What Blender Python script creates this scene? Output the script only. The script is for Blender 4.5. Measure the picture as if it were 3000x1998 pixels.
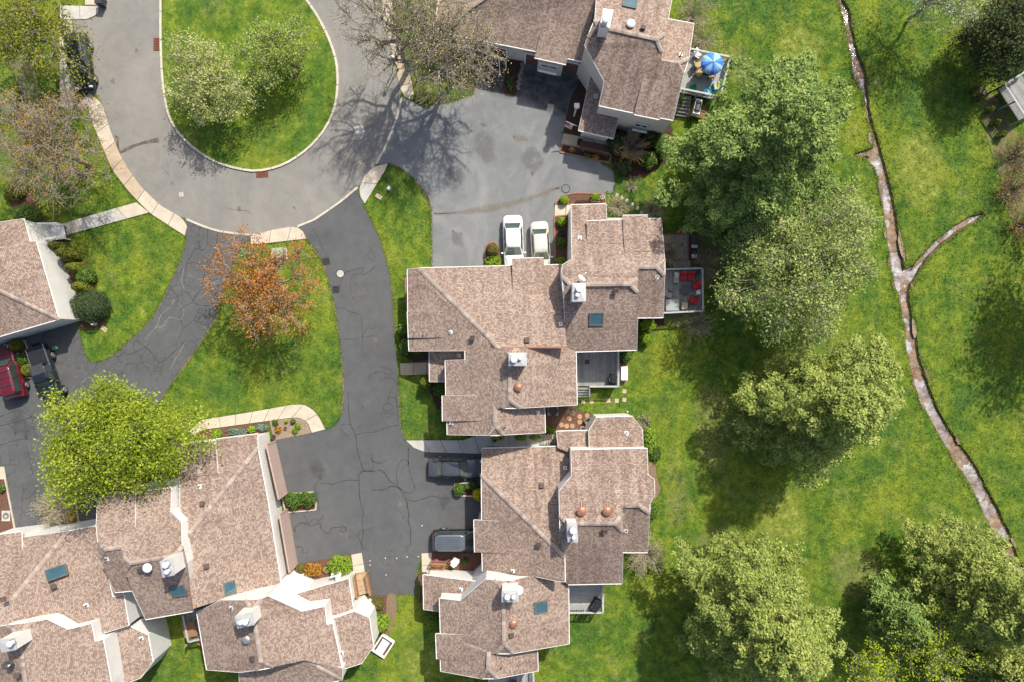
import bpy, math, random
import numpy as np
from mathutils import Vector, Matrix, noise as mnoise
from mathutils.geometry import tessellate_polygon

for o in list(bpy.data.objects):
    bpy.data.objects.remove(o)
scene = bpy.context.scene
C = scene.collection
RND = random.Random(7)

# ---------------------------------------------------------------- camera
CAMH = 62.5          # drone height above ground, metres
PPM = 32.0           # photograph pixels per metre on the ground
cam_d = bpy.data.cameras.new('drone_camera')
cam = bpy.data.objects.new('drone_camera', cam_d)
C.objects.link(cam)
cam.location = (0, 0, CAMH)
cam_d.sensor_width = 36.0
cam_d.lens = 24.0
cam_d.clip_start = 0.5
cam_d.clip_end = 1000
scene.camera = cam

# ---------------------------------------------------------------- sky and sun
SUNV = Vector((0.44, 0.79, 1.0)).normalized()      # towards the sun
w = bpy.data.worlds.new('World'); scene.world = w; w.use_nodes = True
nt = w.node_tree
bg = nt.nodes['Background']
sky = nt.nodes.new('ShaderNodeTexSky')
sky.sky_type = 'NISHITA'
sky.sun_disc = False
sky.sun_elevation = math.asin(SUNV.z)
sky.sun_rotation = math.atan2(SUNV.x, SUNV.y)
sky.air_density = 1.0; sky.dust_density = 3.5; sky.ozone_density = 1.0
nt.links.new(sky.outputs[0], bg.inputs[0])
bg.inputs[1].default_value = 0.115
sun_d = bpy.data.lights.new('sun', 'SUN')
sun_d.energy = 4.0
sun_d.angle = math.radians(0.9)
sun_d.color = (1.0, 0.94, 0.82)
sun = bpy.data.objects.new('sun', sun_d); C.objects.link(sun)
sun.location = (30, 50, 90)
sun.rotation_euler = SUNV.to_track_quat('Z', 'Y').to_euler()
vs = scene.view_settings
vs.view_transform = 'Standard'; vs.look = 'None'; vs.gamma = 1.0; vs.use_curve_mapping = False
vs.exposure = 0.46

# ---------------------------------------------------------------- helpers
def W(px, py, z=0.0):
    """photo pixel at height z -> world point"""
    k = (1 - z / CAMH) / PPM
    return Vector(((px - 1500) * k, (999 - py) * k, z))

def plane(p, q, d, s):
    P = W(*p); Q = W(*q)
    e = Q - P
    n = Vector((-e.y, e.x)).normalized()
    if n.x * d[0] - n.y * d[1] < 0: n = -n
    return (P, n, s)

def hit(pl, px, py):
    P, n, s = pl
    g = W(px, py, 0)
    k = (CAMH - P.z + s * (n.x * P.x + n.y * P.y)) / (CAMH + s * (n.x * g.x + n.y * g.y))
    return Vector((k * g.x, k * g.y, CAMH - k * CAMH))

EM = {}
def thing(name, label, cat, loc=(0, 0, 0), rz=0.0, group=None):
    o = bpy.data.objects.new(name, None); C.objects.link(o)
    o.empty_display_size = 0.2
    o.location = loc; o.rotation_euler = (0, 0, rz)
    EM[o.name] = Matrix.Translation(Vector(loc)) @ Matrix.Rotation(rz, 4, 'Z')
    tag(o, label, cat, group)
    return o

def tag(o, label=None, cat=None, group=None, kind=None):
    if label: o['label'] = label
    if cat: o['category'] = cat
    if group: o['group'] = group
    if kind: o['kind'] = kind
    return o

def link(name, me, parent=None, world=True):
    o = bpy.data.objects.new(name, me); C.objects.link(o)
    if parent is not None:
        o.parent = parent
        if world and parent.type == 'EMPTY':
            o.matrix_parent_inverse = EM[parent.name].inverted()
    return o

def dup(root, loc, rz, label=None, group=None):
    r = root.copy(); C.objects.link(r); r.location = loc; r.rotation_euler = (0, 0, rz)
    EM[r.name] = Matrix.Translation(Vector(loc)) @ Matrix.Rotation(rz, 4, 'Z')
    if label: r['label'] = label
    if group: r['group'] = group
    for ch in list(root.children):
        c = ch.copy(); C.objects.link(c); c.parent = r
        for g in list(ch.children):
            d = g.copy(); C.objects.link(d); d.parent = c
    return r

class MB:
    def __init__(s):
        s.v = []; s.f = []; s.m = []; s.uv = None
    def add(s, vs, fs, mi=0):
        b = len(s.v)
        s.v.extend([tuple(v) for v in vs])
        for f in fs:
            s.f.append([i + b for i in f]); s.m.append(mi)
        return s
    def box(s, c, d, rz=0.0, mi=0, M=None, taper=1.0):
        x, y, z = d[0] / 2, d[1] / 2, d[2] / 2
        vs = []
        for sz in (-1, 1):
            t = taper if sz > 0 else 1.0
            for sx, sy in ((-1, -1), (1, -1), (1, 1), (-1, 1)):
                vs.append(Vector((sx * x * t, sy * y * t, sz * z)))
        R = M if M is not None else Matrix.Rotation(rz, 3, 'Z')
        vs = [R @ v + Vector(c) for v in vs]
        s.add(vs, [(3, 2, 1, 0), (4, 5, 6, 7), (0, 1, 5, 4), (1, 2, 6, 5), (2, 3, 7, 6), (3, 0, 4, 7)], mi)
        return s
    def bar(s, p, q, wd, ht, mi=0):
        """rectangular bar from p to q, width wd sideways, height ht"""
        p = Vector(p); q = Vector(q); d = q - p; L = d.length
        if L < 1e-6: return s
        x = d / L
        up = Vector((0, 0, 1)) if abs(x.z) < .95 else Vector((1, 0, 0))
        y = up.cross(x).normalized(); zz = x.cross(y)
        M = Matrix((x, y, zz)).transposed()
        return s.box((p + q) / 2, (L, wd, ht), M=M, mi=mi)
    def prism(s, poly, z0, z1, mi=0, bottom=True, inset=0.0):
        """poly: list of xy world (any winding)"""
        n = len(poly)
        a = sum(poly[i][0] * poly[(i + 1) % n][1] - poly[(i + 1) % n][0] * poly[i][1] for i in range(n))
        if a < 0: poly = poly[::-1]
        vs = [(p[0], p[1], z0) for p in poly]
        top = poly
        if inset:
            top = offset_poly(poly, inset)
        vs += [(p[0], p[1], z1) for p in top]
        tri = tessellate_polygon([[Vector((p[0], p[1], 0)) for p in poly]])
        fs = []
        for t in tri:
            A, B, D = [poly[i] for i in t]
            cr = (B[0] - A[0]) * (D[1] - A[1]) - (B[1] - A[1]) * (D[0] - A[0])
            t = t if cr > 0 else t[::-1]
            fs.append([i + n for i in t])
            if bottom: fs.append([i for i in t[::-1]])
        for i in range(n):
            j = (i + 1) % n
            fs.append((i, j, j + n, i + n))
        return s.add(vs, fs, mi)
    def tube(s, p, q, r0, r1, n=6, mi=0, cap=True):
        p = Vector(p); q = Vector(q); d = (q - p)
        if d.length < 1e-6: return s
        d.normalize()
        up = Vector((0, 0, 1)) if abs(d.z) < .9 else Vector((1, 0, 0))
        a = d.cross(up).normalized(); b = a.cross(d)
        vs = []
        for c, r in ((p, r0), (q, r1)):
            for i in range(n):
                t = 2 * math.pi * i / n
                vs.append(c + a * (r * math.cos(t)) + b * (r * math.sin(t)))
        fs = [(i, (i + 1) % n, (i + 1) % n + n, i + n) for i in range(n)]
        if cap: fs += [tuple(range(n - 1, -1, -1)), tuple(range(n, 2 * n))]
        return s.add(vs, fs, mi)
    def lathe(s, c, prof, n=16, mi=0, sx=1, sy=1, M=None):
        """prof: list (r,z)"""
        vs = []; fs = []
        for r, z in prof:
            for i in range(n):
                t = 2 * math.pi * i / n
                p = Vector((r * sx * math.cos(t), r * sy * math.sin(t), z))
                if M is not None: p = M @ p
                vs.append(p + Vector(c))
        for k in range(len(prof) - 1):
            for i in range(n):
                j = (i + 1) % n
                fs.append((k * n + i, k * n + j, (k + 1) * n + j, (k + 1) * n + i))
        fs.append(tuple(range(n - 1, -1, -1)))
        m = (len(prof) - 1) * n
        fs.append(tuple(range(m, m + n)))
        return s.add(vs, fs, mi)
    def build(s, name, mats, parent=None, world=True, smooth=False):
        me = bpy.data.meshes.new(name)
        me.from_pydata(s.v, [], s.f)
        if not isinstance(mats, (list, tuple)): mats = [mats]
        for m in mats: me.materials.append(m)
        if len(mats) > 1: me.polygons.foreach_set('material_index', s.m)
        if s.uv is not None:
            l = me.uv_layers.new(name='UVMap')
            li = 0
            flat = []
            for f, u in zip(s.f, s.uv):
                for k in u: flat.extend(k)
            l.data.foreach_set('uv', flat)
        if smooth: me.polygons.foreach_set('use_smooth', [True] * len(me.polygons))
        me.update()
        return link(name, me, parent, world)

def offset_poly(poly, d):
    """inward offset of a ccw polygon"""
    n = len(poly); out = []
    for i in range(n):
        a = Vector(poly[i - 1][:2]); b = Vector(poly[i][:2]); c = Vector(poly[(i + 1) % n][:2])
        e1 = (b - a); e2 = (c - b)
        if e1.length < 1e-6: e1 = e2
        if e2.length < 1e-6: e2 = e1
        e1 = e1.normalized(); e2 = e2.normalized()
        n1 = Vector((-e1.y, e1.x)); n2 = Vector((-e2.y, e2.x))
        m = (n1 + n2)
        if m.length < .2: m = n1
        m.normalize()
        k = max(.45, m.dot(n1))
        out.append(tuple(b + m * (d / k)))
    return out

def catmull(pts, n=6, closed=True):
    P = [Vector(p) for p in pts]; out = []
    N = len(P); rng = N if closed else N - 1
    for i in range(rng):
        if closed: a, b, c, d = P[i - 1], P[i], P[(i + 1) % N], P[(i + 2) % N]
        else: a, b, c, d = P[max(i - 1, 0)], P[i], P[i + 1], P[min(i + 2, N - 1)]
        for k in range(n):
            t = k / n
            out.append(.5 * ((2 * b) + (c - a) * t + (2 * a - 5 * b + 4 * c - d) * t * t + (3 * b - a - 3 * c + d) * t ** 3))
    if not closed: out.append(P[-1])
    return out

# ---------------------------------------------------------------- materials
def newmat(name):
    m = bpy.data.materials.new(name); m.use_nodes = True
    t = m.node_tree; b = t.nodes['Principled BSDF']
    return m, t, b

def N(t, kind, **kw):
    n = t.nodes.new(kind)
    for k, v in kw.items():
        if k.startswith('i_'):
            key = k[2:]
            key = int(key) if key.isdigit() else key.replace('_', ' ')
            n.inputs[key].default_value = v
        else: setattr(n, k, v)
    return n

def ramp(t, src, stops, interp='LINEAR'):
    r = t.nodes.new('ShaderNodeValToRGB'); r.color_ramp.interpolation = interp
    e = r.color_ramp.elements
    while len(e) < len(stops): e.new(.5)
    for i, (p, c) in enumerate(stops):
        e[i].position = p; e[i].color = (*c, 1) if len(c) == 3 else c
    if src is not None: t.links.new(src, r.inputs[0])
    return r

def mix(t, fac, a, b, mode='MIX'):
    m = t.nodes.new('ShaderNodeMix'); m.data_type = 'RGBA'; m.blend_type = mode
    for sock, val in ((m.inputs[0], fac), (m.inputs[6], a), (m.inputs[7], b)):
        if hasattr(val, 'is_output'): t.links.new(val, sock)
        elif isinstance(val, (int, float)): sock.default_value = val
        else: sock.default_value = (*val, 1) if len(val) == 3 else val
    return m.outputs[2]

def noise_(t, scale, detail=4, rough=.55, vec=None, dist=0.0):
    n = N(t, 'ShaderNodeTexNoise', i_Scale=scale, i_Detail=detail, i_Roughness=rough, i_Distortion=dist)
    if vec is not None: t.links.new(vec, n.inputs['Vector'])
    return n.outputs['Fac']

def coord(t, which='Object', scale=None, rot=None):
    c = t.nodes.new('ShaderNodeTexCoord')
    o = c.outputs[which]
    if scale or rot:
        mp = t.nodes.new('ShaderNodeMapping')
        if scale: mp.inputs['Scale'].default_value = scale
        if rot: mp.inputs['Rotation'].default_value = rot
        t.links.new(o, mp.inputs[0]); o = mp.outputs[0]
    return o

def bumpn(t, b, h, strength=.3, dist=.02):
    bn = N(t, 'ShaderNodeBump', i_Strength=strength, i_Distance=dist)
    t.links.new(h, bn.inputs['Height']); t.links.new(bn.outputs[0], b.inputs['Normal'])

def mat(name, col, rough=.75, var=.18, scale=3.0, metal=0.0, fine=40.0, bump=0.0, spec=.3, coat=0.0):
    m, t, b = newmat(name)
    o = coord(t)
    n1 = noise_(t, scale, 5, .6, o); n2 = noise_(t, fine, 2, .5, o)
    lo = tuple(c * (1 - var) for c in col); hi = tuple(min(1, c * (1 + var)) for c in col)
    r = ramp(t, n1, [(.3, lo), (.7, hi)])
    r2 = ramp(t, n2, [(.3, (1 - var * .6,) * 3), (.7, (1 + var * .0,) * 3)])
    c = mix(t, 1.0, r.outputs[0], r2.outputs[0], 'MULTIPLY')
    t.links.new(c, b.inputs['Base Color'])
    b.inputs['Roughness'].default_value = rough; b.inputs['Metallic'].default_value = metal
    b.inputs['Specular IOR Level'].default_value = spec
    b.inputs['Coat Weight'].default_value = coat
    if coat: b.inputs['Coat Roughness'].default_value = .08
    if bump: bumpn(t, b, n2, bump, .02)
    return m

def leafmat(name, cols, trans=.25, rough=.6):
    """cols: colours spread by the per-leaf random attribute"""
    m, t, b = newmat(name)
    a = N(t, 'ShaderNodeAttribute', attribute_name='rnd')
    st = [(i / max(1, len(cols) - 1), c) for i, c in enumerate(cols)]
    r = ramp(t, a.outputs['Fac'], st)
    o = coord(t)
    n1 = noise_(t, .55, 3, .6, o)
    r2 = ramp(t, n1, [(.3, (.72, .76, .7)), (.7, (1.15, 1.1, 1.0))])
    c = mix(t, 1.0, r.outputs[0], r2.outputs[0], 'MULTIPLY')
    t.links.new(c, b.inputs['Base Color'])
    b.inputs['Roughness'].default_value = rough
    b.inputs['Specular IOR Level'].default_value = .25
    tr = t.nodes.new('ShaderNodeBsdfTranslucent'); t.links.new(c, tr.inputs[0])
    ms = N(t, 'ShaderNodeMixShader', i_0=trans)
    t.links.new(b.outputs[0], ms.inputs[1]); t.links.new(tr.outputs[0], ms.inputs[2])
    t.links.new(ms.outputs[0], t.nodes['Material Output'].inputs[0])
    return m

def shingle_mat():
    m, t, b = newmat('asphalt_shingle')
    uv = coord(t, 'UV')
    br = N(t, 'ShaderNodeTexBrick', offset=.5, squash=1.0)
    br.inputs['Scale'].default_value = 1.0
    br.inputs['Brick Width'].default_value = .155
    br.inputs['Row Height'].default_value = .135
    br.inputs['Mortar Size'].default_value = .012
    br.inputs['Mortar Smooth'].default_value = .3
    br.inputs['Bias'].default_value = -.05
    br.inputs['Color1'].default_value = (.445, .364, .304, 1)
    br.inputs['Color2'].default_value = (.215, .146, .121, 1)
    br.inputs['Mortar'].default_value = (.19, .14, .12, 1)  # dark lines paint the thin shadow under each shingle course
    t.links.new(uv, br.inputs['Vector'])
    o = coord(t)
    st = noise_(t, .35, 5, .6, o); fine = noise_(t, 60, 2, .6, uv)
    pat = noise_(t, 2.2, 2, .5, uv)
    c = mix(t, 1.0, br.outputs['Color'], ramp(t, st, [(.3, (.84, .82, .82)), (.65, (1.06, 1.05, 1.04))]).outputs[0], 'MULTIPLY')
    c = mix(t, 1.0, c, ramp(t, fine, [(.25, (.8, .8, .8)), (.75, (1.12, 1.12, 1.12))]).outputs[0], 'MULTIPLY')
    c = mix(t, ramp(t, pat, [(.58, (0, 0, 0)), (.76, (.22, .22, .22))]).outputs[0], c, (.225, .145, .112))
    # streaks running down the slope
    stv = coord(t, 'UV', (1.6, .12, 1)); sn = noise_(t, 1.0, 4, .6, stv)
    dk = mix(t, 1.0, c, ramp(t, sn, [(.36, (.68, .65, .65)), (.60, (1.02, 1.02, 1.02))]).outputs[0], 'MULTIPLY')
    age = noise_(t, .085, 3, .6, o)
    c = mix(t, ramp(t, age, [(.42, (.18, .18, .18)), (.62, (1, 1, 1))]).outputs[0], c, dk)
    t.links.new(c, b.inputs['Base Color'])
    b.inputs['Roughness'].default_value = .95; b.inputs['Specular IOR Level'].default_value = .15
    bumpn(t, b, br.outputs['Fac'], -.6, .02)
    return m

def siding_mat(name, col):
    m, t, b = newmat(name)
    o = coord(t)
    wv = N(t, 'ShaderNodeTexWave', bands_direction='Z', i_Scale=2.6, i_Distortion=0.0)
    wv.wave_profile = 'SAW'
    t.links.new(o, wv.inputs[0])
    n1 = noise_(t, .8, 4, .6, o)
    c = ramp(t, n1, [(.3, tuple(x * .9 for x in col)), (.7, col)]).outputs[0]
    t.links.new(c, b.inputs['Base Color'])
    b.inputs['Roughness'].default_value = .6
    bumpn(t, b, wv.outputs['Fac'], .5, .03)
    return m

def asphalt_mat(name, col, patch, fine=25, var=.12, light=None, craze=0.0):
    m, t, b = newmat(name)
    o = coord(t)
    big = noise_(t, .14, 5, .6, o, .6); mid = noise_(t, 1.1, 5, .65, o); fi = noise_(t, fine, 3, .7, o)
    vf = noise_(t, 90, 2, .6, o)
    c = ramp(t, big, [(.32, patch), (.62, col)]).outputs[0]
    c = mix(t, 1.0, c, ramp(t, mid, [(.3, (1 - var,) * 3), (.7, (1 + var * .6,) * 3)]).outputs[0], 'MULTIPLY')
    c = mix(t, 1.0, c, ramp(t, fi, [(.25, (.84,) * 3), (.75, (1.14,) * 3)]).outputs[0], 'MULTIPLY')
    c = mix(t, 1.0, c, ramp(t, vf, [(.3, (.82,) * 3), (.75, (1.18,) * 3)]).outputs[0], 'MULTIPLY')
    if light:
        ln = noise_(t, .22, 6, .7, coord(t, 'Object', (1, .55, 1), (0, 0, .5)), 1.2)
        c = mix(t, ramp(t, ln, [(.48, (0, 0, 0)), (.72, (.7, .7, .7))]).outputs[0], c, light)
    if craze:
        wv = N(t, 'ShaderNodeTexNoise', i_Scale=1.4, i_Detail=4.0); t.links.new(o, wv.inputs['Vector'])
        dv = mix(t, .35, o, wv.outputs['Color'])
        for sc, colr, lo in ((1.5, (.035, .036, .037), .45), (2.6, (.20, .195, .18), .54)):
            vo = N(t, 'ShaderNodeTexVoronoi', feature='DISTANCE_TO_EDGE', i_Scale=sc); t.links.new(dv, vo.inputs['Vector'])
            ln = ramp(t, vo.outputs['Distance'], [(.0, (1, 1, 1)), (.035, (0, 0, 0))]).outputs[0]
            mk = ramp(t, noise_(t, .22 * sc, 4, .6, o), [(lo, (0, 0, 0)), (lo + .12, (craze, craze, craze))]).outputs[0]
            c = mix(t, mix(t, 1.0, ln, mk, 'MULTIPLY'), c, colr)
    t.links.new(c, b.inputs['Base Color'])
    b.inputs['Roughness'].default_value = .9; b.inputs['Specular IOR Level'].default_value = .25
    bumpn(t, b, vf, .35, .012)
    return m

def grass_col(t, tuft=False):
    o = coord(t)
    big = noise_(t, .11, 5, .62, o, .5); mid = noise_(t, .75, 6, .68, o, .3)
    fi = noise_(t, 5.5, 5, .75, o); st = noise_(t, .45, 6, .75, coord(t, 'Object', (1.0, .55, 1), (0, 0, .12)), .4)
    yl = noise_(t, .38, 7, .75, coord(t, 'Object', (1, 1, 1), (.3, .2, 1.0)), .4)
    c = ramp(t, mid, [(.27, (.034, .082, .014)), (.42, (.080, .148, .018)), (.55, (.142, .206, .024)), (.68, (.220, .258, .045)), (.80, (.32, .30, .11))]).outputs[0]
    c = mix(t, ramp(t, big, [(.50, (0, 0, 0)), (.64, (.75, .75, .75))]).outputs[0], c, (.225, .262, .030))
    c = mix(t, ramp(t, big, [(.34, (.55, .55, .55)), (.45, (0, 0, 0))]).outputs[0], c, (.040, .108, .030))
    c = mix(t, ramp(t, st, [(.48, (0, 0, 0)), (.62, (.6, .6, .6))]).outputs[0], c, (.052, .128, .026))
    mow = noise_(t, 1.0, 4, .6, coord(t, 'Object', (1.5, .07, 1), (0, 0, -.13)))
    c = mix(t, 1.0, c, ramp(t, mow, [(.36, (.94, .945, .945)), (.62, (1.04, 1.035, 1.02))]).outputs[0], 'MULTIPLY')
    c = mix(t, ramp(t, yl, [(.56, (0, 0, 0)), (.76, (.62, .62, .62))]).outputs[0], c, (.30, .27, .12))
    m2 = noise_(t, 1.9, 5, .7, coord(t, 'Object', (1, 1, 1), (.7, .1, .5)), .3)
    c = mix(t, 1.0, c, ramp(t, m2, [(.34, (.66, .72, .7)), (.62, (1.14, 1.12, 1.1))]).outputs[0], 'MULTIPLY')
    sp = noise_(t, 2.6, 6, .8, coord(t, 'Object', (1, 1, 1), (.1, .4, 2.0)), .2)
    c = mix(t, ramp(t, sp, [(.62, (0, 0, 0)), (.74, (.65, .65, .65))]).outputs[0], c, (.38, .34, .19))
    c = mix(t, 1.0, c, ramp(t, fi, [(.3, (.56, .60, .54)), (.7, (1.34, 1.30, 1.22))]).outputs[0], 'MULTIPLY')
    return c, fi

def grass_mat():
    m, t, b = newmat('lawn_turf')
    c, fi = grass_col(t)
    t.links.new(c, b.inputs['Base Color'])
    b.inputs['Roughness'].default_value = .9; b.inputs['Specular IOR Level'].default_value = .15
    bumpn(t, b, fi, .9, .08)
    return m

def tuft_mat():
    m, t, b = newmat('grass_blades')
    c, fi = grass_col(t)
    a = N(t, 'ShaderNodeAttribute', attribute_name='rnd')
    c = mix(t, 1.0, c, ramp(t, a.outputs['Fac'], [(0, (.75, .8, .7)), (.7, (1.25, 1.2, 1.1)), (.93, (1.3, 1.25, 1.1)), (1, (2.3, 1.7, 1.9))]).outputs[0], 'MULTIPLY')
    t.links.new(c, b.inputs['Base Color'])
    b.inputs['Roughness'].default_value = .7; b.inputs['Specular IOR Level'].default_value = .2
    return m

def mulch_mat(name, c1, c2):
    m, t, b = newmat(name)
    o = coord(t)
    n = noise_(t, 14, 5, .8, o); v = N(t, 'ShaderNodeTexVoronoi', i_Scale=22.0); t.links.new(o, v.inputs['Vector'])
    c = ramp(t, n, [(.3, c1), (.7, c2)]).outputs[0]
    c = mix(t, 1.0, c, ramp(t, v.outputs['Distance'], [(0, (1.35,) * 3), (.6, (.5,) * 3)]).outputs[0], 'MULTIPLY')
    t.links.new(c, b.inputs['Base Color']); b.inputs['Roughness'].default_value = .95
    bumpn(t, b, n, .8, .04)
    return m

def glass_mat(name, col, rough=.05):
    m, t, b = newmat(name)
    n = noise_(t, .6, 2, .5, coord(t))
    c = ramp(t, n, [(.3, tuple(x * .75 for x in col)), (.7, tuple(x * 1.2 for x in col))]).outputs[0]
    t.links.new(c, b.inputs['Base Color'])
    b.inputs['Roughness'].default_value = rough; b.inputs['Specular IOR Level'].default_value = .8
    b.inputs['Coat Weight'].default_value = .6; b.inputs['Coat Roughness'].default_value = .03
    return m

MT = {}
MT['shingle'] = shingle_mat()
MT['cap'] = [mat('ridge_cap_a', (.33, .27, .235), .95, .12), mat('ridge_cap_b', (.26, .205, .18), .95, .12), mat('ridge_cap_c', (.40, .335, .295), .95, .12)]
MT['siding'] = siding_mat('white_siding', (.80, .79, .765))
MT['siding_cream'] = siding_mat('cream_siding', (.66, .635, .585))
MT['trim'] = mat('white_trim', (.78, .775, .76), .5, .08)
MT['copper'] = mat('copper_flashing', (.42, .165, .095), .45, .2, metal=.4)
MT['copper_hood'] = mat('copper_hood', (.52, .235, .15), .38, .25, 6, metal=.6)
MT['brownvent'] = mat('brown_vent', (.10, .072, .062), .7)
MT['black'] = mat('black_rubber', (.015, .015, .016), .7)
MT['darkgrey'] = mat('dark_grey', (.05, .052, .055), .6)
MT['metal'] = mat('galvanised', (.55, .56, .57), .35, .1, metal=.8)
MT['galvcap'] = mat('dull_zinc', (.46, .47, .48), .5, .12, 4, metal=.25)
MT['whitemetal'] = mat('white_metal', (.74, .745, .75), .4, .07)
MT['glass'] = glass_mat('window_glass', (.03, .045, .055))
MT['skyglass'] = glass_mat('skylight_glass', (.045, .11, .14))
MT['bronze'] = mat('bronze_frame', (.13, .14, .12), .5)
MT['garage'] = mat('garage_door_brown', (.16, .085, .075), .6, .1)
MT['garage_tan'] = mat('garage_door_tan', (.42, .32, .28), .6, .08)
MT['conc'] = mat('concrete_warm', (.53, .465, .37), .9, .12, 1.2, fine=55, bump=.2)
MT['conc_grey'] = mat('concrete_grey', (.47, .455, .415), .9, .12, 1.2, fine=55, bump=.2)
MT['conc_tan'] = mat('concrete_tan', (.47, .375, .27), .9, .16, 1.2, fine=55, bump=.2)
MT['joint'] = mat('joint_dirt', (.13, .115, .09), .95)
MT['kerb'] = mat('kerb_concrete', (.56, .50, .42), .9, .16, 2, fine=40, bump=.2)
MT['road'] = asphalt_mat('road_asphalt', (.238, .230, .213), (.205, .199, .186), light=(.275, .264, .242))
MT['drive'] = asphalt_mat('driveway_asphalt', (.108, .112, .116), (.089, .092, .096))
MT['drive_old'] = asphalt_mat('driveway_crazed', (.108, .112, .116), (.089, .092, .096), craze=.8)
MT['drive_blue'] = asphalt_mat('driveway_worn', (.205, .214, .219), (.165, .173, .178), light=(.30, .302, .295))
MT['drive_dark'] = asphalt_mat('driveway_sealed', (.085, .09, .095), (.07, .075, .08))
MT['tar'] = mat('tar_seal', (.050, .050, .050), .6, .35, 4)
MT['crackpale'] = mat('dusty_crack', (.24, .235, .22), .9, .2)
def stain_mat(name='rust_stain', c1=(.20, .165, .12), c2=(.27, .215, .15), amax=.75):
    m, t, b = newmat(name)
    a = N(t, 'ShaderNodeAttribute', attribute_name='soft'); n = noise_(t, 1.3, 6, .7, coord(t))
    mu = N(t, 'ShaderNodeMath', operation='MULTIPLY'); t.links.new(a.outputs['Fac'], mu.inputs[0])
    t.links.new(ramp(t, n, [(.30, (0, 0, 0)), (.68, (amax, amax, amax))]).outputs[0], mu.inputs[1])
    t.links.new(mu.outputs[0], b.inputs['Alpha'])
    t.links.new(ramp(t, n, [(.3, c1), (.7, c2)]).outputs[0], b.inputs['Base Color'])
    b.inputs['Roughness'].default_value = .95; return m
MT['stain'] = stain_mat()
MT['oil'] = stain_mat('oil_stain', (.05, .05, .05), (.08, .08, .08), .38)
MT['dark_patch'] = stain_mat('dark_asphalt', (.05, .053, .056), (.062, .065, .068), 1.0)
MT['wear'] = stain_mat('tyre_wear', (.15, .15, .148), (.19, .188, .182), .7)
MT['dry'] = stain_mat('dry_turf', (.24, .25, .06), (.36, .35, .14), .55)
MT['bright'] = stain_mat('clover_turf', (.22, .28, .03), (.33, .36, .07), .95)
MT['grass'] = grass_mat()
MT['tuft'] = tuft_mat()
MT['mulch'] = mulch_mat('bark_mulch', (.12, .055, .036), (.27, .14, .09))
MT['mulch_dark'] = mulch_mat('dark_mulch', (.055, .026, .018), (.12, .06, .042))
MT['pebble'] = mulch_mat('pebble_bed', (.30, .22, .14), (.52, .42, .30))
MT['soil'] = mulch_mat('bare_soil', (.24, .16, .10), (.36, .26, .17))
def patchy_soil():
    m, t, b = newmat('thin_turf_soil')
    g_, fi = grass_col(t); o = coord(t)
    n = noise_(t, .9, 7, .75, o, .5); n2 = noise_(t, 18, 4, .7, o)
    s_ = ramp(t, n2, [(.3, (.11, .08, .05)), (.7, (.23, .175, .115))]).outputs[0]
    c = mix(t, ramp(t, n, [(.40, (1, 1, 1)), (.58, (.15, .15, .15))]).outputs[0], g_, s_)
    t.links.new(c, b.inputs['Base Color']); b.inputs['Roughness'].default_value = .95
    bumpn(t, b, n2, .6, .04); return m
MT['thin'] = patchy_soil()
MT['rust'] = mat('rusty_iron', (.20, .075, .045), .85, .25, 8)
MT['iron'] = mat('cast_iron', (.05, .05, .052), .6, .2)
MT['deck_grey'] = mat('weathered_deck', (.27, .275, .265), .85, .15, 2)
MT['deck_rail'] = mat('grey_rail', (.42, .43, .43), .7, .1)
MT['deck_wood'] = mat('stained_wood', (.30, .165, .085), .75, .2, 3)
MT['deck_brown'] = mat('brown_wood', (.13, .075, .055), .8, .2, 3)
MT['bark'] = mat('tree_bark', (.16, .13, .105), .95, .3, 4)
MT['bark_pale'] = mat('pale_bark', (.42, .36, .29), .95, .25, 4)
MT['bark_grey'] = mat('grey_bark', (.30, .27, .22), .95, .25, 4)
MT['brick'] = mat('edging_brick', (.36, .19, .135), .9, .2, 5)
# ================================================================ GROUND
from mathutils.geometry import delaunay_2d_cdt
NOLAWN = []          # world polygons where no grass grows
def wp(pts, z=0.0): return [W(p[0], p[1], z).to_2d() for p in pts]
def Z(ox, oy, pts, k=3.136): return [(ox + x / k, oy + y / k) for x, y in pts]

def flat(name, pts, z, m, smooth=0, parent=None, kind='structure', th=None, nolawn=True):
    P = wp(catmull(pts, smooth) if smooth else pts)
    if nolawn: NOLAWN.append([(p.x, p.y) for p in P])
    b = MB()
    b.prism([(p.x, p.y) for p in P], (z - th) if th else min(-.05, z - .05), z)
    o = b.build(name, m, parent)
    if kind and parent is None: o['kind'] = kind
    return o

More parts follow.
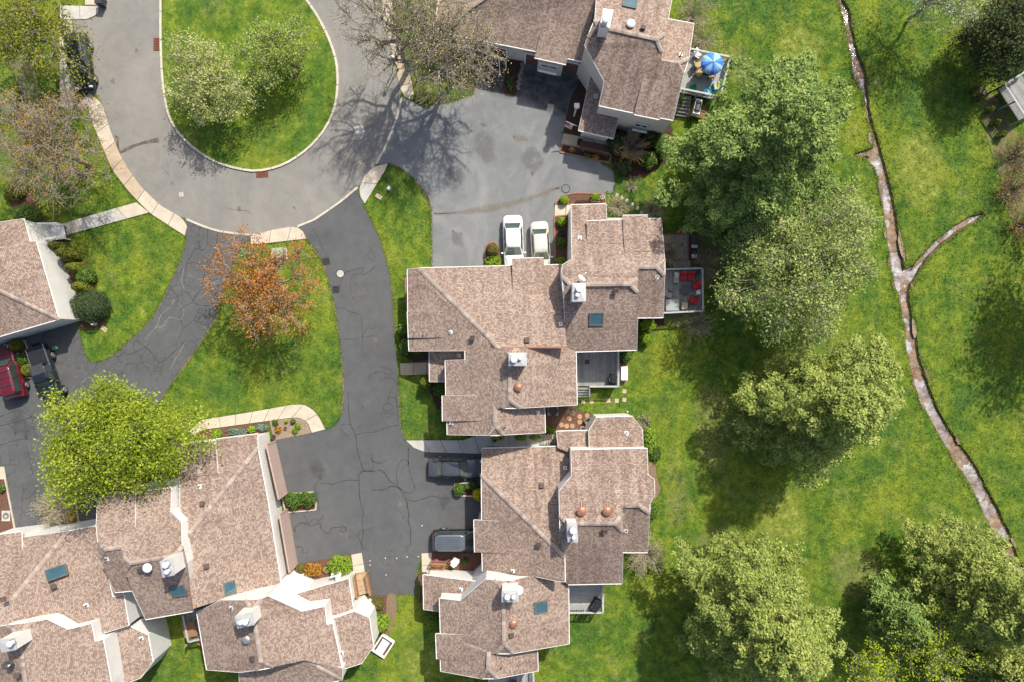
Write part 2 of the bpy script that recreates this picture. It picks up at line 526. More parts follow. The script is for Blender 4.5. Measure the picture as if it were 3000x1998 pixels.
# creek outline (both banks, with the side gully)
CL = [(2440, -70), (2446, 0)] + Z(2250, 0, [(660, 120), (690, 220), (700, 330), (722, 430), (745, 500), (755, 650), (800, 780), (860, 870), (880, 950), (890, 1080), (930, 1200), (945, 1345), (870, 1372), (800, 1390), (755, 1425), (820, 1452), (890, 1470), (950, 1530)]) \
   + Z(2250, 500, [(985, 40), (1030, 260), (1060, 480), (1080, 640), (1100, 800), (1120, 930), (1140, 1030), (1180, 1140), (1205, 1280), (1240, 1440)]) \
   + Z(2250, 1000, [(1250, 40), (1280, 200), (1320, 370), (1380, 540), (1440, 650), (1540, 840), (1610, 960), (1710, 1120), (1820, 1280), (1890, 1420), (1940, 1520)]) \
   + Z(2250, 1498, [(1975, 50), (2030, 180), (2060, 300), (2100, 420)]) + [(2960, 1700), (3010, 1790)]
CR = [(3090, 1790), (3030, 1690)] + Z(2250, 1498, [(2320, 440), (2290, 340), (2240, 190), (2160, 30)]) \
   + Z(2250, 1000, [(2120, 1500), (2040, 1360), (1950, 1170), (1800, 960), (1650, 740), (1560, 570), (1490, 390), (1410, 150), (1392, 20)]) \
   + Z(2250, 500, [(1385, 1540), (1350, 1380), (1315, 1180), (1322, 1080), (1380, 990), (1420, 910), (1500, 800), (1600, 700), (1780, 570), (1960, 460), (2022, 392), (1990, 375), (1860, 400), (1700, 490), (1530, 630), (1450, 710), (1330, 850), (1268, 880), (1210, 520), (1170, 250), (1112, 20)]) \
   + Z(2250, 0, [(1095, 1520), (1030, 1300), (965, 1080), (940, 880), (920, 680), (850, 480), (785, 250), (768, 90), (710, 0)]) + [(2470, -70)]
creek_px = CL + CR
_r = random.Random(3)
crk = []
for i, p in enumerate(creek_px):
    q = creek_px[(i + 1) % len(creek_px)]
    L = math.dist(p, q); n = max(1, int(L / 14))
    for k in range(n):
        t = k / n
        j = 0 if k == 0 else 1.6
        crk.append((p[0] + (q[0] - p[0]) * t + _r.uniform(-j, j), p[1] + (q[1] - p[1]) * t + _r.uniform(-j, j)))
creek = [(p.x, p.y) for p in wp(crk)]
_a = sum(creek[i][0] * creek[(i + 1) % len(creek)][1] - creek[(i + 1) % len(creek)][0] * creek[i][1] for i in range(len(creek)))
if _a < 0: creek = creek[::-1]
creek = offset_poly(creek, .15)
NOLAWN.append(creek)

outer = [(-140, -120), (140, -120), (140, 120), (-140, 120)]
_vs = [Vector((x, y, 0)) for x, y in outer] + [Vector((x, y, 0)) for x, y in creek]
tri = tessellate_polygon([_vs[:4], _vs[4:]])
b = MB(); b.v = [tuple(v) for v in _vs]
for t in tri:
    A, B, D = [_vs[i] for i in t]
    cr = (B - A).cross(D - A).z
    b.f.append(list(t) if cr > 0 else list(t[::-1])); b.m.append(0)
g = b.build('ground', MT['grass']); tag(g, kind='structure')

# creek banks + bed + water
def bankmat():
    m, t, bb = newmat('creek_bank_soil')
    o = coord(t); n = noise_(t, 3, 5, .7, o)
    c = ramp(t, n, [(.3, (.05, .034, .022)), (.6, (.14, .10, .06)), (.8, (.30, .21, .13))]).outputs[0]
    t.links.new(c, bb.inputs['Base Color']); bb.inputs['Roughness'].default_value = .95
    bumpn(t, bb, n, .8, .05); return m
def bedmat():
    m, t, bb = newmat('creek_bed_gravel')
    o = coord(t)
    a = noise_(t, .16, 4, .6, o); n = noise_(t, 1.6, 6, .75, o, .4); f = noise_(t, 26, 3, .7, o)
    c = ramp(t, n, [(.28, (.10, .11, .03)), (.38, (.17, .115, .075)), (.52, (.27, .19, .13)), (.66, (.37, .275, .20)), (.78, (.52, .43, .35))]).outputs[0]
    c = mix(t, ramp(t, a, [(.54, (0, 0, 0)), (.64, (.8, .8, .8))]).outputs[0], c, (.27, .105, .06))
    c = mix(t, 1.0, c, ramp(t, f, [(.25, (.6, .6, .6)), (.75, (1.3, 1.3, 1.3))]).outputs[0], 'MULTIPLY')
    t.links.new(c, bb.inputs['Base Color']); bb.inputs['Roughness'].default_value = .8
    bumpn(t, bb, f, .7, .05); return m
inn = offset_poly(creek, .16)
b = MB(); n = len(creek)
vs = [(x, y, 0.0) for x, y in creek] + [(x, y, -.22) for x, y in inn]
b.add(vs, [(i + n, (i + 1) % n + n, (i + 1) % n, i) for i in range(n)])
o = b.build('creek_bank', bankmat()); tag(o, kind='structure')
xs = [p[0] for p in inn]; ys = [p[1] for p in inn]
def pip(px, py, poly):
    P = np.array(poly); x0, y0 = P[:, 0], P[:, 1]; x1, y1 = np.roll(x0, -1), np.roll(y0, -1)
    r = np.zeros(len(px), bool)
    for a0, b0, a1, b1 in zip(x0, y0, x1, y1):
        if b0 == b1: continue
        c = ((b0 > py) != (b1 > py)) & (px < (a1 - a0) * (py - b0) / (b1 - b0) + a0)
        r ^= c
    return r
gx, gy = np.meshgrid(np.arange(min(xs), max(xs), .22), np.arange(min(ys), max(ys), .22))
gx = gx.ravel() + np.random.RandomState(1).uniform(-.07, .07, gx.size); gy = gy.ravel()
msk = pip(gx, gy, offset_poly(inn, .08))
pts = [Vector(p) for p in inn] + [Vector((x, y)) for x, y in zip(gx[msk], gy[msk])]
res = delaunay_2d_cdt(pts, [], [list(range(len(inn)))], 1, 1e-5)
bv = []
for i, v in enumerate(res[0]):
    zz = -.235 + .15 * mnoise.noise(Vector((v.x * .55, v.y * .55, 3.1))) + .06 * mnoise.noise(Vector((v.x * 2.1, v.y * 2.1, 0)))
    if i < len(inn): zz = max(zz, -.24)
    bv.append((v.x, v.y, zz))
b = MB(); b.v = bv
for f in res[2]:
    A, B, D = [Vector(bv[i]) for i in f[:3]]
    b.f.append(list(f) if (B - A).cross(D - A).z > 0 else list(f[::-1])); b.m.append(0)
o = b.build('creek_bed', bedmat(), smooth=True); tag(o, kind='structure')
m, t, bb = newmat('shallow_water')
bb.inputs['Base Color'].default_value = (.30, .29, .30, 1)
bb.inputs['Roughness'].default_value = .12; bb.inputs['Specular IOR Level'].default_value = .9
wn = noise_(t, 3.5, 4, .7, coord(t)); bumpn(t, bb, wn, .6, .06)
t.links.new(ramp(t, noise_(t, .9, 4, .7, coord(t)), [(.33, (.17, .12, .09)), (.52, (.34, .30, .29)), (.68, (.56, .57, .61))]).outputs[0], bb.inputs['Base Color'])  # pale patches paint sky glints into the water colour
b = MB(); tri = tessellate_polygon([[Vector((x, y, 0)) for x, y in inn]])
b.v = [(x, y, -.228) for x, y in inn]
for f in tri:
    A, B, D = [Vector(b.v[i]) for i in f]
    b.f.append(list(f) if (B - A).cross(D - A).z > 0 else list(f[::-1])); b.m.append(0)
o = b.build('creek_water', m); tag(o, kind='structure')
# slumped tan soil on the banks
ssl = [(2548, 405, 5, 22), (2545, 455, 10, 6), (2578, 560, 5, 40), (2593, 690, 4, 12), (2605, 770, 5, 15), (2618, 840, 5, 16), (2640, 720, 7, 50), (2690, 770, 6, 25), (2672, 840, 5, 10),
       (2678, 965, 7, 30), (2716, 1095, 5, 22), (2677, 1125, 4, 15), (2697, 1175, 4, 25), (2806, 1290, 6, 13), (2788, 1335, 4, 20), (2970, 1590, 5, 20)]
for i, (x, y, rx, ry) in enumerate(ssl):
    a0 = -.16 if y < 1050 else -.42
    if x == 2690: a0 = .75
    pts = []
    for k in range(11):
        a = 2 * math.pi * k / 11; r = _r.uniform(.7, 1.15)
        dx, dy = rx * r * math.cos(a), ry * r * math.sin(a)
        pts.append((x + dx * math.cos(a0) - dy * math.sin(a0), y + dx * math.sin(a0) + dy * math.cos(a0)))
    o = flat('sand_bar', pts, .03, MT['soil'] if i % 3 else MT['pebble'], 2, nolawn=True)

# ---------------------------------------------------------------- asphalt
arcL = [(300, 305), (312, 345), (325, 385), (350, 450), (378, 500), (407, 543), (450, 590), (500, 622), (545, 643)]
arcB = [(545, 643), (600, 666), (640, 678), (700, 687), (750, 689), (810, 682), (870, 665), (920, 645), (960, 618), (1000, 590), (1050, 548)]
arcR = [(1050, 548), (1100, 484), (1130, 430), (1150, 380), (1165, 340), (1176, 285), (1172, 262), (1160, 200), (1140, 120), (1122, 60), (1106, 0), (1090, -80)]
road = [(292, -120), (292, 0), (292, 34), (282, 48), (262, 58), (213, 60), (213, 276), (262, 274), (285, 282)] + arcL + arcB[1:] + arcR[1:] + [(1060, -160)]
flat('cul_de_sac_road', road, .006, MT['road'])
bay = [(213, 60), (262, 58), (285, 62), (290, 90), (288, 240), (283, 281), (262, 274), (213, 276)]
flat('parking_bay', bay, .010, MT['road'])
def arc_between(a, i0, i1): return a[i0:i1]
lawnedge = [(545, 690), (541, 720), (528, 765), (505, 815), (480, 870), (450, 925), (412, 970), (372, 1000), (340, 1032), (300, 1056), (265, 1060), (250, 1035), (240, 1000), (225, 938), (172, 948), (0, 990), (-60, 1005)]
drv1 = arcB[:5] + [(742, 692), (700, 735), (660, 830), (632, 940), (602, 985), (560, 1045), (530, 1085), (505, 1120), (470, 1180), (400, 1320), (285, 1440), (283, 1545), (45, 1560), (35, 1490), (20, 1400), (14, 1365), (-60, 1370), (-60, 1005)] + lawnedge[:-1][::-1]
flat('side_driveway', drv1, .008, MT['drive_old'])
drv2 = arcB[6:] + [(1050, 575), (1065, 600), (1085, 640), (1110, 690), (1125, 735), (1143, 800), (1150, 870), (1156, 940), (1158, 1000), (1165, 1060), (1168, 1130), (1172, 1220), (1178, 1262), (1190, 1288), (1215, 1308), (1250, 1322), (1420, 1330), (1420, 1620), (1235, 1619), (1222, 1690), (1218, 1741), (1083, 1744), (1070, 1690), (1060, 1618), (862, 1655), (800, 1290), (880, 1270), (945, 1259), (972, 1250), (990, 1235), (1000, 1210), (1004, 1160), (1004, 1100), (1000, 1040), (994, 990), (985, 930), (975, 870), (957, 810), (940, 762), (915, 725), (898, 700), (885, 678)]
flat('court_driveway', drv2, .008, MT['drive'])
drv3 = [(1176, 285), (1165, 340), (1150, 380), (1130, 430), (1102, 482), (1137, 481), (1180, 497), (1215, 530), (1250, 572), (1262, 610), (1264, 700), (1264, 800), (1660, 800), (1660, 780), (1627, 780), (1624, 600), (1632, 588), (1652, 574), (1685, 567), (1795, 567), (1803, 540), (1798, 500), (1745, 470), (1640, 447), (1648, 395), (1668, 300), (1712, 205), (1440, 150), (1400, 200), (1385, 280), (1300, 306), (1230, 300), (1200, 297)]
flat('forecourt_driveway', drv3, .008, MT['drive_blue'])
def softpatch(name, pts, z, m, parent, edge=.28):
    P = [(p.x, p.y) for p in wp(catmull(pts, 5))]; n = len(P)
    a = sum(P[i][0] * P[(i + 1) % n][1] - P[(i + 1) % n][0] * P[i][1] for i in range(n))
    if a < 0: P = P[::-1]
    I = offset_poly(P, edge)
    V = [(x, y, z) for x, y in P] + [(x, y, z) for x, y in I]
    F = [(i, (i + 1) % n, (i + 1) % n + n, i + n) for i in range(n)]
    for t in tessellate_polygon([[Vector((x, y, 0)) for x, y in I]]):
        A, B, D = [Vector((*I[i], 0)) for i in t]
        F.append([i + n for i in (t if (B - A).cross(D - A).z > 0 else t[::-1])])
    b = MB(); b.add(V, F); o = b.build(name, m, parent)
    at = o.data.attributes.new('soft', 'FLOAT', 'POINT'); at.data.foreach_set('value', [0.0] * n + [1.0] * n)
    return o
# rusty runoff stains on the forecourt
for pts in ([(1270, 622), (1340, 616), (1420, 600), (1480, 590), (1560, 570), (1620, 548), (1640, 556), (1560, 590), (1480, 615), (1420, 628), (1340, 632), (1280, 634)],
            [(1500, 398), (1525, 393), (1545, 400), (1548, 415), (1530, 420), (1507, 415)], [(1408, 360), (1430, 362), (1428, 376), (1410, 374)]):
    softpatch('runoff_stain', pts, .014, MT['stain'], bpy.data.objects['forecourt_driveway'])
softpatch('runoff_stain', [(335, 395), (352, 405), (352, 440), (390, 425), (420, 415), (470, 410), (420, 425), (380, 438), (352, 455), (340, 430)], .012, MT['stain'], bpy.data.objects['cul_de_sac_road'])

# island, raised behind a kerb
isl = [(472, -120), (472, 0), (472, 100), (475, 200), (483, 280), (496, 340), (520, 385), (560, 428), (600, 457), (640, 479), (700, 496), (750, 502), (800, 494), (842, 478), (882, 453), (920, 420), (950, 383), (974, 338), (986, 290), (990, 235), (985, 180), (970, 130), (950, 85), (925, 40), (897, 0), (840, -80), (760, -120)]
islp = catmull(isl, 5)
o = flat('island_lawn', islp, .10, MT['grass'], nolawn=False); o['kind'] = 'structure'

def kerb(name, line, width, z1, seg, gap=.03, m='kerb', closed=False, side=0):
    """a kerb laid stone by stone along a pixel polyline"""
    P = [W(*p).to_2d() for p in line]
    if closed: P.append(P[0])
    L = [0]
    for i in range(len(P) - 1): L.append(L[-1] + (P[i + 1] - P[i]).length)
    base = MB()
    root = None
    def at(s):
        s = min(max(s, 0), L[-1])
        for i in range(len(P) - 1):
            if L[i + 1] >= s:
                t = (s - L[i]) / max(1e-9, L[i + 1] - L[i]); d = (P[i + 1] - P[i]).normalized()
                return P[i].lerp(P[i + 1], t), d
        return P[-1], (P[-1] - P[-2]).normalized()
    n = max(1, round(L[-1] / seg)); st = L[-1] / n
    objs = []
    for k in range(n):
        s0, s1 = k * st + gap / 2, (k + 1) * st - gap / 2
        lft, rgt = [], []
        m_ = max(2, int((s1 - s0) / .7) + 1)
        for j in range(m_):
            p, d = at(s0 + (s1 - s0) * j / (m_ - 1)); nn = Vector((-d.y, d.x))
            lft.append(p + nn * width * (.5 + side)); rgt.append(p - nn * width * (.5 - side))
        b = MB(); b.prism([(p.x, p.y) for p in rgt + lft[::-1]], -.05, z1 + RND.uniform(-.006, .006), inset=.012)
        objs.append(b)
    # a dark bed under the joints
    bb = MB(); lf, rg = [], []
    for k in range(n * 2 + 1):
        p, d = at(L[-1] * k / (n * 2)); nn = Vector((-d.y, d.x))
        lf.append(p + nn * width * (.45 + side)); rg.append(p - nn * width * (.45 - side))
    for i in range(len(lf) - 1):
        bb.prism([(q.x, q.y) for q in (rg[i], rg[i + 1], lf[i + 1], lf[i])], -.06, max(.012, z1 - .04))
    root = bb.build(name, MT['joint']); tag(root, kind='structure')
    for b in objs: b.build('kerb_stone', MT[m], root)
    return root
kerb('island_kerb', islp, .22, .13, 2.6, closed=True, side=0)
kerb('flush_kerb', arcB[:5], .20, .03, 3.0)
kerb('flush_kerb', arcB[6:], .20, .03, 3.0)
kerb('flush_kerb', [(1102, 482), (1130, 430), (1150, 380), (1165, 340), (1177, 287)], .20, .03, 2.4)

def resample(line, n):
    P = [Vector(p) for p in line]; L = [0]
    for i in range(len(P) - 1): L.append(L[-1] + (P[i + 1] - P[i]).length)
    out = []
    for k in range(n + 1):
        s = L[-1] * k / n
        for i in range(len(P) - 1):
            if L[i + 1] >= s - 1e-9:
                out.append(P[i].lerp(P[i + 1], (s - L[i]) / max(1e-9, L[i + 1] - L[i]))); break
    return out

def walkway(name, left, right, n, mats, z1=.07, gap=.035, sub=3):
    A = resample(left, n * sub); B = resample(right, n * sub)
    poly = wp(list(A) + list(B)[::-1])
    NOLAWN.append([(p.x, p.y) for p in poly])
    b = MB(); b.prism([(p.x, p.y) for p in poly], -.05, z1 - .035)
    root = b.build(name, MT['joint']); tag(root, kind='structure')
    for k in range(n):
        la = [W(*p).to_2d() for p in A[k * sub:(k + 1) * sub + 1]]; lb = [W(*p).to_2d() for p in B[k * sub:(k + 1) * sub + 1]]
        g = gap / 2
        for ln in (la, lb):
            d0 = (ln[1] - ln[0]); d1 = (ln[-1] - ln[-2])
            if d0.length > g * 2: ln[0] = ln[0] + d0.normalized() * g
            if d1.length > g * 2: ln[-1] = ln[-1] - d1.normalized() * g
        b = MB(); b.prism([(p.x, p.y) for p in la + lb[::-1]], -.04, z1 + RND.uniform(-.004, .004), inset=.006)
        b.build('slab', MT[mats[RND.randrange(len(mats))]], root)
    return root
cw = ['conc', 'conc', 'conc', 'conc_tan']
walkway('sidewalk', [(222, 316), (258, 314), (275, 370), (300, 430), (330, 500), (380, 565), (440, 626), (500, 665), (543, 692)], [(262, 274), (300, 305), (325, 385), (350, 450), (380, 502), (415, 550), (470, 603), (535, 640), (549, 665)], 9, cw)
walkway('sidewalk', [(176, 60), (176, 318)], [(213, 60), (221, 318)], 4, ['conc_grey', 'conc'])
walkway('sidewalk', [(176, 18), (292, 20)], [(176, 59), (262, 58), (290, 40)], 2, ['conc', 'conc_grey'])
walkway('sidewalk', [(250, -40), (250, 17)], [(292, -40), (292, 17)], 1, ['conc'])
walkway('garden_walk', [(168, 661), (400, 594)], [(176, 696), (438, 624)], 4, ['conc_tan', 'conc_grey', 'conc'])
walkway('sidewalk', [(1106, -40), (1120, 0), (1122, 60), (1140, 120), (1158, 190), (1172, 262), (1185, 284), (1200, 293)], [(1142, -40), (1146, 0), (1160, 60), (1178, 125), (1197, 200), (1208, 250), (1213, 280), (1209, 294)], 7, cw)
walkway('kerb_apron', [(1098, 489), (1065, 520), (1052, 550), (1057, 580), (1068, 597)], [(1137, 480), (1126, 505), (1105, 540), (1085, 572), (1070, 597)], 2, ['conc_grey', 'conc'])
walkway('kerb_apron', [(735, 693), (800, 674), (866, 664), (885, 674), (897, 698)], [(735, 718), (800, 712), (850, 706), (880, 703), (897, 701)], 3, ['conc'])
walkway('garden_walk', [(555, 1262), (590, 1229), (740, 1205), (858, 1184), (893, 1184), (925, 1205), (943, 1235), (953, 1257)], [(572, 1276), (592, 1258), (790, 1231), (866, 1221), (889, 1226), (905, 1241), (913, 1266), (914, 1267)], 9, ['conc', 'conc', 'conc_grey'])
walkway('garden_walk', [(1189, 1289), (1360, 1288), (1394, 1274), (1500, 1272), (1610, 1268), (1640, 1280)], [(1212, 1310), (1245, 1323), (1413, 1328), (1425, 1306), (1600, 1306), (1640, 1306)], 9, ['conc_grey'])
walkway('porch_walk', [(1171, 1063), (1290, 1059)], [(1173, 1098), (1290, 1095)], 3, ['conc_tan'])
walkway('porch_walk', [(1650, 392), (1790, 420)], [(1643, 424), (1780, 452)], 3, ['conc_tan', 'conc'])
walkway('porch_walk', [(1625, 602), (1690, 601)], [(1624, 634), (1690, 627)], 2, ['conc'])
walkway('porch_walk', [(1235, 1619), (1237, 1690)], [(1265, 1617), (1263, 1690)], 2, ['conc'])
walkway('porch_walk', [(1029, 1623), (1038, 1690)], [(1060, 1617), (1071, 1683)], 2, ['conc'])
walkway('porch_walk', [(-40, 1370), (14, 1365)], [(-40, 1408), (20, 1400)], 1, ['conc'])
# garage thresholds of the lower left house
walkway('garage_threshold', [(797, 1293), (832, 1447)], [(805, 1291), (840, 1445)], 3, ['conc_tan'], z1=.04)
walkway('garage_threshold', [(836, 1492), (862, 1652)], [(843, 1490), (870, 1650)], 3, ['conc_tan'], z1=.04)
walkway('garage_threshold', [(100, 1553), (283, 1524)], [(100, 1566), (283, 1536)], 3, ['conc_tan'], z1=.04)

# ---------------------------------------------------------------- planting beds
def bed(pts, m='mulch', smooth=0, z=.05, edge=None, name='mulch_bed'):
    o = flat(name, pts, z, MT[m], smooth)
    if edge:
        P = [W(*p) for p in (catmull(pts, smooth) if smooth else pts)]; P.append(P[0])
        mb = MB()
        for i in range(len(P) - 1):
            d = P[i + 1] - P[i]; L = d.length
            if L < .05: continue
            n = max(1, int(L / .21))
            for k in range(n):
                c = P[i].lerp(P[i + 1], (k + .5) / n)
                mb.box((c.x, c.y, .05), (L / n * .9, .11, .12), math.atan2(d.y, d.x) + RND.uniform(-.05, .05))
        e = mb.build('brick_edging', MT[edge], o); e['kind'] = 'stuff'
    return o
bed([(1624, 636), (1668, 631), (1676, 700), (1676, 782), (1627, 782)], edge='brick')
bed([(1626, 599), (1640, 582), (1660, 572), (1686, 567), (1772, 569), (1774, 597), (1670, 600)], edge='brick')
bed([(1420, 790), (1424, 720), (1436, 712), (1450, 712), (1462, 724), (1466, 790)], edge='brick')
bed([(1648, 424), (1790, 455), (1785, 478), (1745, 470), (1640, 447)], 'mulch_dark', edge='brick')
bed([(1652, 388), (1668, 300), (1712, 205), (1790, 300), (1760, 400), (1720, 402)], 'mulch_dark')
bed([(1478, 165), (1535, 178), (1532, 205), (1525, 240), (1517, 270), (1505, 285), (1480, 280), (1473, 260), (1478, 220), (1487, 185)], 'mulch_dark', name='planting_strip')
bed([(1765, 395), (1800, 345), (1960, 360), (1975, 400), (1955, 470), (1890, 520), (1830, 520), (1800, 490)], 'mulch_dark')
bed([(573, 1278), (592, 1260), (786, 1233), (792, 1257), (760, 1270), (560, 1300)])
bed([(790, 1233), (866, 1222), (888, 1227), (904, 1243), (912, 1267), (803, 1289)], 'pebble', edge=None, name='pebble_bed')
bed([(826, 1452), (832, 1446), (920, 1440), (927, 1476), (925, 1492), (838, 1500)], edge='kerb')
bed([(860, 1653), (1028, 1623), (1034, 1680), (1000, 1700), (880, 1700)], edge=None)
bed([(1264, 1618), (1415, 1618), (1415, 1680), (1262, 1655)])
bed([(1085, 1745), (1150, 1741), (1160, 1790), (1145, 1830), (1125, 1860), (1090, 1855)])
flat('worn_path', [(1135, 1743), (1158, 1742), (1162, 1790), (1148, 1835), (1140, 1855), (1132, 1810)], .055, MT['soil'], 3)
bed([(1332, 1415), (1390, 1412), (1412, 1415), (1412, 1470), (1390, 1452), (1334, 1450)], 'mulch_dark', edge='kerb')
bed([(1590, 1180), (1690, 1180), (1693, 1202), (1745, 1215), (1752, 1265), (1640, 1266), (1590, 1266)])
bed([(1172, 985), (1200, 985), (1200, 1040), (1255, 1030), (1258, 1052), (1215, 1060), (1180, 1040)], 'mulch_dark')
bed([(1187, 818), (1200, 815), (1205, 905), (1192, 905)], 'mulch', edge='brick')
bed([(1255, 1118), (1305, 1118), (1310, 1200), (1290, 1220), (1262, 1150)], 'mulch_dark')
bed([(1870, 935), (1945, 932), (1945, 955), (1885, 965)], 'mulch_dark')
bed([(1940, 700), (1990, 690), (2045, 690), (2070, 760), (2060, 830), (2025, 870), (1960, 800)], 'thin')
bed([(128, 690), (180, 698), (205, 730), (255, 770), (280, 820), (285, 870), (310, 930), (290, 962), (232, 960), (230, 930)], 'mulch', 3)
bed([(30, 570), (80, 560), (112, 600), (130, 655), (60, 660)], 'mulch', 3)
bed([(12, 1010), (75, 1000), (95, 1060), (95, 1105), (55, 1105), (35, 1060)], 'mulch', edge='kerb')
bed([(-30, 1402), (16, 1400), (30, 1470), (45, 1550), (40, 1560), (-30, 1575)], 'mulch', edge='kerb')
bed([(190, 1460), (222, 1450), (232, 1535), (200, 1540)], 'soil', edge='kerb')
bed([(300, 1400), (460, 1330), (500, 1440), (330, 1470)], 'mulch_dark')
bed([(630, 288), (648, 285), (652, 308), (640, 315), (620, 305)], 'mulch_dark', 3, z=.115, name='tree_ring')
bed([(845, 195), (868, 190), (880, 215), (862, 232), (845, 222)], 'mulch_dark', 3, z=.115, name='tree_ring')
bed([(20, 155), (70, 140), (110, 230), (118, 305), (80, 312), (55, 250)], 'thin', 3, name='worn_path')
bed([(1898, 1360), (1918, 1358), (1925, 1400), (1935, 1430), (1920, 1460), (1905, 1450)], 'soil', 3)
bed([(1960, 860), (2030, 855), (2035, 945), (1945, 950)], 'thin', 3)
flat('bare_ground', [(2865, 255), (2920, 290), (2945, 330), (2990, 420), (3060, 520), (3060, 700), (2960, 640), (2930, 520), (2890, 400)], .02, MT['thin'], 3, nolawn=False)
flat('bare_ground', [(2050, 690), (2110, 660), (2150, 720), (2110, 800), (2060, 850), (2050, 760)], .02, MT['thin'], 3, nolawn=False)
flat('bare_ground', [(2780, 1720), (2900, 1700), (2960, 1800), (2900, 1900), (2760, 1860)], .02, MT['thin'], 3, nolawn=False)

# ---------------------------------------------------------------- sealed cracks in the asphalt
def crack(pts, w=.07, m='tar', z=.0165, parent=None):
    P = [W(*p).to_2d() for p in catmull(pts, 4, closed=False)]
    b = MB(); l, r = [], []
    for i, p in enumerate(P):
        d = (P[min(i + 1, len(P) - 1)] - P[max(i - 1, 0)])
        if d.length < 1e-6: d = Vector((1, 0))
        d.normalize(); n = Vector((-d.y, d.x)); ww = w * RND.uniform(.35, 1.15) / 2
        j = RND.uniform(-.02, .02)
        l.append(p + n * (ww + j)); r.append(p - n * (ww - j))
    n = len(P)
    vs = [(p.x, p.y, z) for p in l] + [(p.x, p.y, z) for p in r]
    b.add(vs, [(n + i, n + i + 1, i + 1, i) for i in range(n - 1)])
    return b.build('crack_seal' if m == 'tar' else 'open_crack', MT[m], parent)
court = bpy.data.objects['court_driveway']; side = bpy.data.objects['side_driveway']; rd = bpy.data.objects['cul_de_sac_road']
a, b2, d2, e2, f2 = (750, 1000), (750, 1498), (750, 500), (0, 500), (0, 1000)
for (ox, oy), wd, pts in [
    (a, .09, [(845, 460), (850, 600), (870, 760), (915, 850), (930, 980), (955, 1090), (985, 1180), (945, 1220), (950, 1330), (955, 1450), (985, 1560), (975, 1660), (985, 1760), (970, 1880), (990, 1920)]),
    (a, .09, [(915, 855), (1000, 835), (1090, 830), (1190, 790), (1310, 765)]),
    (a, .10, [(985, 1185), (1080, 1190), (1160, 1185), (1240, 1290), (1310, 1340), (1380, 1450), (1390, 1520), (1405, 1565), (1400, 1650), (1420, 1740), (1420, 1870)]),
    (b2, .06, [(1420, 310), (1380, 330), (1400, 380), (1440, 410), (1500, 430)]),
    (a, .09, [(1405, 960), (1400, 1080), (1410, 1200), (1440, 1280), (1455, 1360), (1390, 1390), (1310, 1340), (1230, 1330), (1180, 1360), (1070, 1360)]),
    (a, .07, [(1340, 1180), (1350, 1160), (1395, 1130), (1395, 1095), (1360, 1080), (1320, 1110), (1295, 1180), (1295, 1270), (1310, 1340)]),
    (a, .08, [(1395, 1455), (1440, 1465), (1500, 1455), (1570, 1430), (1620, 1415), (1700, 1435), (1790, 1430)]),
    (a, .07, [(600, 1160), (580, 1260), (540, 1340), (560, 1420), (575, 1480), (580, 1560)]),
    (a, .09, [(590, 1300), (660, 1300), (700, 1310), (780, 1280), (850, 1270), (940, 1275)]),
    (a, .07, [(1060, 1030), (1070, 1090), (1140, 1115), (1200, 1085)]),
    (a, .07, [(1070, 1090), (1080, 1140), (1050, 1180), (990, 1190)]),
    (a, .06, [(870, 760), (800, 760), (780, 810), (850, 870)]),
    (a, .07, [(1270, 410), (1240, 440), (1220, 490), (1215, 550), (1260, 600), (1220, 640), (1170, 620), (1180, 580), (1215, 560)]),
    (a, .06, [(1215, 510), (1280, 515), (1295, 570), (1290, 610)]),
    (a, .06, [(1040, 360), (1050, 310), (1110, 275), (1170, 285), (1190, 330), (1150, 360), (1140, 330), (1170, 320)]),
    (a, .05, [(1190, 335), (1250, 335), (1290, 370), (1300, 420)]),
    (a, .05, [(1120, 225), (1200, 240), (1250, 270), (1240, 300), (1190, 290), (1180, 255)]),
    (a, .05, [(1150, 662), (1285, 665), (1300, 730), (1315, 760)]),
    (a, .05, [(975, 0), (980, 80), (1025, 130)]),
    (b2, .10, [(365, 190), (355, 150), (420, 100), (510, 130), (580, 105), (610, 170), (670, 200), (700, 150), (825, 140), (815, 185), (770, 175)]),
    (b2, .08, [(430, 30), (460, 60), (480, 105), (540, 60), (580, 80), (620, 30)]),
    (b2, .07, [(980, 180), (1040, 160), (1090, 135)]), (b2, .06, [(970, 175), (940, 210), (960, 280), (1000, 340), (1040, 360)]),
    (b2, .06, [(370, 325), (420, 320), (430, 370), (470, 375), (480, 350)]),
    (d2, .06, [(790, 950), (880, 920), (960, 900), (985, 910), (970, 965), (1040, 930), (1100, 880)]),
    (d2, .05, [(970, 950), (900, 960), (870, 1020), (870, 1100), (895, 1190)]),
    (d2, .05, [(745, 1270), (800, 1265), (850, 1295), (950, 1325), (975, 1440), (980, 1560)]),
    (d2, .05, [(820, 950), (775, 1030), (770, 1100)]),
    (d2, .05, [(1030, 700), (1090, 780), (1090, 830), (1050, 820), (1025, 790), (1040, 750)]),
    (d2, .06, [(520, 530), (560, 600), (600, 690), (630, 750)]),
    (d2, .04, [(980, 1530), (1030, 1440), (1070, 1460), (1110, 1430)]),
    (d2, .05, [(800, 1555), (900, 1550), (980, 1530), (1120, 1525)])]:
    crack(Z(ox, oy, pts), wd, parent=court)
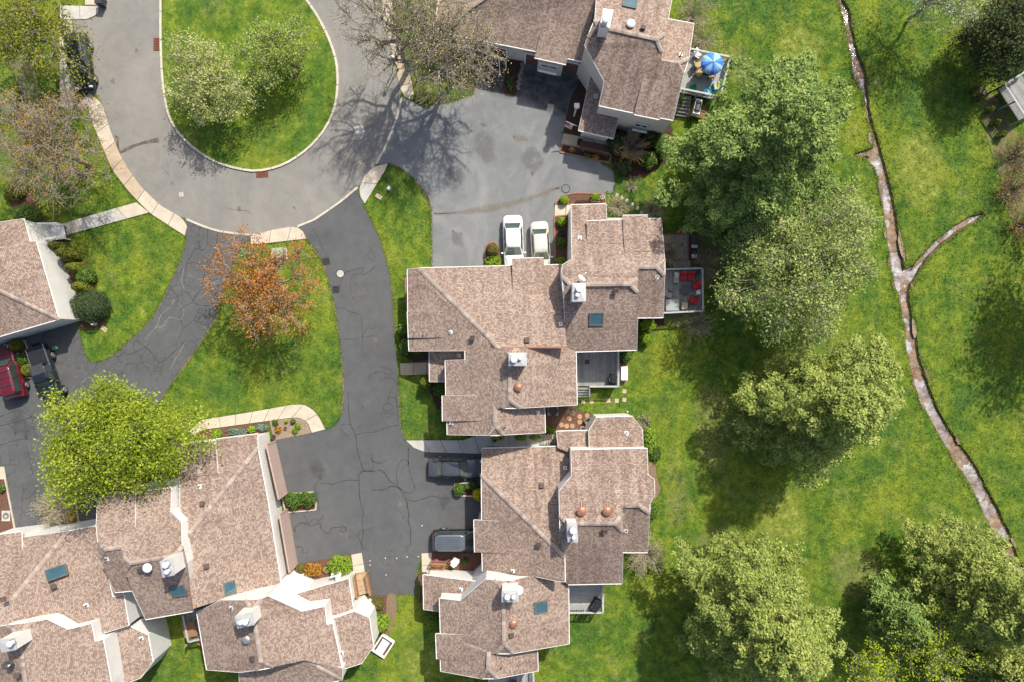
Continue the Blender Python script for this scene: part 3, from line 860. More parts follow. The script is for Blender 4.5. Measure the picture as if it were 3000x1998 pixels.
for (ox, oy), wd, mm, pts in [
    (e2, .07, 'tar', [(1910, 540), (1905, 650), (1880, 730), (1800, 720), (1760, 780), (1715, 860), (1710, 930), (1690, 1000)]),
    (e2, .07, 'tar', [(1995, 560), (1995, 640), (1965, 760), (1930, 850), (1880, 950), (1860, 1060), (1820, 1130), (1770, 1200)]),
    (e2, .06, 'tar', [(1715, 860), (1800, 850), (1865, 905), (1880, 960)]), (e2, .05, 'tar', [(1870, 790), (1920, 820), (1930, 870)]),
    (e2, .05, 'tar', [(1880, 1000), (1950, 1010), (2000, 1000)]), (e2, .05, 'tar', [(1830, 770), (1850, 730)]),
    (e2, .05, 'tar', [(1680, 900), (1640, 980), (1620, 1060)]), (e2, .05, 'tar', [(1540, 1085), (1590, 1110)]),
    (e2, .05, 'tar', [(1660, 1130), (1720, 1120), (1770, 1200), (1840, 1240), (1960, 1240)]),
    (e2, .06, 'crackpale', [(1600, 1190), (1560, 1260), (1480, 1330), (1450, 1420), (1380, 1500), (1340, 1560)]),
    (e2, .05, 'tar', [(1770, 1215), (1680, 1260), (1650, 1330), (1680, 1450), (1640, 1560)]),
    (e2, .05, 'crackpale', [(1640, 1220), (1690, 1290), (1660, 1370), (1560, 1350), (1500, 1430), (1450, 1440)]),
    (e2, .05, 'tar', [(1830, 1270), (1780, 1370), (1690, 1450)]), (e2, .05, 'tar', [(1780, 1380), (1850, 1410), (1920, 1430)]),
    (e2, .05, 'tar', [(1540, 1470), (1480, 1540)]), (e2, .05, 'crackpale', [(1690, 900), (1670, 1010), (1690, 1090)]),
    (f2, .06, 'tar', [(1330, 40), (1400, 110), (1470, 190), (1560, 130), (1640, 60), (1690, 0)]),
    (f2, .05, 'tar', [(1470, 190), (1440, 240)]), (f2, .05, 'tar', [(1180, 120), (1250, 90), (1330, 50)]),
    (f2, .05, 'crackpale', [(1700, 10), (1650, 100), (1600, 180), (1560, 260)]),
    (f2, .08, 'tar', [(0, 690), (100, 645), (190, 630), (290, 690), (420, 710)]),
    (f2, .07, 'tar', [(0, 770), (100, 750), (250, 710), (290, 690), (310, 790), (320, 840)]),
    (f2, .06, 'tar', [(0, 950), (120, 910), (260, 890), (300, 900)]),
    (f2, .06, 'tar', [(240, 950), (270, 1060), (300, 1220)]), (f2, .05, 'tar', [(170, 820), (260, 820), (320, 850)]),
    (f2, .05, 'crackpale', [(740, 400), (800, 330), (900, 300)])]:
    crack(Z(ox, oy, pts), wd, mm, parent=side)
for pts in ([(1060, 240), (1110, 250), (1130, 300), (1135, 400)], [(960, 750), (1000, 735), (1060, 745)], [(1150, 760), (1170, 810)], [(1310, 1165), (1340, 1150), (1360, 1130)]):
    crack(Z(0, 0, pts), .03, 'crackpale', .0125, rd)
for pts in ([(1490, -30), (1530, 20), (1560, 50)], [(2080, 345), (2150, 365), (2250, 370), (2310, 400)]):
    crack(Z(0, 500, pts), .04, 'tar', .0125, rd)

# sandy grit swept against the driveway edges
def grit(line, w_, parent):
    o = crack(line, w_ * .62, 'soil', .0125, parent); o.name = 'edge_grit'
for ln, w_ in (([(636, 930), (604, 982), (562, 1040), (532, 1083), (507, 1118)], .34), ([(541, 722), (528, 766), (505, 816), (480, 871), (450, 926), (413, 970)], .16), ([(1000, 1040), (1004, 1100), (1004, 1160), (999, 1210)], .30), ([(975, 870), (985, 930), (994, 990)], .18), ([(957, 810), (940, 764), (915, 727)], .2)):
    grit(ln, w_, court if ln[0][0] > 700 else side)
for ln, w_ in (([(1168, 1130), (1172, 1220), (1178, 1262), (1188, 1284)], .28), ([(1143, 800), (1150, 870), (1156, 940), (1158, 1000)], .16)): grit(ln, w_, court)
grit([(1250, 574), (1262, 612), (1264, 700), (1264, 780)], .2, bpy.data.objects['forecourt_driveway']); grit([(1215, 532), (1235, 552), (1256, 590)], .35, bpy.data.objects['forecourt_driveway'])

# worn, oily and darker asphalt areas
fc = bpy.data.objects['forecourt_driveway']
softpatch('dark_area', [(1420, 165), (1560, 195), (1712, 225), (1690, 290), (1665, 350), (1600, 335), (1520, 300), (1440, 285), (1400, 240)], .0145, MT['dark_patch'], fc, .9)  # soft-edged patch, darker than the asphalt around it
for x, y, r, mm, par in ((1340, 700, 26, 'wear', fc), (1420, 430, 40, 'wear', fc), (1330, 520, 36, 'wear', fc), (1560, 470, 34, 'wear', fc), (1080, 1180, 30, 'wear', court), (1100, 1000, 26, 'wear', court), (930, 1380, 34, 'oil', court), (1180, 1480, 30, 'wear', court), (1300, 1470, 18, 'oil', court), (1010, 1560, 30, 'wear', court), (1140, 1640, 34, 'wear', court),
                         (1055, 850, 28, 'wear', court), (560, 800, 26, 'wear', side), (480, 960, 30, 'wear', side), (60, 1250, 40, 'oil', side), (150, 1350, 34, 'wear', side), (505, 540, 7, 'oil', rd), (700, 612, 9, 'oil', rd), (862, 610, 7, 'oil', rd), (330, 240, 9, 'oil', rd), (1060, 330, 9, 'oil', rd), (400, 150, 8, 'oil', rd)):
    pts = [(x + r * RND.uniform(.6, 1.2) * math.cos(k * .785), y + r * RND.uniform(.6, 1.5) * math.sin(k * .785)) for k in range(8)]
    softpatch('oil_mark' if mm == 'oil' else 'worn_area', pts, .0118, MT[mm], par, r / PPM * .35)
gnd = bpy.data.objects['ground']
for pts, mm in (([(2215, 1445), (2270, 1425), (2330, 1430), (2370, 1500), (2385, 1580), (2300, 1600), (2215, 1560)], 'bright'), ([(2700, 1560), (2790, 1530), (2860, 1570), (2850, 1640), (2760, 1700), (2700, 1640)], 'dry'),
                ([(2040, 1560), (2120, 1520), (2200, 1560), (2160, 1640), (2080, 1680), (2030, 1640)], 'dry'), ([(2420, 1620), (2500, 1590), (2590, 1650), (2560, 1760), (2460, 1760)], 'dry'), ([(2030, 1150), (2120, 1120), (2170, 1220), (2130, 1380), (2040, 1360)], 'dry'),
                ([(2260, 120), (2350, 60), (2420, 160), (2400, 300), (2300, 260)], 'bright'), ([(2620, 420), (2720, 380), (2780, 500), (2740, 620), (2650, 600)], 'bright'), ([(2110, 120), (2190, 140), (2230, 220), (2160, 260), (2110, 200)], 'dry'), ([(1960, 1400), (2010, 1380), (2030, 1500), (1970, 1560), (1945, 1480)], 'dry'),
                ([(1330, 1880), (1260, 1860), (1170, 1900), (1180, 1990), (1260, 2010)], 'bright'), ([(640, 400), (760, 430), (850, 400), (800, 470), (700, 480)], None)):
    if mm: softpatch('turf_patch', pts, .012, MT[mm], gnd, 1.0)

# grates, manholes, patches
def grate(px, py, wd, ht, rz, m, label, nb=8, rows=2):
    c = W(px, py, .015); t = thing('storm_drain', label, 'drain', c, rz)
    b = MB()
    fw = .06
    for s in (-1, 1):
        b.box((0, s * (ht / 2 - fw / 2), .012), (wd, fw, .05)); b.box((s * (wd / 2 - fw / 2), 0, .012), (fw, ht - 2 * fw, .05))
    b.build('frame', MT[m], t, False)
    MB().box((0, 0, -.004), (wd - .02, ht - .02, .02)).build('pit', MT['black'], t, False)
    me = None
    for i in range(nb):
        x = -wd / 2 + fw + (wd - 2 * fw) * (i + .5) / nb
        if me is None:
            o = MB().box((0, 0, .016), ((wd - 2 * fw) / nb * .5, ht - 2 * fw, .035)).build('bar', MT[m], t, False); me = o.data
        else: o = link('bar', me, t, False)
        o.location = (x, 0, 0)
    for k in range(1, rows):
        MB().box((0, -ht / 2 + ht * k / rows, .02), (wd - 2 * fw, .07, .04)).build('cross_bar', MT[m], t, False)
    return t
grate(462, 131, .75, 1.15, 0, 'rust', 'rusty storm drain grate beside the island kerb on its straight side', 6, 5)
grate(768, 509, 1.1, .75, .05, 'rust', 'rusty storm drain grate at the foot of the curved island kerb', 8, 4)
grate(955, 767, .70, .62, .25, 'iron', 'black iron drain grate higher up the driveway edge beside a green utility box', 9)
grate(984, 849, .62, .66, .06, 'iron', 'black iron drain grate below the round manhole on the driveway', 9)
grate(1812, 483, 1.0, .75, 1.4, 'rust', 'brown metal grate at the corner of the forecourt by the shrubs', 9, 2)
def manhole(px, py, r, m, label, ring=True):
    t = thing('manhole_cover', label, 'manhole', W(px, py, .012))
    MB().lathe((0, 0, 0), [(r * 1.25, 0), (r * 1.25, .006), (r * 1.02, .008)], 24).build('collar', MT['tar' if ring else m], t, False)
    b = MB().lathe((0, 0, .006), [(r, 0), (r, .012), (r * .9, .012), (r * .88, .007), (r * .8, .007), (r * .78, .012)], 24)
    for k in range(-3, 4): b.box((0, k * r * .2, .016), (r * 1.1, r * .07, .014))
    b.build('lid', MT[m], t, False)
manhole(997, 803, .33, 'conc_grey', 'round pale manhole cover between the two black drain grates')
manhole(1657, 554, .33, 'drive_blue', 'round grey manhole cover on the forecourt near the brick edged bed')
def sqcover(px, py, s, m, label):
    t = thing('valve_cover', label, 'cover', W(px, py, .010), RND.uniform(-.4, .4))
    MB().box((0, 0, .006), (s, s, .014), taper=.96).build('plate', MT[m], t, False)
    MB().lathe((0, 0, .013), [(s * .3, 0), (s * .3, .008), (s * .24, .008)], 14).build('lid', MT['conc_tan'], t, False)
sqcover(531, 571, .40, 'conc_grey', 'small square concrete valve cover alone on the grey road bend')
sqcover(1056, 476, .34, 'conc', 'small square pale cover on the road beneath the bare tree shadow')
t = thing('utility_patch', 'square greenish patched cover in the branch shadows on the road', 'cover', W(1053, 381, .010), .35)
MB().box((0, 0, .005), (.85, .75, .012)).build('patch', MT['conc_grey'], t, False)
for (x, y, rz, lb) in ((305, 965, -.6, 'flat rectangular concrete cover in grass near the round clipped bush'), (1110, 577, -.55, 'flat rectangular concrete cover in grass beside the kerb apron')):
    t = thing('meter_cover', lb, 'cover', W(x, y, .02), rz)
    MB().box((0, 0, .01), (.62, .38, .06), taper=.97).build('lid', MT['conc_tan'], t, False)
    MB().box((.1, 0, .042), (.12, .05, .01)).build('handle', MT['iron'], t, False)
# ================================================================ HOUSES
capme = None
def cap_mesh():
    L, hw = .36, .165
    vs = []
    for x, dz in ((0, .0), (L, .022)):
        vs += [(x, -hw, .012 + dz), (x, 0, .058 + dz), (x, hw, .012 + dz), (x, -hw, -.02 + dz), (x, hw, -.02 + dz)]
    fs = [(0, 5, 6, 1), (1, 6, 7, 2), (3, 8, 5, 0), (2, 7, 9, 4), (0, 1, 2, 4, 3), (8, 9, 7, 6, 5)]
    out = []
    for m in MT['cap']:
        me = bpy.data.meshes.new('ridge_cap'); me.from_pydata(vs, [], fs); me.materials.append(m); me.update(); out.append(me)
    return out
CAPS = cap_mesh()

class Vol:
    """one roofed volume: roof faces given as (plane, pixel polygon); walls drop from its outline"""
    def __init__(s, house, faces, notrim=(), wall=True, inset=.28, siding='siding', trim='trim', base=-.08, th=.2, copper=(), dz=0.0, rakes=True):
        acc = {}
        for pl, poly in faces:
            for p in poly: acc.setdefault(p, []).append(hit(pl, *p).z + dz)
        s.pos = {p: W(p[0], p[1], sum(z) / len(z)) for p, z in acc.items()}
        b = MB(); b.uv = []
        ecount = {}
        for pl, poly in faces:
            P = [s.pos[p] for p in poly]
            a = sum(P[i].x * P[(i + 1) % len(P)].y - P[(i + 1) % len(P)].x * P[i].y for i in range(len(P)))
            if a < 0: poly = poly[::-1]; P = P[::-1]
            n = pl[1]; sl = math.sqrt(1 + pl[2] ** 2)
            tri = tessellate_polygon([[Vector((p.x, p.y, 0)) for p in P]])
            for t in tri:
                A, B, D = [P[i] for i in t]
                cr = (B.x - A.x) * (D.y - A.y) - (B.y - A.y) * (D.x - A.x)
                if abs(cr) < 1e-9: continue
                if cr < 0: t = t[::-1]
                q = [P[i] for i in t]; k = len(b.v)
                b.v += [tuple(v) for v in q]; b.f.append([k, k + 1, k + 2]); b.m.append(0)
                b.uv.append([((-v.x * n.y + v.y * n.x), (v.x * n.x + v.y * n.y) * sl) for v in q])
                k = len(b.v)
                b.v += [(v.x, v.y, v.z - th) for v in q]; b.f.append([k + 2, k + 1, k]); b.m.append(1); b.uv.append([(0, 0)] * 3)
            m = len(poly)
            for i in range(m): ecount.setdefault((poly[i], poly[(i + 1) % m]), 0)
        bnd = {e[0]: e[1] for e in ecount if (e[1], e[0]) not in ecount}
        # order the outline
        loop = []; start = next(iter(bnd)); cur = start
        while True:
            loop.append(cur); cur = bnd[cur]
            if cur == start or len(loop) > 200: break
        s.loop = loop
        m = len(loop)
        for i in range(m):
            A, B = s.pos[loop[i]], s.pos[loop[(i + 1) % m]]
            k = len(b.v)
            b.v += [(A.x, A.y, A.z - th), (B.x, B.y, B.z - th), tuple(B), tuple(A)]
            b.f.append([k, k + 1, k + 2, k + 3]); b.m.append(0 if loop[i] in notrim and loop[(i + 1) % m] in notrim else 1); b.uv.append([(A.x, A.y), (B.x, B.y), (B.x, B.y + .2), (A.x, A.y + .2)])
        s.roof = b.build('roof', [MT['shingle'], MT[trim]], house)
        # fascia boards and gutters
        for i in range(m):
            p, q = loop[i], loop[(i + 1) % m]
            if p in notrim and q in notrim: continue
            A, B = s.pos[p], s.pos[q]; d = B - A
            if d.length < .25: continue
            nrm = Vector((d.y, -d.x, 0)).normalized()
            horiz = abs(d.z) / d.length < .12
            if not horiz and not rakes: continue
            wd = .06 if horiz else .025
            o_ = nrm * (wd / 2 + .004)
            mb = MB()
            ht = .13 if horiz else .2
            zc = -.055 if horiz else -.085
            if horiz:
                off = Vector((0, 0, zc)) + o_
                mb.bar(A + off, B + off, wd, ht)
                nt_ = max(1, int(d.length / .9))
                for k in range(nt_):
                    c = A.lerp(B, (k + .5) / nt_) + o_
                    mb.box((c.x, c.y, c.z + .025), (.05, wd * 1.5, .02), math.atan2(d.y, d.x))
            else: mb.bar(A + o_ + Vector((0, 0, zc)), B + o_ + Vector((0, 0, zc)), wd, ht)
            cop = p in copper and q in copper
            mb.build('gutter' if horiz else 'rake_trim', MT['copper' if cop else trim], s.roof)
        s.house = house
        if wall:
            xy = [(s.pos[p].x, s.pos[p].y) for p in loop]
            ins = offset_poly(xy, inset)
            b = MB()
            top = [(x, y, s.pos[p].z - .14) for (x, y), p in zip(ins, loop)]
            bot = [(x, y, base) for x, y in ins]
            b.add(top + bot, [(i + m, (i + 1) % m + m, (i + 1) % m, i) for i in range(m)])
            s.wall = b.build('wall', MT[siding], house)
            s.ins = ins
    def caps(s, *lines):
        for p, q in lines:
            A, B = s.pos[p], s.pos[q]
            if A.z > B.z: A, B = B, A
            d = B - A; L = d.length
            n = max(1, int(L / .30)); x = d / L
            y = Vector((0, 0, 1)).cross(x).normalized(); zz = x.cross(y)
            R = Matrix((x, y, zz)).transposed().to_4x4()
            for k in range(n):
                o = link('ridge_cap', CAPS[RND.choice((0, 0, 0, 1, 2))], s.roof)
                P = A + d * (k / n)
                o.matrix_local = Matrix.Translation(P + Vector((0, 0, .012))) @ R

def frame_on(pl, px, py, rot=0.0):
    """matrix sitting on a roof plane: x along the eave, y up the slope, z the normal"""
    P = hit(pl, px, py); n = pl[1]
    y = Vector((n.x, n.y, pl[2])).normalized()
    x = Vector((n.y, -n.x, 0)).normalized()
    z = x.cross(y).normalized()
    if z.z < 0: x = -x; z = -z
    return Matrix.Translation(P) @ Matrix((x, y, z)).transposed().to_4x4()

def place(mb, name, m, parent, M):
    mb.v = [tuple(M @ Vector(v)) for v in mb.v]
    return mb.build(name, m, parent)

def boxvent(house, pl, px, py):
    M = frame_on(pl, px, py)
    b = MB().box((0, 0, .10), (.30, .30, .2)).box((0, 0, .22), (.42, .44, .07), taper=.9)
    place(b, 'roof_vent', MT['brownvent'], house, M)

def pipevent(house, pl, px, py):
    M = frame_on(pl, px, py); M2 = Matrix.Translation(M.translation)
    r = place(MB().box((0, .06, .015), (.3, .34, .03)), 'vent_boot', MT['whitemetal'], house, M)
    place(MB().tube((0, 0, -.05), (0, 0, .32), .055, .055, 10), 'vent_pipe', MT['darkgrey'], r, M2)

def dishvent(house, pl, px, py, m='whitemetal', r=.36):
    """mushroom shaped roof fan"""
    M = frame_on(pl, px, py); M2 = Matrix.Translation(M.translation)
    place(MB().lathe((0, 0, -.1), [(r * .62, 0), (r * .62, .33), (r, .33), (r * .97, .40), (r * .7, .47), (r * .3, .50), (.02, .51)], 20), 'roof_fan', MT[m], house, M2)

def skylight(house, pl, px, py, wd, ht, m='skyglass', fm='bronze'):
    M = frame_on(pl, px, py)
    b = MB()
    for s in (-1, 1):
        b.box((s * (wd / 2 - .04), 0, .06), (.08, ht, .16)); b.box((0, s * (ht / 2 - .04), .06), (wd - .16, .08, .16))
    f = place(b, 'skylight', MT[fm], house, M)
    place(MB().box((0, 0, .085), (wd - .16, ht - .16, .03)), 'pane', MT[m], f, M)
    place(MB().box((0, -ht / 2 + .22, .104), (wd - .18, .02, .008)), 'glazing_bar', MT[fm], f, M)

def chimney(house, poly, zt, zb, flues, m='galvcap'):
    """poly: pixel outline of the chimney's top; flues: (px,py,r,h)"""
    P = wp(poly, zt)
    b = MB().prism([(p.x, p.y) for p in P], zb, zt - .06)
    ch = b.build('chimney', MT['siding'], house)
    c = sum((Vector((p.x, p.y)) for p in P), Vector((0, 0))) / len(P)
    Q = [c + (p - c) * 1.06 for p in P]
    b = MB(); n = len(Q)
    vs = [(q.x, q.y, zt - .06) for q in Q] + [(q.x, q.y, zt - .01) for q in Q] + [(c.x, c.y, zt + .06)]
    fs = [(i, (i + 1) % n, (i + 1) % n + n, i + n) for i in range(n)] + [(i + n, (i + 1) % n + n, 2 * n) for i in range(n)] + [tuple(range(n))[::-1]]
    b.add(vs, fs)
    b.build('chimney_cap', MT[m], ch)
    for px, py, r, h in flues:
        p = W(px, py, zt + h)
        fl = MB().lathe((p.x, p.y, zt), [(r * .8, 0), (r * .8, h * .62), (r * .6, h * .64), (r * .6, h * .78), (r * 1.05, h * .78), (r, h * .92), (r * .6, h), (.01, h + .02)], 18).build('flue', MT['whitemetal'], ch, smooth=False)
        MB().lathe((p.x, p.y, zt + .05), [(r * 1.15, 0), (r * 1.15, .05), (r * .85, .06)], 18).build('storm_collar', MT['metal'], fl)

def window(house, a, b, z0, z1, out=.03, frame='trim', glass='glass', bars=1, name='window'):
    """a, b: pixel positions (at mid height) of the two jambs; set just proud of the wall"""
    zm = (z0 + z1) / 2
    A = W(a[0], a[1], zm).to_2d(); B = W(b[0], b[1], zm).to_2d()
    return window_w(house, A, B, z0, z1, out, frame, glass, bars, name)
def window_w(house, A, B, z0, z1, out=.03, frame='trim', glass='glass', bars=1, name='window'):
    d = B - A; L = d.length; d.normalize(); c = (A + B) / 2; rz = math.atan2(d.y, d.x); zm = (z0 + z1) / 2
    fb = MB(); h = z1 - z0
    n2 = Vector((d.y, -d.x)) * out
    cc = Vector((c.x, c.y, 0)) + Vector((n2.x, n2.y, 0))
    fr = .06
    for zz in (z0 + fr / 2, z1 - fr / 2): fb.box((cc.x, cc.y, zz), (L, .12, fr), rz)
    for k in (-1, 1):
        p = cc + Vector((d.x, d.y, 0)) * k * (L / 2 - fr / 2); fb.box((p.x, p.y, zm), (fr, .12, h - 2 * fr), rz)
    for k in range(1, bars):
        p = cc + Vector((d.x, d.y, 0)) * (-L / 2 + L * k / bars); fb.box((p.x, p.y, zm), (.05, .09, h - 2 * fr), rz)
    f = fb.build(name, MT[frame], house)
    MB().box((cc.x, cc.y, zm), (L - fr * 1.6, .05, h - fr * 1.6), rz).build('pane', MT[glass], f)
    MB().box((cc.x + n2.x * 1.5, cc.y + n2.y * 1.5, z0 - .03), (L + .12, .17, .05), rz).build('sill', MT[frame], f)
    return f
def garage(house, a, b, z1=2.25, m='garage', out=.05):
    """sectional garage door between ground pixels a and b"""
    A = W(*a).to_2d(); B = W(*b).to_2d(); d = B - A; L = d.length; d.normalize(); c = (A + B) / 2; rz = math.atan2(d.y, d.x)
    n2 = Vector((d.y, -d.x))
    fb = MB()
    for k in (-1, 1):
        p = c + d * k * (L / 2 + .05) + n2 * out; fb.box((p.x, p.y, z1 / 2 + .05), (.12, .14, z1 + .1), rz)
    p = c + n2 * out; fb.box((p.x, p.y, z1 + .06), (L, .14, .13), rz)
    f = fb.build('garage_door', MT['trim' if m == 'garage' else m], house)
    for k in range(4):
        p = c + n2 * (out - .01)
        MB().box((p.x, p.y, z1 * (k + .5) / 4), (L - .02, .06, z1 / 4 - .025), rz).build('panel', MT[m], f)
    return f
def vent_list(house, fn, items):
    for pl, px, py in items: fn(house, pl, px, py)

def house_root(px, py, label):
    p = W(px, py); return thing('townhouse', label, 'house', (p.x, p.y, 0))

# ---------------------------------------------------------------- middle house (B)
HB = house_root(1550, 950, 'pair of joined townhouses with two white chimneys and white cars parked before the garage')
PN1 = plane((1226, 787, 3.2), (1648, 777, 3.2), (0, 1), .45)
PW1 = plane((1194, 790, 3.05), (1199, 1027, 3.05), (1, 0), .43)
v = Vol(HB, [(PN1, [(1226, 787), (1498, 780), (1648, 777), (1655, 943), (1660, 1016), (1460, 1017)]),
             (PW1, [(1194, 790), (1226, 787), (1460, 1017), (1487, 1036), (1487, 1060), (1363, 1056), (1363, 1026), (1199, 1027), (1197, 991)])],
        notrim=[(1460, 1017), (1487, 1036), (1487, 1060), (1363, 1056), (1363, 1026), (1655, 943), (1648, 777), (1660, 1016)])
v.caps(((1226, 787), (1460, 1017)), ((1460, 1017), (1487, 1036)))
B1 = v
# raised garage dormer and the raised west eave
def bump(house, pl, top, eave, dz, **kw):
    """shed dormer: top = 2 pixels on the main plane, eave = 2 pixels raised dz above it"""
    T = [hit(pl, *p) for p in top]; E = [hit(pl, *p) for p in eave]
    e = (E[0] + E[1]) / 2 + Vector((0, 0, dz)); t = (T[0] + T[1]) / 2 + Vector((0, 0, .04))
    n = pl[1]; run = (t - e).x * n.x + (t - e).y * n.y
    s = (t.z - e.z) / run
    pl2 = (Vector((t.x, t.y, t.z)), n, s)
    return Vol(house, [(pl2, [top[0], top[1], eave[1], eave[0]])], notrim=[top[0], top[1]], rakes=False, **kw), pl2
bump(HB, PN1, [(1502, 860), (1597, 858)], [(1500, 759), (1593, 757)], .55)
bump(HB, PW1, [(1300, 914), (1300, 990)], [(1194, 914), (1197, 991)], .22)
PN2 = plane((1672, 835, 7.0), (1845, 833, 7.0), (0, -1), -.46)
PS2 = plane((1672, 835, 7.0), (1845, 833, 7.0), (0, 1), -.46)
PJW = plane((1648, 812, 6.35), (1652, 863, 6.35), (1, 0), .75)
PJE = plane((1868, 817, 6.35), (1868, 857, 6.35), (-1, 0), .75)
v = Vol(HB, [(PN2, [(1672, 835), (1648, 812), (1646, 793), (1648, 777), (1676, 760), (1673, 602), (1775, 599), (1777, 642), (1937, 642), (1947, 760), (1923, 783), (1873, 783), (1868, 800), (1868, 817), (1845, 833)]),
             (PS2, [(1672, 835), (1845, 833), (1868, 857), (1868, 932), (1865, 1024), (1687, 1029), (1660, 1016), (1655, 943), (1652, 863)]),
             (PJW, [(1648, 812), (1672, 835), (1652, 863)]), (PJE, [(1868, 817), (1868, 857), (1845, 833)])],
        notrim=[(1868, 800), (1868, 817), (1868, 857), (1868, 932), (1660, 1016), (1687, 1029), (1655, 943), (1923, 783), (1873, 783)], inset=.03)
v.caps(((1672, 835), (1845, 833)), ((1648, 812), (1672, 835)), ((1652, 863), (1672, 835)), ((1868, 817), (1845, 833)), ((1868, 857), (1845, 833)))
PS3 = plane((1873, 783, 6.28), (1923, 783, 6.28), (0, 1), -.46)
PJ3 = plane((1947, 760, 5.9), (1947, 808, 5.9), (-1, 0), .6)
v3 = Vol(HB, [(PS3, [(1866, 783), (1923, 783), (1947, 808), (1943, 931), (1866, 932)]), (PJ3, [(1947, 760), (1947, 808), (1923, 783)])],
         notrim=[(1866, 783), (1923, 783), (1866, 932), (1947, 760)], inset=.03)
v3.caps(((1866, 783), (1923, 783)), ((1923, 783), (1947, 808)), ((1947, 760), (1923, 783)))
bump(HB, PN2, [(1720, 716), (1942, 712)], [(1719, 649), (1937, 642)], .5)
bump(HB, PN2, [(1830, 740), (1905, 738)], [(1824, 633), (1898, 632)], .78)
PE5 = plane((1495, 1090, 7.0), (1492, 1170, 7.0), (1, 0), -.43)
PW5 = plane((1495, 1090, 7.0), (1492, 1170, 7.0), (-1, 0), -.43)
PJ5 = plane((1473, 1194, 6.45), (1527, 1194, 6.45), (0, -1), .75)
v = Vol(HB, [(PW5, [(1495, 1036), (1492, 1170), (1473, 1194), (1451, 1197), (1451, 1245), (1430, 1274), (1311, 1272), (1310, 1233), (1307, 1158), (1305, 1055), (1363, 1053), (1363, 1026), (1440, 1020), (1462, 1018), (1497, 1018)]),
             (PE5, [(1495, 1036), (1497, 1018), (1660, 1016), (1687, 1029), (1690, 1185), (1527, 1194), (1492, 1170)]),
             (PJ5, [(1473, 1194), (1492, 1170), (1527, 1194)])],
        notrim=[(1462, 1018), (1497, 1018), (1495, 1036), (1660, 1016), (1687, 1029), (1363, 1026), (1440, 1020), (1473, 1194), (1451, 1197), (1451, 1245)], inset=.03, dz=-.02)
v.caps(((1495, 1036), (1492, 1170)), ((1473, 1194), (1492, 1170)), ((1527, 1194), (1492, 1170)))
PE6 = plane((1451, 1197, 6.42), (1451, 1245, 6.42), (1, 0), -.45)
PJ6 = plane((1430, 1274, 6.05), (1475, 1273, 6.05), (0, -1), .6)
v = Vol(HB, [(PE6, [(1451, 1188), (1451, 1245), (1475, 1273), (1597, 1266), (1595, 1186)]), (PJ6, [(1430, 1274), (1451, 1245), (1475, 1273)])],
        notrim=[(1451, 1188), (1451, 1245), (1595, 1186), (1430, 1274)], inset=.03)
v.caps(((1451, 1188), (1451, 1245)), ((1451, 1245), (1475, 1273)), ((1430, 1274), (1451, 1245)))
bump(HB, PW5, [(1403, 1158), (1403, 1232)], [(1296, 1158), (1297, 1233)], .3)
PP4 = plane((1258, 1027, 2.7), (1259, 1117, 2.7), (1, 0), .25)
Vol(HB, [(PP4, [(1258, 1027), (1370, 1024), (1370, 1055), (1312, 1056), (1312, 1117), (1259, 1117)])], notrim=[(1370, 1024), (1370, 1055), (1312, 1056), (1312, 1117)], inset=.3)
# copper capped upstand where the north slope overhangs the rear roof
A_, B_ = B1.pos[(1460, 1017)], B1.pos[(1660, 1016)]
MB().bar(A_ + Vector((0, 0, -.02)), B_ + Vector((0, 0, -.02)), .13, .16).build('copper_flashing', MT['copper'], HB)
chimney(HB, [(1678, 832), (1715, 832), (1716, 883), (1678, 883)], 8.3, 4.5, [(1697, 848, .24, .45), (1692, 865, .16, .35)])
chimney(HB, [(1491, 1033), (1541, 1033), (1542, 1070), (1492, 1070)], 8.3, 4.5, [(1506, 1052, .25, .4), (1524, 1048, .15, .35)])
skylight(HB, PS2, 1747, 935, 1.18, 1.15)
for pl, x, y in ((PW1, 1386, 992), (PN1, 1544, 999), (PS2, 1804, 850)): boxvent(HB, pl, x, y)
for pl, x, y in ((PW1, 1240, 984), (PW1, 1319, 974), (PN1, 1642, 949), (PS3, 1925, 812), (PN2, 1699, 700), (PE6, 1479, 1252), (PE6, 1574, 1208), (PW5, 1324, 1238), (PP4, 1343, 1041)): pipevent(HB, pl, x, y)
dishvent(HB, PE5, 1518, 1133, 'copper_hood', .34)
garage(HB, (1290, 800), (1420, 796)); garage(HB, (1475, 794), (1600, 790))
window(HB, (1222, 870), (1224, 920), 1.0, 2.2); window(HB, (1690, 640), (1692, 680), 1.0, 2.3)

# ---------------------------------------------------------------- lower right house (C)
HC = house_root(1600, 1600, 'pair of joined townhouses with copper roof fans and dark cars parked by its garage')
PN1 = plane((1413, 1313, 2.8), (1641, 1307, 2.8), (0, 1), .44)
PW1 = plane((1411, 1392, 3.75), (1414, 1672, 3.75), (1, 0), .45)
v = Vol(HC, [(PN1, [(1413, 1313), (1641, 1307), (1676, 1312), (1676, 1394), (1640, 1440), (1646, 1607), (1654, 1630), (1411, 1392)]),
             (PW1, [(1411, 1392), (1654, 1630), (1655, 1703), (1638, 1702), (1570, 1688), (1414, 1672), (1413, 1621), (1412, 1522)])],
        notrim=[(1676, 1312), (1676, 1394), (1640, 1440), (1646, 1607), (1654, 1630), (1641, 1307), (1570, 1688), (1414, 1672)])
v.caps(((1411, 1392), (1654, 1630)))
bump(HC, PW1, [(1460, 1526), (1490, 1621)], [(1389, 1522), (1391, 1617)], .12)
PN2 = plane((1662, 1532, 7.7), (1802, 1532, 7.7), (0, -1), -.46)
PS2 = plane((1662, 1532, 7.7), (1802, 1532, 7.7), (0, 1), -.46)
PJW = plane((1640, 1508, 7.1), (1642, 1563, 7.1), (1, 0), .8)
PJE = plane((1825, 1503, 7.1), (1825, 1557, 7.1), (-1, 0), .8)
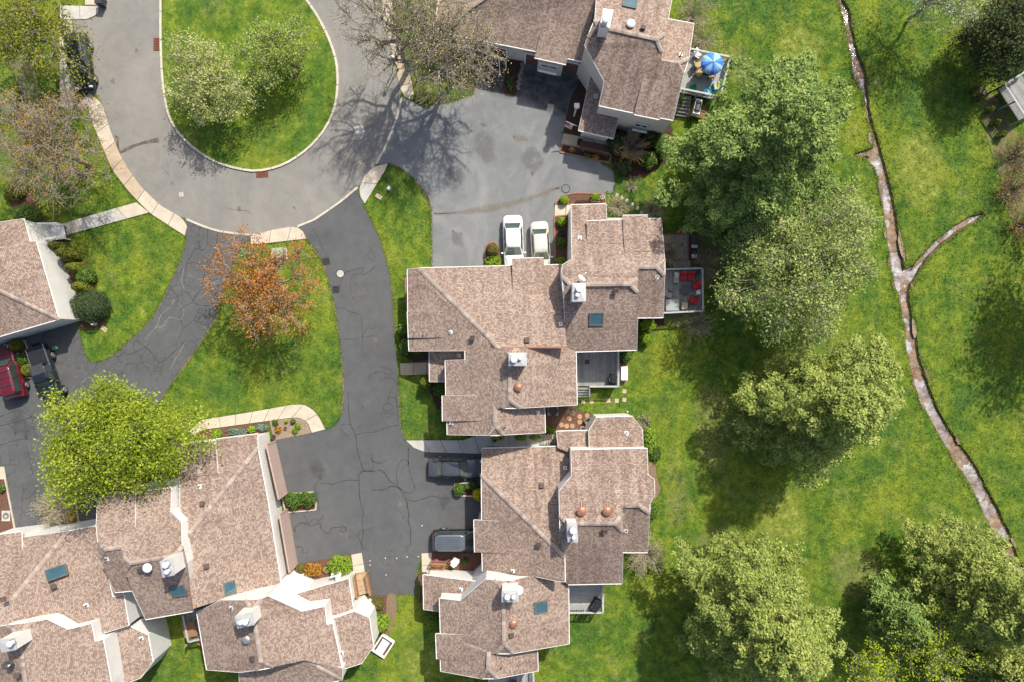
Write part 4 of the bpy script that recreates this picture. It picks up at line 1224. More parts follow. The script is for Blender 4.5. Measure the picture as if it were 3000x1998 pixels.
v = Vol(HC, [(PN2, [(1662, 1532), (1640, 1508), (1638, 1438), (1675, 1393), (1673, 1317), (1896, 1313), (1898, 1390), (1917, 1403), (1918, 1447), (1872, 1479), (1825, 1480), (1825, 1503), (1802, 1532)]),
             (PS2, [(1662, 1532), (1802, 1532), (1825, 1557), (1825, 1617), (1822, 1708), (1665, 1711), (1652, 1703), (1653, 1630), (1645, 1607), (1642, 1563)]),
             (PJW, [(1640, 1508), (1662, 1532), (1642, 1563)]), (PJE, [(1825, 1503), (1825, 1557), (1802, 1532)])],
        notrim=[(1825, 1480), (1825, 1503), (1825, 1557), (1825, 1617), (1652, 1703), (1665, 1711), (1653, 1630), (1645, 1607), (1642, 1563), (1872, 1479), (1918, 1447)], inset=.03)
v.caps(((1662, 1532), (1802, 1532)), ((1640, 1508), (1662, 1532)), ((1642, 1563), (1662, 1532)), ((1825, 1503), (1802, 1532)), ((1825, 1557), (1802, 1532)))
PS3 = plane((1825, 1480, 6.97), (1872, 1479, 6.97), (0, 1), -.46)
PJ3 = plane((1918, 1447, 6.5), (1903, 1502, 6.5), (-1, 0), .5)
v3 = Vol(HC, [(PS3, [(1823, 1480), (1872, 1479), (1903, 1502), (1897, 1617), (1823, 1617)]), (PJ3, [(1918, 1447), (1903, 1475), (1903, 1502), (1872, 1479)])],
         notrim=[(1823, 1480), (1872, 1479), (1823, 1617), (1918, 1447)], inset=.03)
v3.caps(((1823, 1480), (1872, 1479)), ((1872, 1479), (1903, 1502)), ((1918, 1447), (1872, 1479)))
PNb = plane((1630, 1263, 2.7), (1723, 1260, 2.7), (0, 1), .44)
Vol(HC, [(PNb, [(1630, 1263), (1730, 1260), (1730, 1330), (1680, 1330), (1636, 1312)])], notrim=[(1730, 1260), (1730, 1330), (1680, 1330), (1636, 1312)], inset=.25)
PNc = plane((1748, 1222, 3.0), (1853, 1219, 3.0), (0, 1), .36)
Vol(HC, [(PNc, [(1748, 1222), (1853, 1219), (1882, 1257), (1885, 1330), (1727, 1330), (1725, 1260)])], notrim=[(1885, 1330), (1727, 1330)], inset=.03)
PW5 = plane((1475, 1763, 6.85), (1477, 1884, 6.85), (-1, 0), -.45)
PE5 = plane((1475, 1763, 6.85), (1477, 1884, 6.85), (1, 0), -.45)
PJN = plane((1447, 1698, 6.3), (1510, 1702, 6.3), (0, 1), .62)
PJ5 = plane((1453, 1913, 6.3), (1503, 1913, 6.3), (0, -1), .65)
v = Vol(HC, [(PW5, [(1474, 1726), (1477, 1884), (1453, 1913), (1433, 1915), (1430, 1959), (1407, 1986), (1292, 1965), (1291, 1931), (1291, 1856), (1288, 1752), (1348, 1759), (1423, 1696), (1447, 1698)]),
             (PE5, [(1474, 1726), (1510, 1700), (1572, 1685), (1640, 1699), (1665, 1711), (1667, 1885), (1503, 1913), (1477, 1884)]),
             (PJN, [(1447, 1698), (1474, 1726), (1510, 1700)]), (PJ5, [(1453, 1913), (1477, 1884), (1503, 1913)])],
        notrim=[(1572, 1685), (1640, 1699), (1665, 1711), (1453, 1913), (1433, 1915), (1430, 1959), (1510, 1700)], inset=.03)
v.caps(((1474, 1726), (1477, 1884)), ((1447, 1698), (1474, 1726)), ((1510, 1700), (1474, 1726)), ((1453, 1913), (1477, 1884)), ((1503, 1913), (1477, 1884)))
PE6 = plane((1430, 1913, 6.3), (1430, 1959, 6.3), (1, 0), -.45)
PJ6 = plane((1407, 1986, 5.9), (1458, 1986, 5.9), (0, -1), .6)
v = Vol(HC, [(PE6, [(1432, 1908), (1430, 1959), (1458, 1986), (1576, 1964), (1574, 1900)]), (PJ6, [(1407, 1986), (1430, 1959), (1458, 1986)])],
        notrim=[(1432, 1908), (1430, 1959), (1574, 1900), (1407, 1986)], inset=.03)
v.caps(((1432, 1908), (1430, 1959)), ((1430, 1959), (1458, 1986)), ((1407, 1986), (1430, 1959)))
bump(HC, PW5, [(1358, 1858), (1360, 1935)], [(1277, 1856), (1280, 1930)], .15)
PP4 = plane((1240, 1683, 2.6), (1242, 1784, 2.6), (1, 0), .26)
Vol(HC, [(PP4, [(1240, 1683), (1396, 1703), (1440, 1710), (1380, 1770), (1300, 1792), (1242, 1784)])], notrim=[(1440, 1710), (1380, 1770), (1396, 1703), (1300, 1792)], inset=.35)
chimney(HC, [(1662, 1532), (1690, 1532), (1693, 1586), (1664, 1586)], 8.9, 5, [(1679, 1555, .25, .5), (1681, 1576, .14, .45)])
chimney(HC, [(1471, 1731), (1518, 1731), (1519, 1762), (1471, 1762)], 8.3, 4.5, [(1486, 1750, .22, .4), (1504, 1750, .16, .4)])
skylight(HC, PE5, 1583, 1777, 1.0, 1.25)
for pl, x, y in ((PN1, 1587, 1423), (PW1, 1581, 1594), (PS2, 1771, 1551), (PE5, 1496, 1858)): boxvent(HC, pl, x, y)
for pl, x, y in ((PN1, 1656, 1368), (PNc, 1835, 1266), (PS3, 1834, 1553), (PW1, 1501, 1671), (PP4, 1349, 1725), (PE6, 1468, 1953)): pipevent(HC, pl, x, y)
dishvent(HC, PN2, 1703, 1496, 'copper_hood', .37); dishvent(HC, PN2, 1778, 1496, 'copper_hood', .37); dishvent(HC, PE5, 1503, 1825, 'copper_hood', .33)
garage(HC, (1424, 1490), (1424, 1410)); garage(HC, (1424, 1600), (1424, 1525))
STREAK = mat('faint_rust', (.42, .27, .19), .95, .2, 6)
# orange streaks below the copper fans
for x in (1703, 1778):
    M = frame_on(PN2, x, 1470)
    place(MB().box((0, -.25, .006), (.07, .9, .006), taper=.9), 'rust_streak', STREAK, HC, M)

# ---------------------------------------------------------------- lower left house (D)
HD = house_root(450, 1700, 'long row of townhouses with bright white walls and a tan garage front on the court')
PE1 = plane((756, 1311, 3.7), (826, 1724, 3.7), (-1, 0), .44)
PN1 = plane((527, 1300, 3.5), (755, 1269, 3.5), (0, 1), .36)
v = Vol(HD, [(PN1, [(527, 1300), (631, 1286), (755, 1270), (755, 1312), (534, 1587), (528, 1540)]),
             (PE1, [(755, 1312), (785, 1470), (824, 1713), (648, 1756), (566, 1782), (553, 1700), (534, 1587)])],
        notrim=[(648, 1756), (824, 1713), (528, 1540), (566, 1782)], copper=[(566, 1782), (553, 1700), (534, 1587)])
v.caps(((755, 1312), (534, 1587)))
D1 = v
bump(HD, PN1, [(530, 1400), (638, 1386)], [(527, 1303), (630, 1289)], .45)
PN2 = plane((382, 1648, 7.9), (515, 1626, 7.9), (0, -1), -.44)
PS2 = plane((382, 1648, 7.9), (515, 1626, 7.9), (0, 1), -.44)
PJW = plane((362, 1630, 7.4), (367, 1672, 7.4), (1, 0), .7)
v = Vol(HD, [(PN2, [(382, 1648), (362, 1630), (353, 1602), (307, 1608), (287, 1588), (282, 1540), (286, 1460), (397, 1441), (502, 1428), (500, 1497), (531, 1528), (533, 1600), (515, 1626)]),
             (PS2, [(382, 1648), (515, 1626), (545, 1650), (562, 1763), (565, 1789), (427, 1813), (387, 1729), (367, 1672)]),
             (plane((531, 1600, 7.6), (545, 1650, 7.6), (-1, 0), .6), [(533, 1600), (545, 1650), (515, 1626)]),
             (PJW, [(362, 1630), (367, 1672), (382, 1648)])], notrim=[(362, 1630), (353, 1602), (307, 1608), (287, 1588), (367, 1672), (387, 1729), (533, 1600), (545, 1650), (562, 1763)], inset=.03)
v.caps(((382, 1648), (515, 1626)), ((362, 1630), (382, 1648)), ((367, 1672), (382, 1648)), ((533, 1600), (515, 1626)))
PS2b = plane((307, 1608, 7.25), (353, 1602, 7.25), (0, 1), -.44)
v = Vol(HD, [(PS2b, [(307, 1608), (360, 1601), (375, 1640), (388, 1729), (337, 1734), (318, 1696), (292, 1634)]), (plane((287, 1588, 6.9), (292, 1634, 6.9), (1, 0), .6), [(287, 1588), (307, 1608), (292, 1634)])],
        notrim=[(307, 1608), (360, 1601), (375, 1640), (388, 1729), (287, 1588), (292, 1634), (318, 1696)], inset=.03)
v.caps(((307, 1608), (360, 1601)), ((287, 1588), (307, 1608)), ((292, 1634), (307, 1608)))
bump(HD, PN2, [(325, 1555), (396, 1545)], [(323, 1443), (395, 1432)], .5)
PN4 = plane((68, 1573, 3.6), (200, 1555, 3.6), (0, 1), .42)
PE4 = plane((282, 1540, 4.4), (360, 1830, 4.4), (-1, 0), .40)
v = Vol(HD, [(PN4, [(-90, 1598), (68, 1573), (200, 1555), (-95, 1915)]),
             (PE4, [(200, 1555), (282, 1540), (293, 1634), (318, 1696), (330, 1748), (362, 1741), (377, 1831), (305, 1853), (240, 1830), (182, 1795), (-95, 1915)])],
        notrim=[(293, 1634), (318, 1696), (282, 1540), (305, 1853), (240, 1830), (182, 1795), (-95, 1915), (-90, 1598)], inset=.03)
v.caps(((200, 1555), (-95, 1915)))
bump(HD, PN4, [(-60, 1662), (66, 1645)], [(-70, 1574), (62, 1557)], .5)
# far lower left wing
PW5 = plane((62, 1880, 8.0), (75, 1985, 8.0), (-1, 0), -.42); PE5 = plane((62, 1880, 8.0), (75, 1985, 8.0), (1, 0), -.42)
v = Vol(HD, [(PE5, [(58, 1858), (90, 1822), (137, 1813), (199, 1843), (268, 1826), (278, 1878), (302, 1873), (326, 2000), (330, 2060), (82, 2060)]), (PW5, [(58, 1858), (82, 2060), (-100, 2060), (-100, 1850), (20, 1831)]),
             (plane((20, 1831, 7.5), (90, 1822, 7.5), (0, 1), .6), [(20, 1831), (58, 1858), (90, 1822)])],
        notrim=[(330, 2060), (82, 2060), (-100, 2060), (-100, 1850)], inset=.03)
v.caps(((58, 1858), (82, 2060)), ((90, 1822), (58, 1858)), ((20, 1831), (58, 1858)))
PE6 = plane((433, 1859, 3.3), (448, 1938, 3.3), (-1, 0), .28)
Vol(HD, [(PE6, [(320, 1856), (382, 1835), (433, 1859), (448, 1938), (413, 1984), (370, 2000), (330, 2010)])], notrim=[(330, 2010), (320, 1856), (370, 2000)], inset=.03)
# near wing by the court
PW7 = plane((750, 1825, 7.6), (764, 1936, 7.6), (-1, 0), -.43); PE7 = plane((750, 1825, 7.6), (764, 1936, 7.6), (1, 0), -.43)
v = Vol(HD, [(PW7, [(741, 1784), (764, 1936), (750, 1962), (700, 1968), (606, 1961), (577, 1793), (648, 1757), (718, 1757)]),
             (PE7, [(741, 1784), (764, 1754), (785, 1745), (884, 1790), (951, 1776), (957, 1828), (974, 1826), (989, 1895), (1003, 1964), (893, 1933), (800, 1953), (764, 1936)]),
             (plane((718, 1757, 7.1), (764, 1754, 7.1), (0, 1), .65), [(718, 1757), (741, 1784), (764, 1754)]), (plane((750, 1962, 7.1), (800, 1953, 7.1), (0, -1), .65), [(750, 1962), (764, 1936), (800, 1953)])],
        notrim=[(648, 1757), (893, 1933), (800, 1953), (1003, 1964)], inset=.03)
v.caps(((741, 1784), (764, 1936)), ((718, 1757), (741, 1784)), ((764, 1754), (741, 1784)), ((750, 1962), (764, 1936)), ((800, 1953), (764, 1936)))
PS8 = plane((893, 1933, 5.5), (1003, 1990, 4.3), (-.5, 1), -.05)
PS8 = plane((760, 1960, 5.9), (1003, 1962, 5.9), (0, 1), -.3)
v = Vol(HD, [(PS8, [(700, 1972), (752, 1962), (893, 1931), (1003, 1960), (1003, 1990), (900, 2012), (880, 2060), (705, 2060)])], notrim=[(752, 1962), (893, 1931), (1003, 1960), (880, 2060), (705, 2060)], inset=.03, dz=-.35)
v.caps(((893, 1931), (1003, 1990)))
PP9 = plane((1021, 1694, 3.2), (1035, 1783, 3.2), (-1, 0), .22)
Vol(HD, [(PP9, [(849, 1744), (1021, 1694), (1035, 1783), (950, 1812), (880, 1800)])], notrim=[(950, 1812), (880, 1800), (849, 1744)], inset=.3)
PE10 = plane((1082, 1809, 3.6), (1094, 1892, 3.6), (-1, 0), .3)
Vol(HD, [(PE10, [(975, 1812), (1038, 1790), (1082, 1809), (1094, 1892), (1060, 1942), (1003, 1960), (985, 1895)])], notrim=[(1003, 1960), (985, 1895)], inset=.03)
chimney(HD, [(468, 1644), (503, 1635), (510, 1683), (477, 1690)], 9.4, 6, [(482, 1656, .24, .5), (486, 1676, .18, .5)])
chimney(HD, [(688, 1805), (736, 1795), (744, 1829), (697, 1839)], 9.0, 5.5, [(716, 1824, .22, .55), (702, 1825, .18, .5)])
chimney(HD, [(-5, 1876), (40, 1869), (47, 1902), (5, 1910)], 9.5, 6, [(25, 1888, .22, .5)])
skylight(HD, PE4, 166, 1675, .95, 1.55, 'skyglass'); skylight(HD, PS2, 523, 1728, 1.25, 1.1, 'skyglass'); skylight(HD, PE1, 674, 1720, 1.05, .95, 'skyglass')
for pl, x, y in ((PN1, 595, 1475), (PE1, 604, 1656), (PS2, 413, 1664), (PE4, 157, 1715), (PE4, 11, 1753), (PW7, 743, 1926), (PE5, 50, 1975)): boxvent(HD, pl, x, y)
for pl, x, y in ((PN1, 585, 1423), (PS2b, 313, 1635), (PE4, 255, 1771), (PW7, 679, 1779), (PE10, 1002, 1911), (PE6, 416, 1868)): pipevent(HD, pl, x, y)
dishvent(HD, PS2, 436, 1660, 'whitemetal', .38); dishvent(HD, PW7, 725, 1870, 'metal', .33)
garage(HD, (840, 1442), (806, 1292), m='garage_tan'); garage(HD, (870, 1648), (843, 1490), m='garage_tan')
garage(HD, (272, 1526), (238, 1532)); garage(HD, (180, 1540), (110, 1552))
window(HD, (995, 1680), (970, 1688), 1.2, 1.9); window(HD, (449, 1895), (441, 1860), 1.2, 2.4)

# ---------------------------------------------------------------- left house (E)
HE = house_root(60, 830, 'townhouse with a broad white end wall beside a row of clipped evergreens')
PEe = plane((105, 708, 3.55), (172, 936, 3.55), (-1, 0), .40)
PSe = plane((172, 936, 3.55), (0, 986, 3.55), (0, -1), .40)
v = Vol(HE, [(PEe, [(69, 642), (88, 709), (105, 708), (172, 936), (0, 853), (-170, 770), (-190, 680)]), (PSe, [(172, 936), (0, 986), (-190, 1035), (-170, 770), (0, 853)])],
        notrim=[(-170, 770), (-190, 680), (-190, 1035)], inset=.06)
v.caps(((172, 936), (0, 853)))
garage(HE, (-20, 985), (150, 940)); window(HE, (146, 835), (133, 790), 1.7, 2.8)

# ---------------------------------------------------------------- top house (A)
HA = house_root(1750, 120, 'pair of joined townhouses with brown garage doors and a deck holding a blue umbrella')
PS1 = plane((1292, 96, 3.4), (1703, 180, 3.4), (0, -1), .42)
PWa = plane((1268, 95, 3.4), (1290, -20, 3.4), (1, 0), .42)
v = Vol(HA, [(PS1, [(1270, 92), (1407, 119), (1568, 151), (1703, 181), (1718, 130), (1748, 0), (1775, -130), (1530, -90), (1413, 0)]), (PWa, [(1270, 92), (1413, 0), (1530, -90), (1310, -130)])],
        notrim=[(1718, 130), (1748, 0), (1775, -130), (1530, -90), (1310, -130), (1703, 181)], siding='siding_cream')
v.caps(((1270, 92), (1413, 0)), ((1413, 0), (1530, -90)))
bump(HA, PS1, [(1595, 52), (1690, 74)], [(1566, 170), (1658, 190)], .35, siding='siding_cream')
PSa = plane((1752, 78, 7.3), (1923, 116, 7.3), (0, 1), -.42)
PNa = plane((1752, 78, 7.3), (1923, 116, 7.3), (0, -1), -.42)
v = Vol(HA, [(PSa, [(1752, 78), (1722, 110), (1713, 134), (1770, 238), (1767, 257), (1755, 310), (1857, 332), (1972, 353), (2002, 220), (1987, 187), (1937, 178), (1938, 152), (1923, 116)]),
             (PNa, [(1752, 78), (1923, 116), (1948, 100), (1957, 60), (1968, 0), (1990, -110), (1770, -110), (1747, 0), (1743, 58)]),
             (plane((1743, 58, 6.8), (1722, 110, 6.8), (1, 0), .7), [(1743, 58), (1752, 78), (1722, 110)]), (plane((1948, 100, 6.8), (1938, 152, 6.8), (-1, 0), .7), [(1948, 100), (1938, 152), (1923, 116)])],
        notrim=[(1987, 187), (1937, 178), (1938, 152), (1948, 100), (1957, 60), (1990, -110), (1770, -110), (1743, 58), (2002, 220)], siding='siding_cream', inset=.04)
v.caps(((1752, 78), (1923, 116)), ((1743, 58), (1752, 78)), ((1722, 110), (1752, 78)), ((1948, 100), (1923, 116)), ((1938, 152), (1923, 116)))
PN3 = plane((1937, 178, 6.2), (1987, 187, 6.2), (0, -1), -.42)
v = Vol(HA, [(PN3, [(1937, 180), (1987, 187), (2018, 171), (2033, 71), (1957, 57), (1946, 100)]), (plane((2018, 171, 5.75), (2002, 220, 5.75), (-1, 0), .6), [(2018, 171), (2002, 220), (1987, 187)])],
        notrim=[(1937, 180), (1987, 187), (1957, 57), (1946, 100), (2002, 220)], siding='siding_cream', inset=.03)
v.caps(((1937, 180), (1987, 187)), ((2018, 171), (1987, 187)), ((2002, 220), (1987, 187)))
bump(HA, PSa, [(1884, 228), (1962, 244)], [(1858, 336), (1932, 351)], .3, siding='siding_cream')
PP4 = plane((1735, 203, 3.6), (1695, 383, 3.6), (1, 0), .10)
PP4 = plane((1695, 383, 2.7), (1797, 406, 2.7), (0, -1), .14)
Vol(HA, [(PP4, [(1735, 203), (1800, 262), (1830, 330), (1815, 330), (1797, 406), (1695, 383), (1718, 277)])], notrim=[(1735, 203), (1800, 262), (1830, 330), (1815, 330)], siding='siding_cream', inset=.35)
chimney(HA, [(1767, 27), (1796, 31), (1786, 82), (1757, 78)], 8.8, 5, [(1776, 55, .3, .8)])
skylight(HA, PNa, 1846, 8, 1.2, 1.4, 'skyglass')
boxvent(HA, PNa, 1883, 87); dishvent(HA, PNa, 1847, 74, 'whitemetal', .36)
for pl, x, y in ((PP4, 1746, 285), (PN3, 1994, 163)): pipevent(HA, pl, x, y)
garage(HA, (1405, 157), (1484, 174)); garage(HA, (1540, 186), (1690, 217))
window(HA, (1861, 356), (1900, 364), 2.2, 2.9, out=.26, bars=2); window(HA, (1585, 180), (1635, 191), 2.5, 3.0, out=.3, bars=2)
window(HA, (1724, 186), (1716, 171), 2.2, 3.6, out=.2); window(HA, (1719, 222), (1712, 207), 1.0, 1.9, out=.2)
# ================================================================ TREES AND SHRUBS
def np_mesh(name, V, F, m, rnd=None, parent=None, world=False, smooth=False):
    V = np.asarray(V, np.float32); F = np.asarray(F, np.int32)
    me = bpy.data.meshes.new(name)
    k = F.shape[1]
    me.vertices.add(len(V)); me.vertices.foreach_set('co', V.ravel())
    me.loops.add(F.size); me.loops.foreach_set('vertex_index', F.ravel())
    me.polygons.add(len(F)); me.polygons.foreach_set('loop_start', np.arange(0, F.size, k, dtype=np.int32))
    me.materials.append(m)
    if smooth: me.polygons.foreach_set('use_smooth', np.ones(len(F), bool))
    if rnd is not None:
        at = me.attributes.new('rnd', 'FLOAT', 'FACE'); at.data.foreach_set('value', np.asarray(rnd, np.float32))
    me.update(calc_edges=True); me.validate()
    return link(name, me, parent, world)

def unit(a): return a / np.maximum(1e-9, np.linalg.norm(a, axis=1, keepdims=True))

def leaf_arrays(c, size, rs, up=.6, asp=.55, out=None):
    n = len(c)
    nr = rs.normal(size=(n, 3)); nr[:, 2] = np.abs(nr[:, 2]) + up
    if out is not None: nr += out
    nr = unit(nr)
    t = unit(np.cross(nr, rs.normal(size=(n, 3)))); b = np.cross(nr, t)
    s = size * rs.uniform(.6, 1.4, (n, 1))
    V = np.stack([c + t * s, c + b * s * asp, c - t * s, c - b * s * asp], 1).reshape(-1, 3)
    F = np.arange(4 * n).reshape(n, 4)
    return V, F

def tubes(name, segs, m, parent, sides=5):
    """segs: array rows p0(3) p1(3) r0 r1"""
    S = np.asarray(segs, float); p, q, r0, r1 = S[:, :3], S[:, 3:6], S[:, 6], S[:, 7]
    d = unit(q - p)
    up = np.where(np.abs(d[:, 2:3]) < .9, np.array([[0, 0, 1.]]), np.array([[1., 0, 0]]))
    a = unit(np.cross(d, up)); b = np.cross(a, d)
    n = len(S); ang = np.arange(sides) * 2 * math.pi / sides
    ca, sa = np.cos(ang)[None, :, None], np.sin(ang)[None, :, None]
    ring = a[:, None, :] * ca + b[:, None, :] * sa
    V = np.concatenate([p[:, None] + ring * r0[:, None, None], q[:, None] + ring * r1[:, None, None]], 1).reshape(-1, 3)
    i = np.arange(sides); j = (i + 1) % sides
    f = np.stack([i, j, j + sides, i + sides], 1)
    F = (f[None] + (np.arange(n) * 2 * sides)[:, None, None]).reshape(-1, 4)
    return np_mesh(name, V, F, m, None, parent, smooth=True)

def curve_segs(a, b, r0, r1, rs, k=4, wob=.06, sag=0.0):
    a = np.array(a, float); b = np.array(b, float); L = np.linalg.norm(b - a)
    P = [a + (b - a) * t for t in np.linspace(0, 1, k + 1)]
    for i in range(1, k): P[i] = P[i] + rs.normal(size=3) * L * wob + np.array([0, 0, sag * L * 4 * (i / k) * (1 - i / k)])
    R = np.linspace(r0, r1, k + 1)
    return [np.concatenate([P[i], P[i + 1], [R[i], R[i + 1]]]) for i in range(k)], P

def kmeans(P, k, rs, it=6):
    Cn = P[rs.choice(len(P), k, replace=False)]
    for _ in range(it):
        d = ((P[:, None] - Cn[None]) ** 2).sum(2); l = d.argmin(1)
        for j in range(k):
            if (l == j).any(): Cn[j] = P[l == j].mean(0)
    return l, Cn

def broadleaf(name, label, cat_px, zc, H, R, rz, leaf, leafm, barkm, seed, tips=420, ncl=70, nlimb=8, per=40, crad=.55, lsize=.11, trunk_r=.16, fill=2.0, lean=(0, 0), group=None, flat_=.6, fork=.28, lower=-.55, ry=1.0, twig=1, up=.6, amp=1.0):
    rs = np.random.RandomState(seed)
    c = W(cat_px[0], cat_px[1], zc)
    t = thing(name, label, 'tree', (c.x, c.y, 0), 0, group)
    u = rs.normal(size=(tips * 3, 3)); u = unit(u); u = u[u[:, 2] > lower][:tips]
    th = np.arctan2(u[:, 1], u[:, 0]); ph = rs.uniform(0, 6.28, 4)
    irr = 1 + amp * (.15 * np.sin(2 * th + ph[0]) + .12 * np.sin(3 * th + ph[1]) + .10 * np.sin(5 * th + ph[2]) + .08 * np.sin(7 * th + ph[3] + 3 * u[:, 2]))
    r = rs.uniform(.0, 1, len(u)) ** (1 / fill)
    T = u * r[:, None] * irr[:, None] * np.array([R, R * ry, rz]) + np.array([0, 0, zc])
    T[:, 2] = np.clip(T[:, 2], H * .18, H)
    base = np.array([lean[0], lean[1], 0.]); fk = np.array([lean[0] * .5, lean[1] * .5, H * fork])
    l1, C1 = kmeans(T, min(ncl, len(T)), rs); l2, C2 = kmeans(C1, nlimb, rs)
    segs = []
    s_, _ = curve_segs(base + [0, 0, -.1], fk, trunk_r * 1.25, trunk_r, rs, 4, .02); segs += s_
    s_, lead = curve_segs(fk, [0, 0, H * .8], trunk_r * .9, trunk_r * .15, rs, 5, .04); segs += s_
    for j in range(nlimb):
        e = fk + (C2[j] - fk) * .8
        st = lead[rs.randint(0, 3)]
        s_, LP = curve_segs(st, e, trunk_r * .62, trunk_r * .26, rs, 5, .05, .05); segs += s_
        for k in np.where(l2 == j)[0]:
            dd = [np.linalg.norm(p - C1[k]) for p in LP[1:]]
            st2 = LP[1 + max(0, int(np.argmin(dd)) - 1)]
            s_, CP = curve_segs(st2, C1[k], trunk_r * .26, trunk_r * .11, rs, 4, .06, .03); segs += s_
            for i in np.where(l1 == k)[0]:
                st3 = CP[2 + rs.randint(0, 3)]
                s_, _ = curve_segs(st3, T[i], trunk_r * .11, .010, rs, 3, .07); segs += s_
                for _k in range(twig):
                    e3 = T[i] + rs.normal(size=3) * crad * .8
                    s_, _ = curve_segs(T[i] + (st3 - T[i]) * rs.uniform(.1, .6), e3, .016, .007, rs, 2, .06); segs += s_
    tubes('trunk', segs, barkm, t)
    if per:
        n = len(T) * per
        cc = np.repeat(T, per, 0)
        off = rs.normal(size=(n, 3)) * crad * np.array([.62, .62, .62 * flat_])
        V, F = leaf_arrays(cc + off, lsize, rs, up=up, out=unit(off) * .5)
        clr = np.repeat(rs.uniform(0, 1, len(T)), per)
        rnd = np.clip(.45 * clr + .55 * rs.uniform(0, 1, n), 0, 1)
        np_mesh('crown', V, F, leafm, rnd, t)
    return t

def pine(name, label, px, py, zc, H, R, leafm, seed, group=None, per=52, squash=1.0, dens=1.0, low=.14):
    rs = np.random.RandomState(seed)
    c = W(px, py, zc); t = thing(name, label, 'tree', (c.x, c.y, 0), 0, group)
    segs = []; cl = []; cr = []
    s_, TP = curve_segs([0, 0, -.1], [rs.uniform(-.4, .4), rs.uniform(-.4, .4), H], .26, .03, rs, 8, .004); segs += s_
    h = H * low; ph = rs.uniform(0, 6.28, 3)
    while h < H * .97:
        f = 1 - (h - H * low) / (H * (1 - low))
        L0 = R * (f ** .62) * (0.93 if f < .9 else .8)
        nb = rs.randint(5, 8)
        a0 = rs.uniform(0, 6.28)
        for k in range(nb):
            a = a0 + 6.28 * k / nb + rs.normal() * .22
            L = L0 * rs.uniform(.62, 1.12) * (1 + .13 * math.sin(2 * a + ph[0]) + .12 * math.sin(3 * a + ph[1]))
            if rs.rand() < .10: L *= .55
            d = np.array([math.cos(a), math.sin(a) * squash, 0]); p = np.array([-d[1], d[0], 0])
            rise = rs.uniform(-.05, .22)
            st = np.array([0, 0, h]); e = st + d * L + np.array([0, 0, L * rise])
            s_, BP = curve_segs(st, e, .03 + .05 * f, .012, rs, 4, .03, .03); segs += s_
            tt = .30
            while tt < 1.02:
                q = st + (e - st) * tt + np.array([0, 0, .18 * L * (tt * (1 - tt))])
                lat = L * .42 * (1.08 - tt) + .2
                for sgn in (-1, 0, 1):
                    if sgn and rs.rand() < .25: continue
                    ql = q + p * sgn * lat * rs.uniform(.45, 1.0) + d * abs(sgn) * lat * .5 + rs.normal(size=3) * .12
                    if sgn: segs.append(np.concatenate([q, ql, [.014, .008]]))
                    cl.append(ql); cr.append(rs.uniform(.36, .68))
                tt += (.62 / max(L, .8)) / dens
        h += rs.uniform(.55, .9) * H / 15
    cl.append(np.array([0, 0, H])); cr.append(.4)
    cl = np.array(cl); cr = np.array(cr)
    tubes('trunk', segs, MT['bark'], t)
    n = len(cl) * per
    u = unit(rs.normal(size=(n, 3))); u[:, 2] = np.abs(u[:, 2]) * .75 - .12
    off = u * (np.repeat(cr, per) * rs.uniform(.45, 1, n))[:, None]
    V, F = leaf_arrays(np.repeat(cl, per, 0) + off, .115, rs, up=1.0, asp=.5, out=u * .8)
    clr = np.repeat(rs.uniform(0, 1, len(cl)), per)
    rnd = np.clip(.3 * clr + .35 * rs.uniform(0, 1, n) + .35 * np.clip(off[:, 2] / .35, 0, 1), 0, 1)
    np_mesh('crown', V, F, leafm, rnd, t)
    return t

LM = {}
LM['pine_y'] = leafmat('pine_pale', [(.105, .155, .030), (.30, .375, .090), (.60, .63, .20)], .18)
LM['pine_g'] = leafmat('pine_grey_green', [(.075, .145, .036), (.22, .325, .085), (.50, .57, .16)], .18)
LM['grey_leaf'] = leafmat('silvery_leaf', [(.11, .18, .05), (.29, .38, .11), (.53, .59, .21)], .25)
LM['lime'] = leafmat('lime_leaf', [(.10, .17, .012), (.29, .39, .025), (.53, .58, .065)], .3)
LM['lime2'] = leafmat('yellow_leaf', [(.22, .33, .01), (.38, .50, .02), (.50, .58, .05)], .3)
LM['orange'] = leafmat('orange_leaf', [(.27, .10, .022), (.50, .20, .05), (.60, .31, .09)], .25)
LM['bud'] = leafmat('tan_buds', [(.36, .27, .11), (.54, .43, .20), (.62, .52, .28)], .2)
LM['budbrown'] = leafmat('brown_buds', [(.32, .17, .035), (.46, .26, .055), (.42, .35, .08)], .2)
LM['blossom'] = leafmat('pale_blossom', [(.20, .28, .045), (.34, .42, .09), (.50, .53, .20), (.76, .68, .60)], .25)
LM['blossom2'] = leafmat('green_blossom', [(.13, .23, .02), (.24, .36, .04), (.36, .46, .09), (.60, .58, .40)], .25)
LM['olive'] = leafmat('olive_leaf', [(.10, .13, .010), (.24, .27, .02), (.38, .38, .04)], .25)
LM['white'] = leafmat('white_leaf', [(.20, .28, .10), (.40, .48, .28), (.62, .66, .50)], .25)
LM['dkgreen'] = leafmat('dark_evergreen', [(.020, .040, .012), (.045, .075, .020), (.13, .15, .03)], .1)
LM['b_yew'] = leafmat('yew_green', [(.06, .085, .008), (.14, .165, .014), (.24, .26, .03)], .12)
LM['b_green'] = leafmat('shrub_green', [(.035, .08, .012), (.08, .16, .022), (.16, .27, .04)], .15)
LM['b_dark'] = leafmat('holly_dark', [(.020, .040, .015), (.045, .08, .028), (.09, .14, .05)], .1)
LM['b_lime'] = leafmat('bright_shrub', [(.10, .19, .012), (.22, .35, .02), (.36, .50, .05)], .2)
LM['b_orange'] = leafmat('orange_shrub', [(.22, .17, .02), (.48, .26, .03), (.62, .24, .03)], .2)
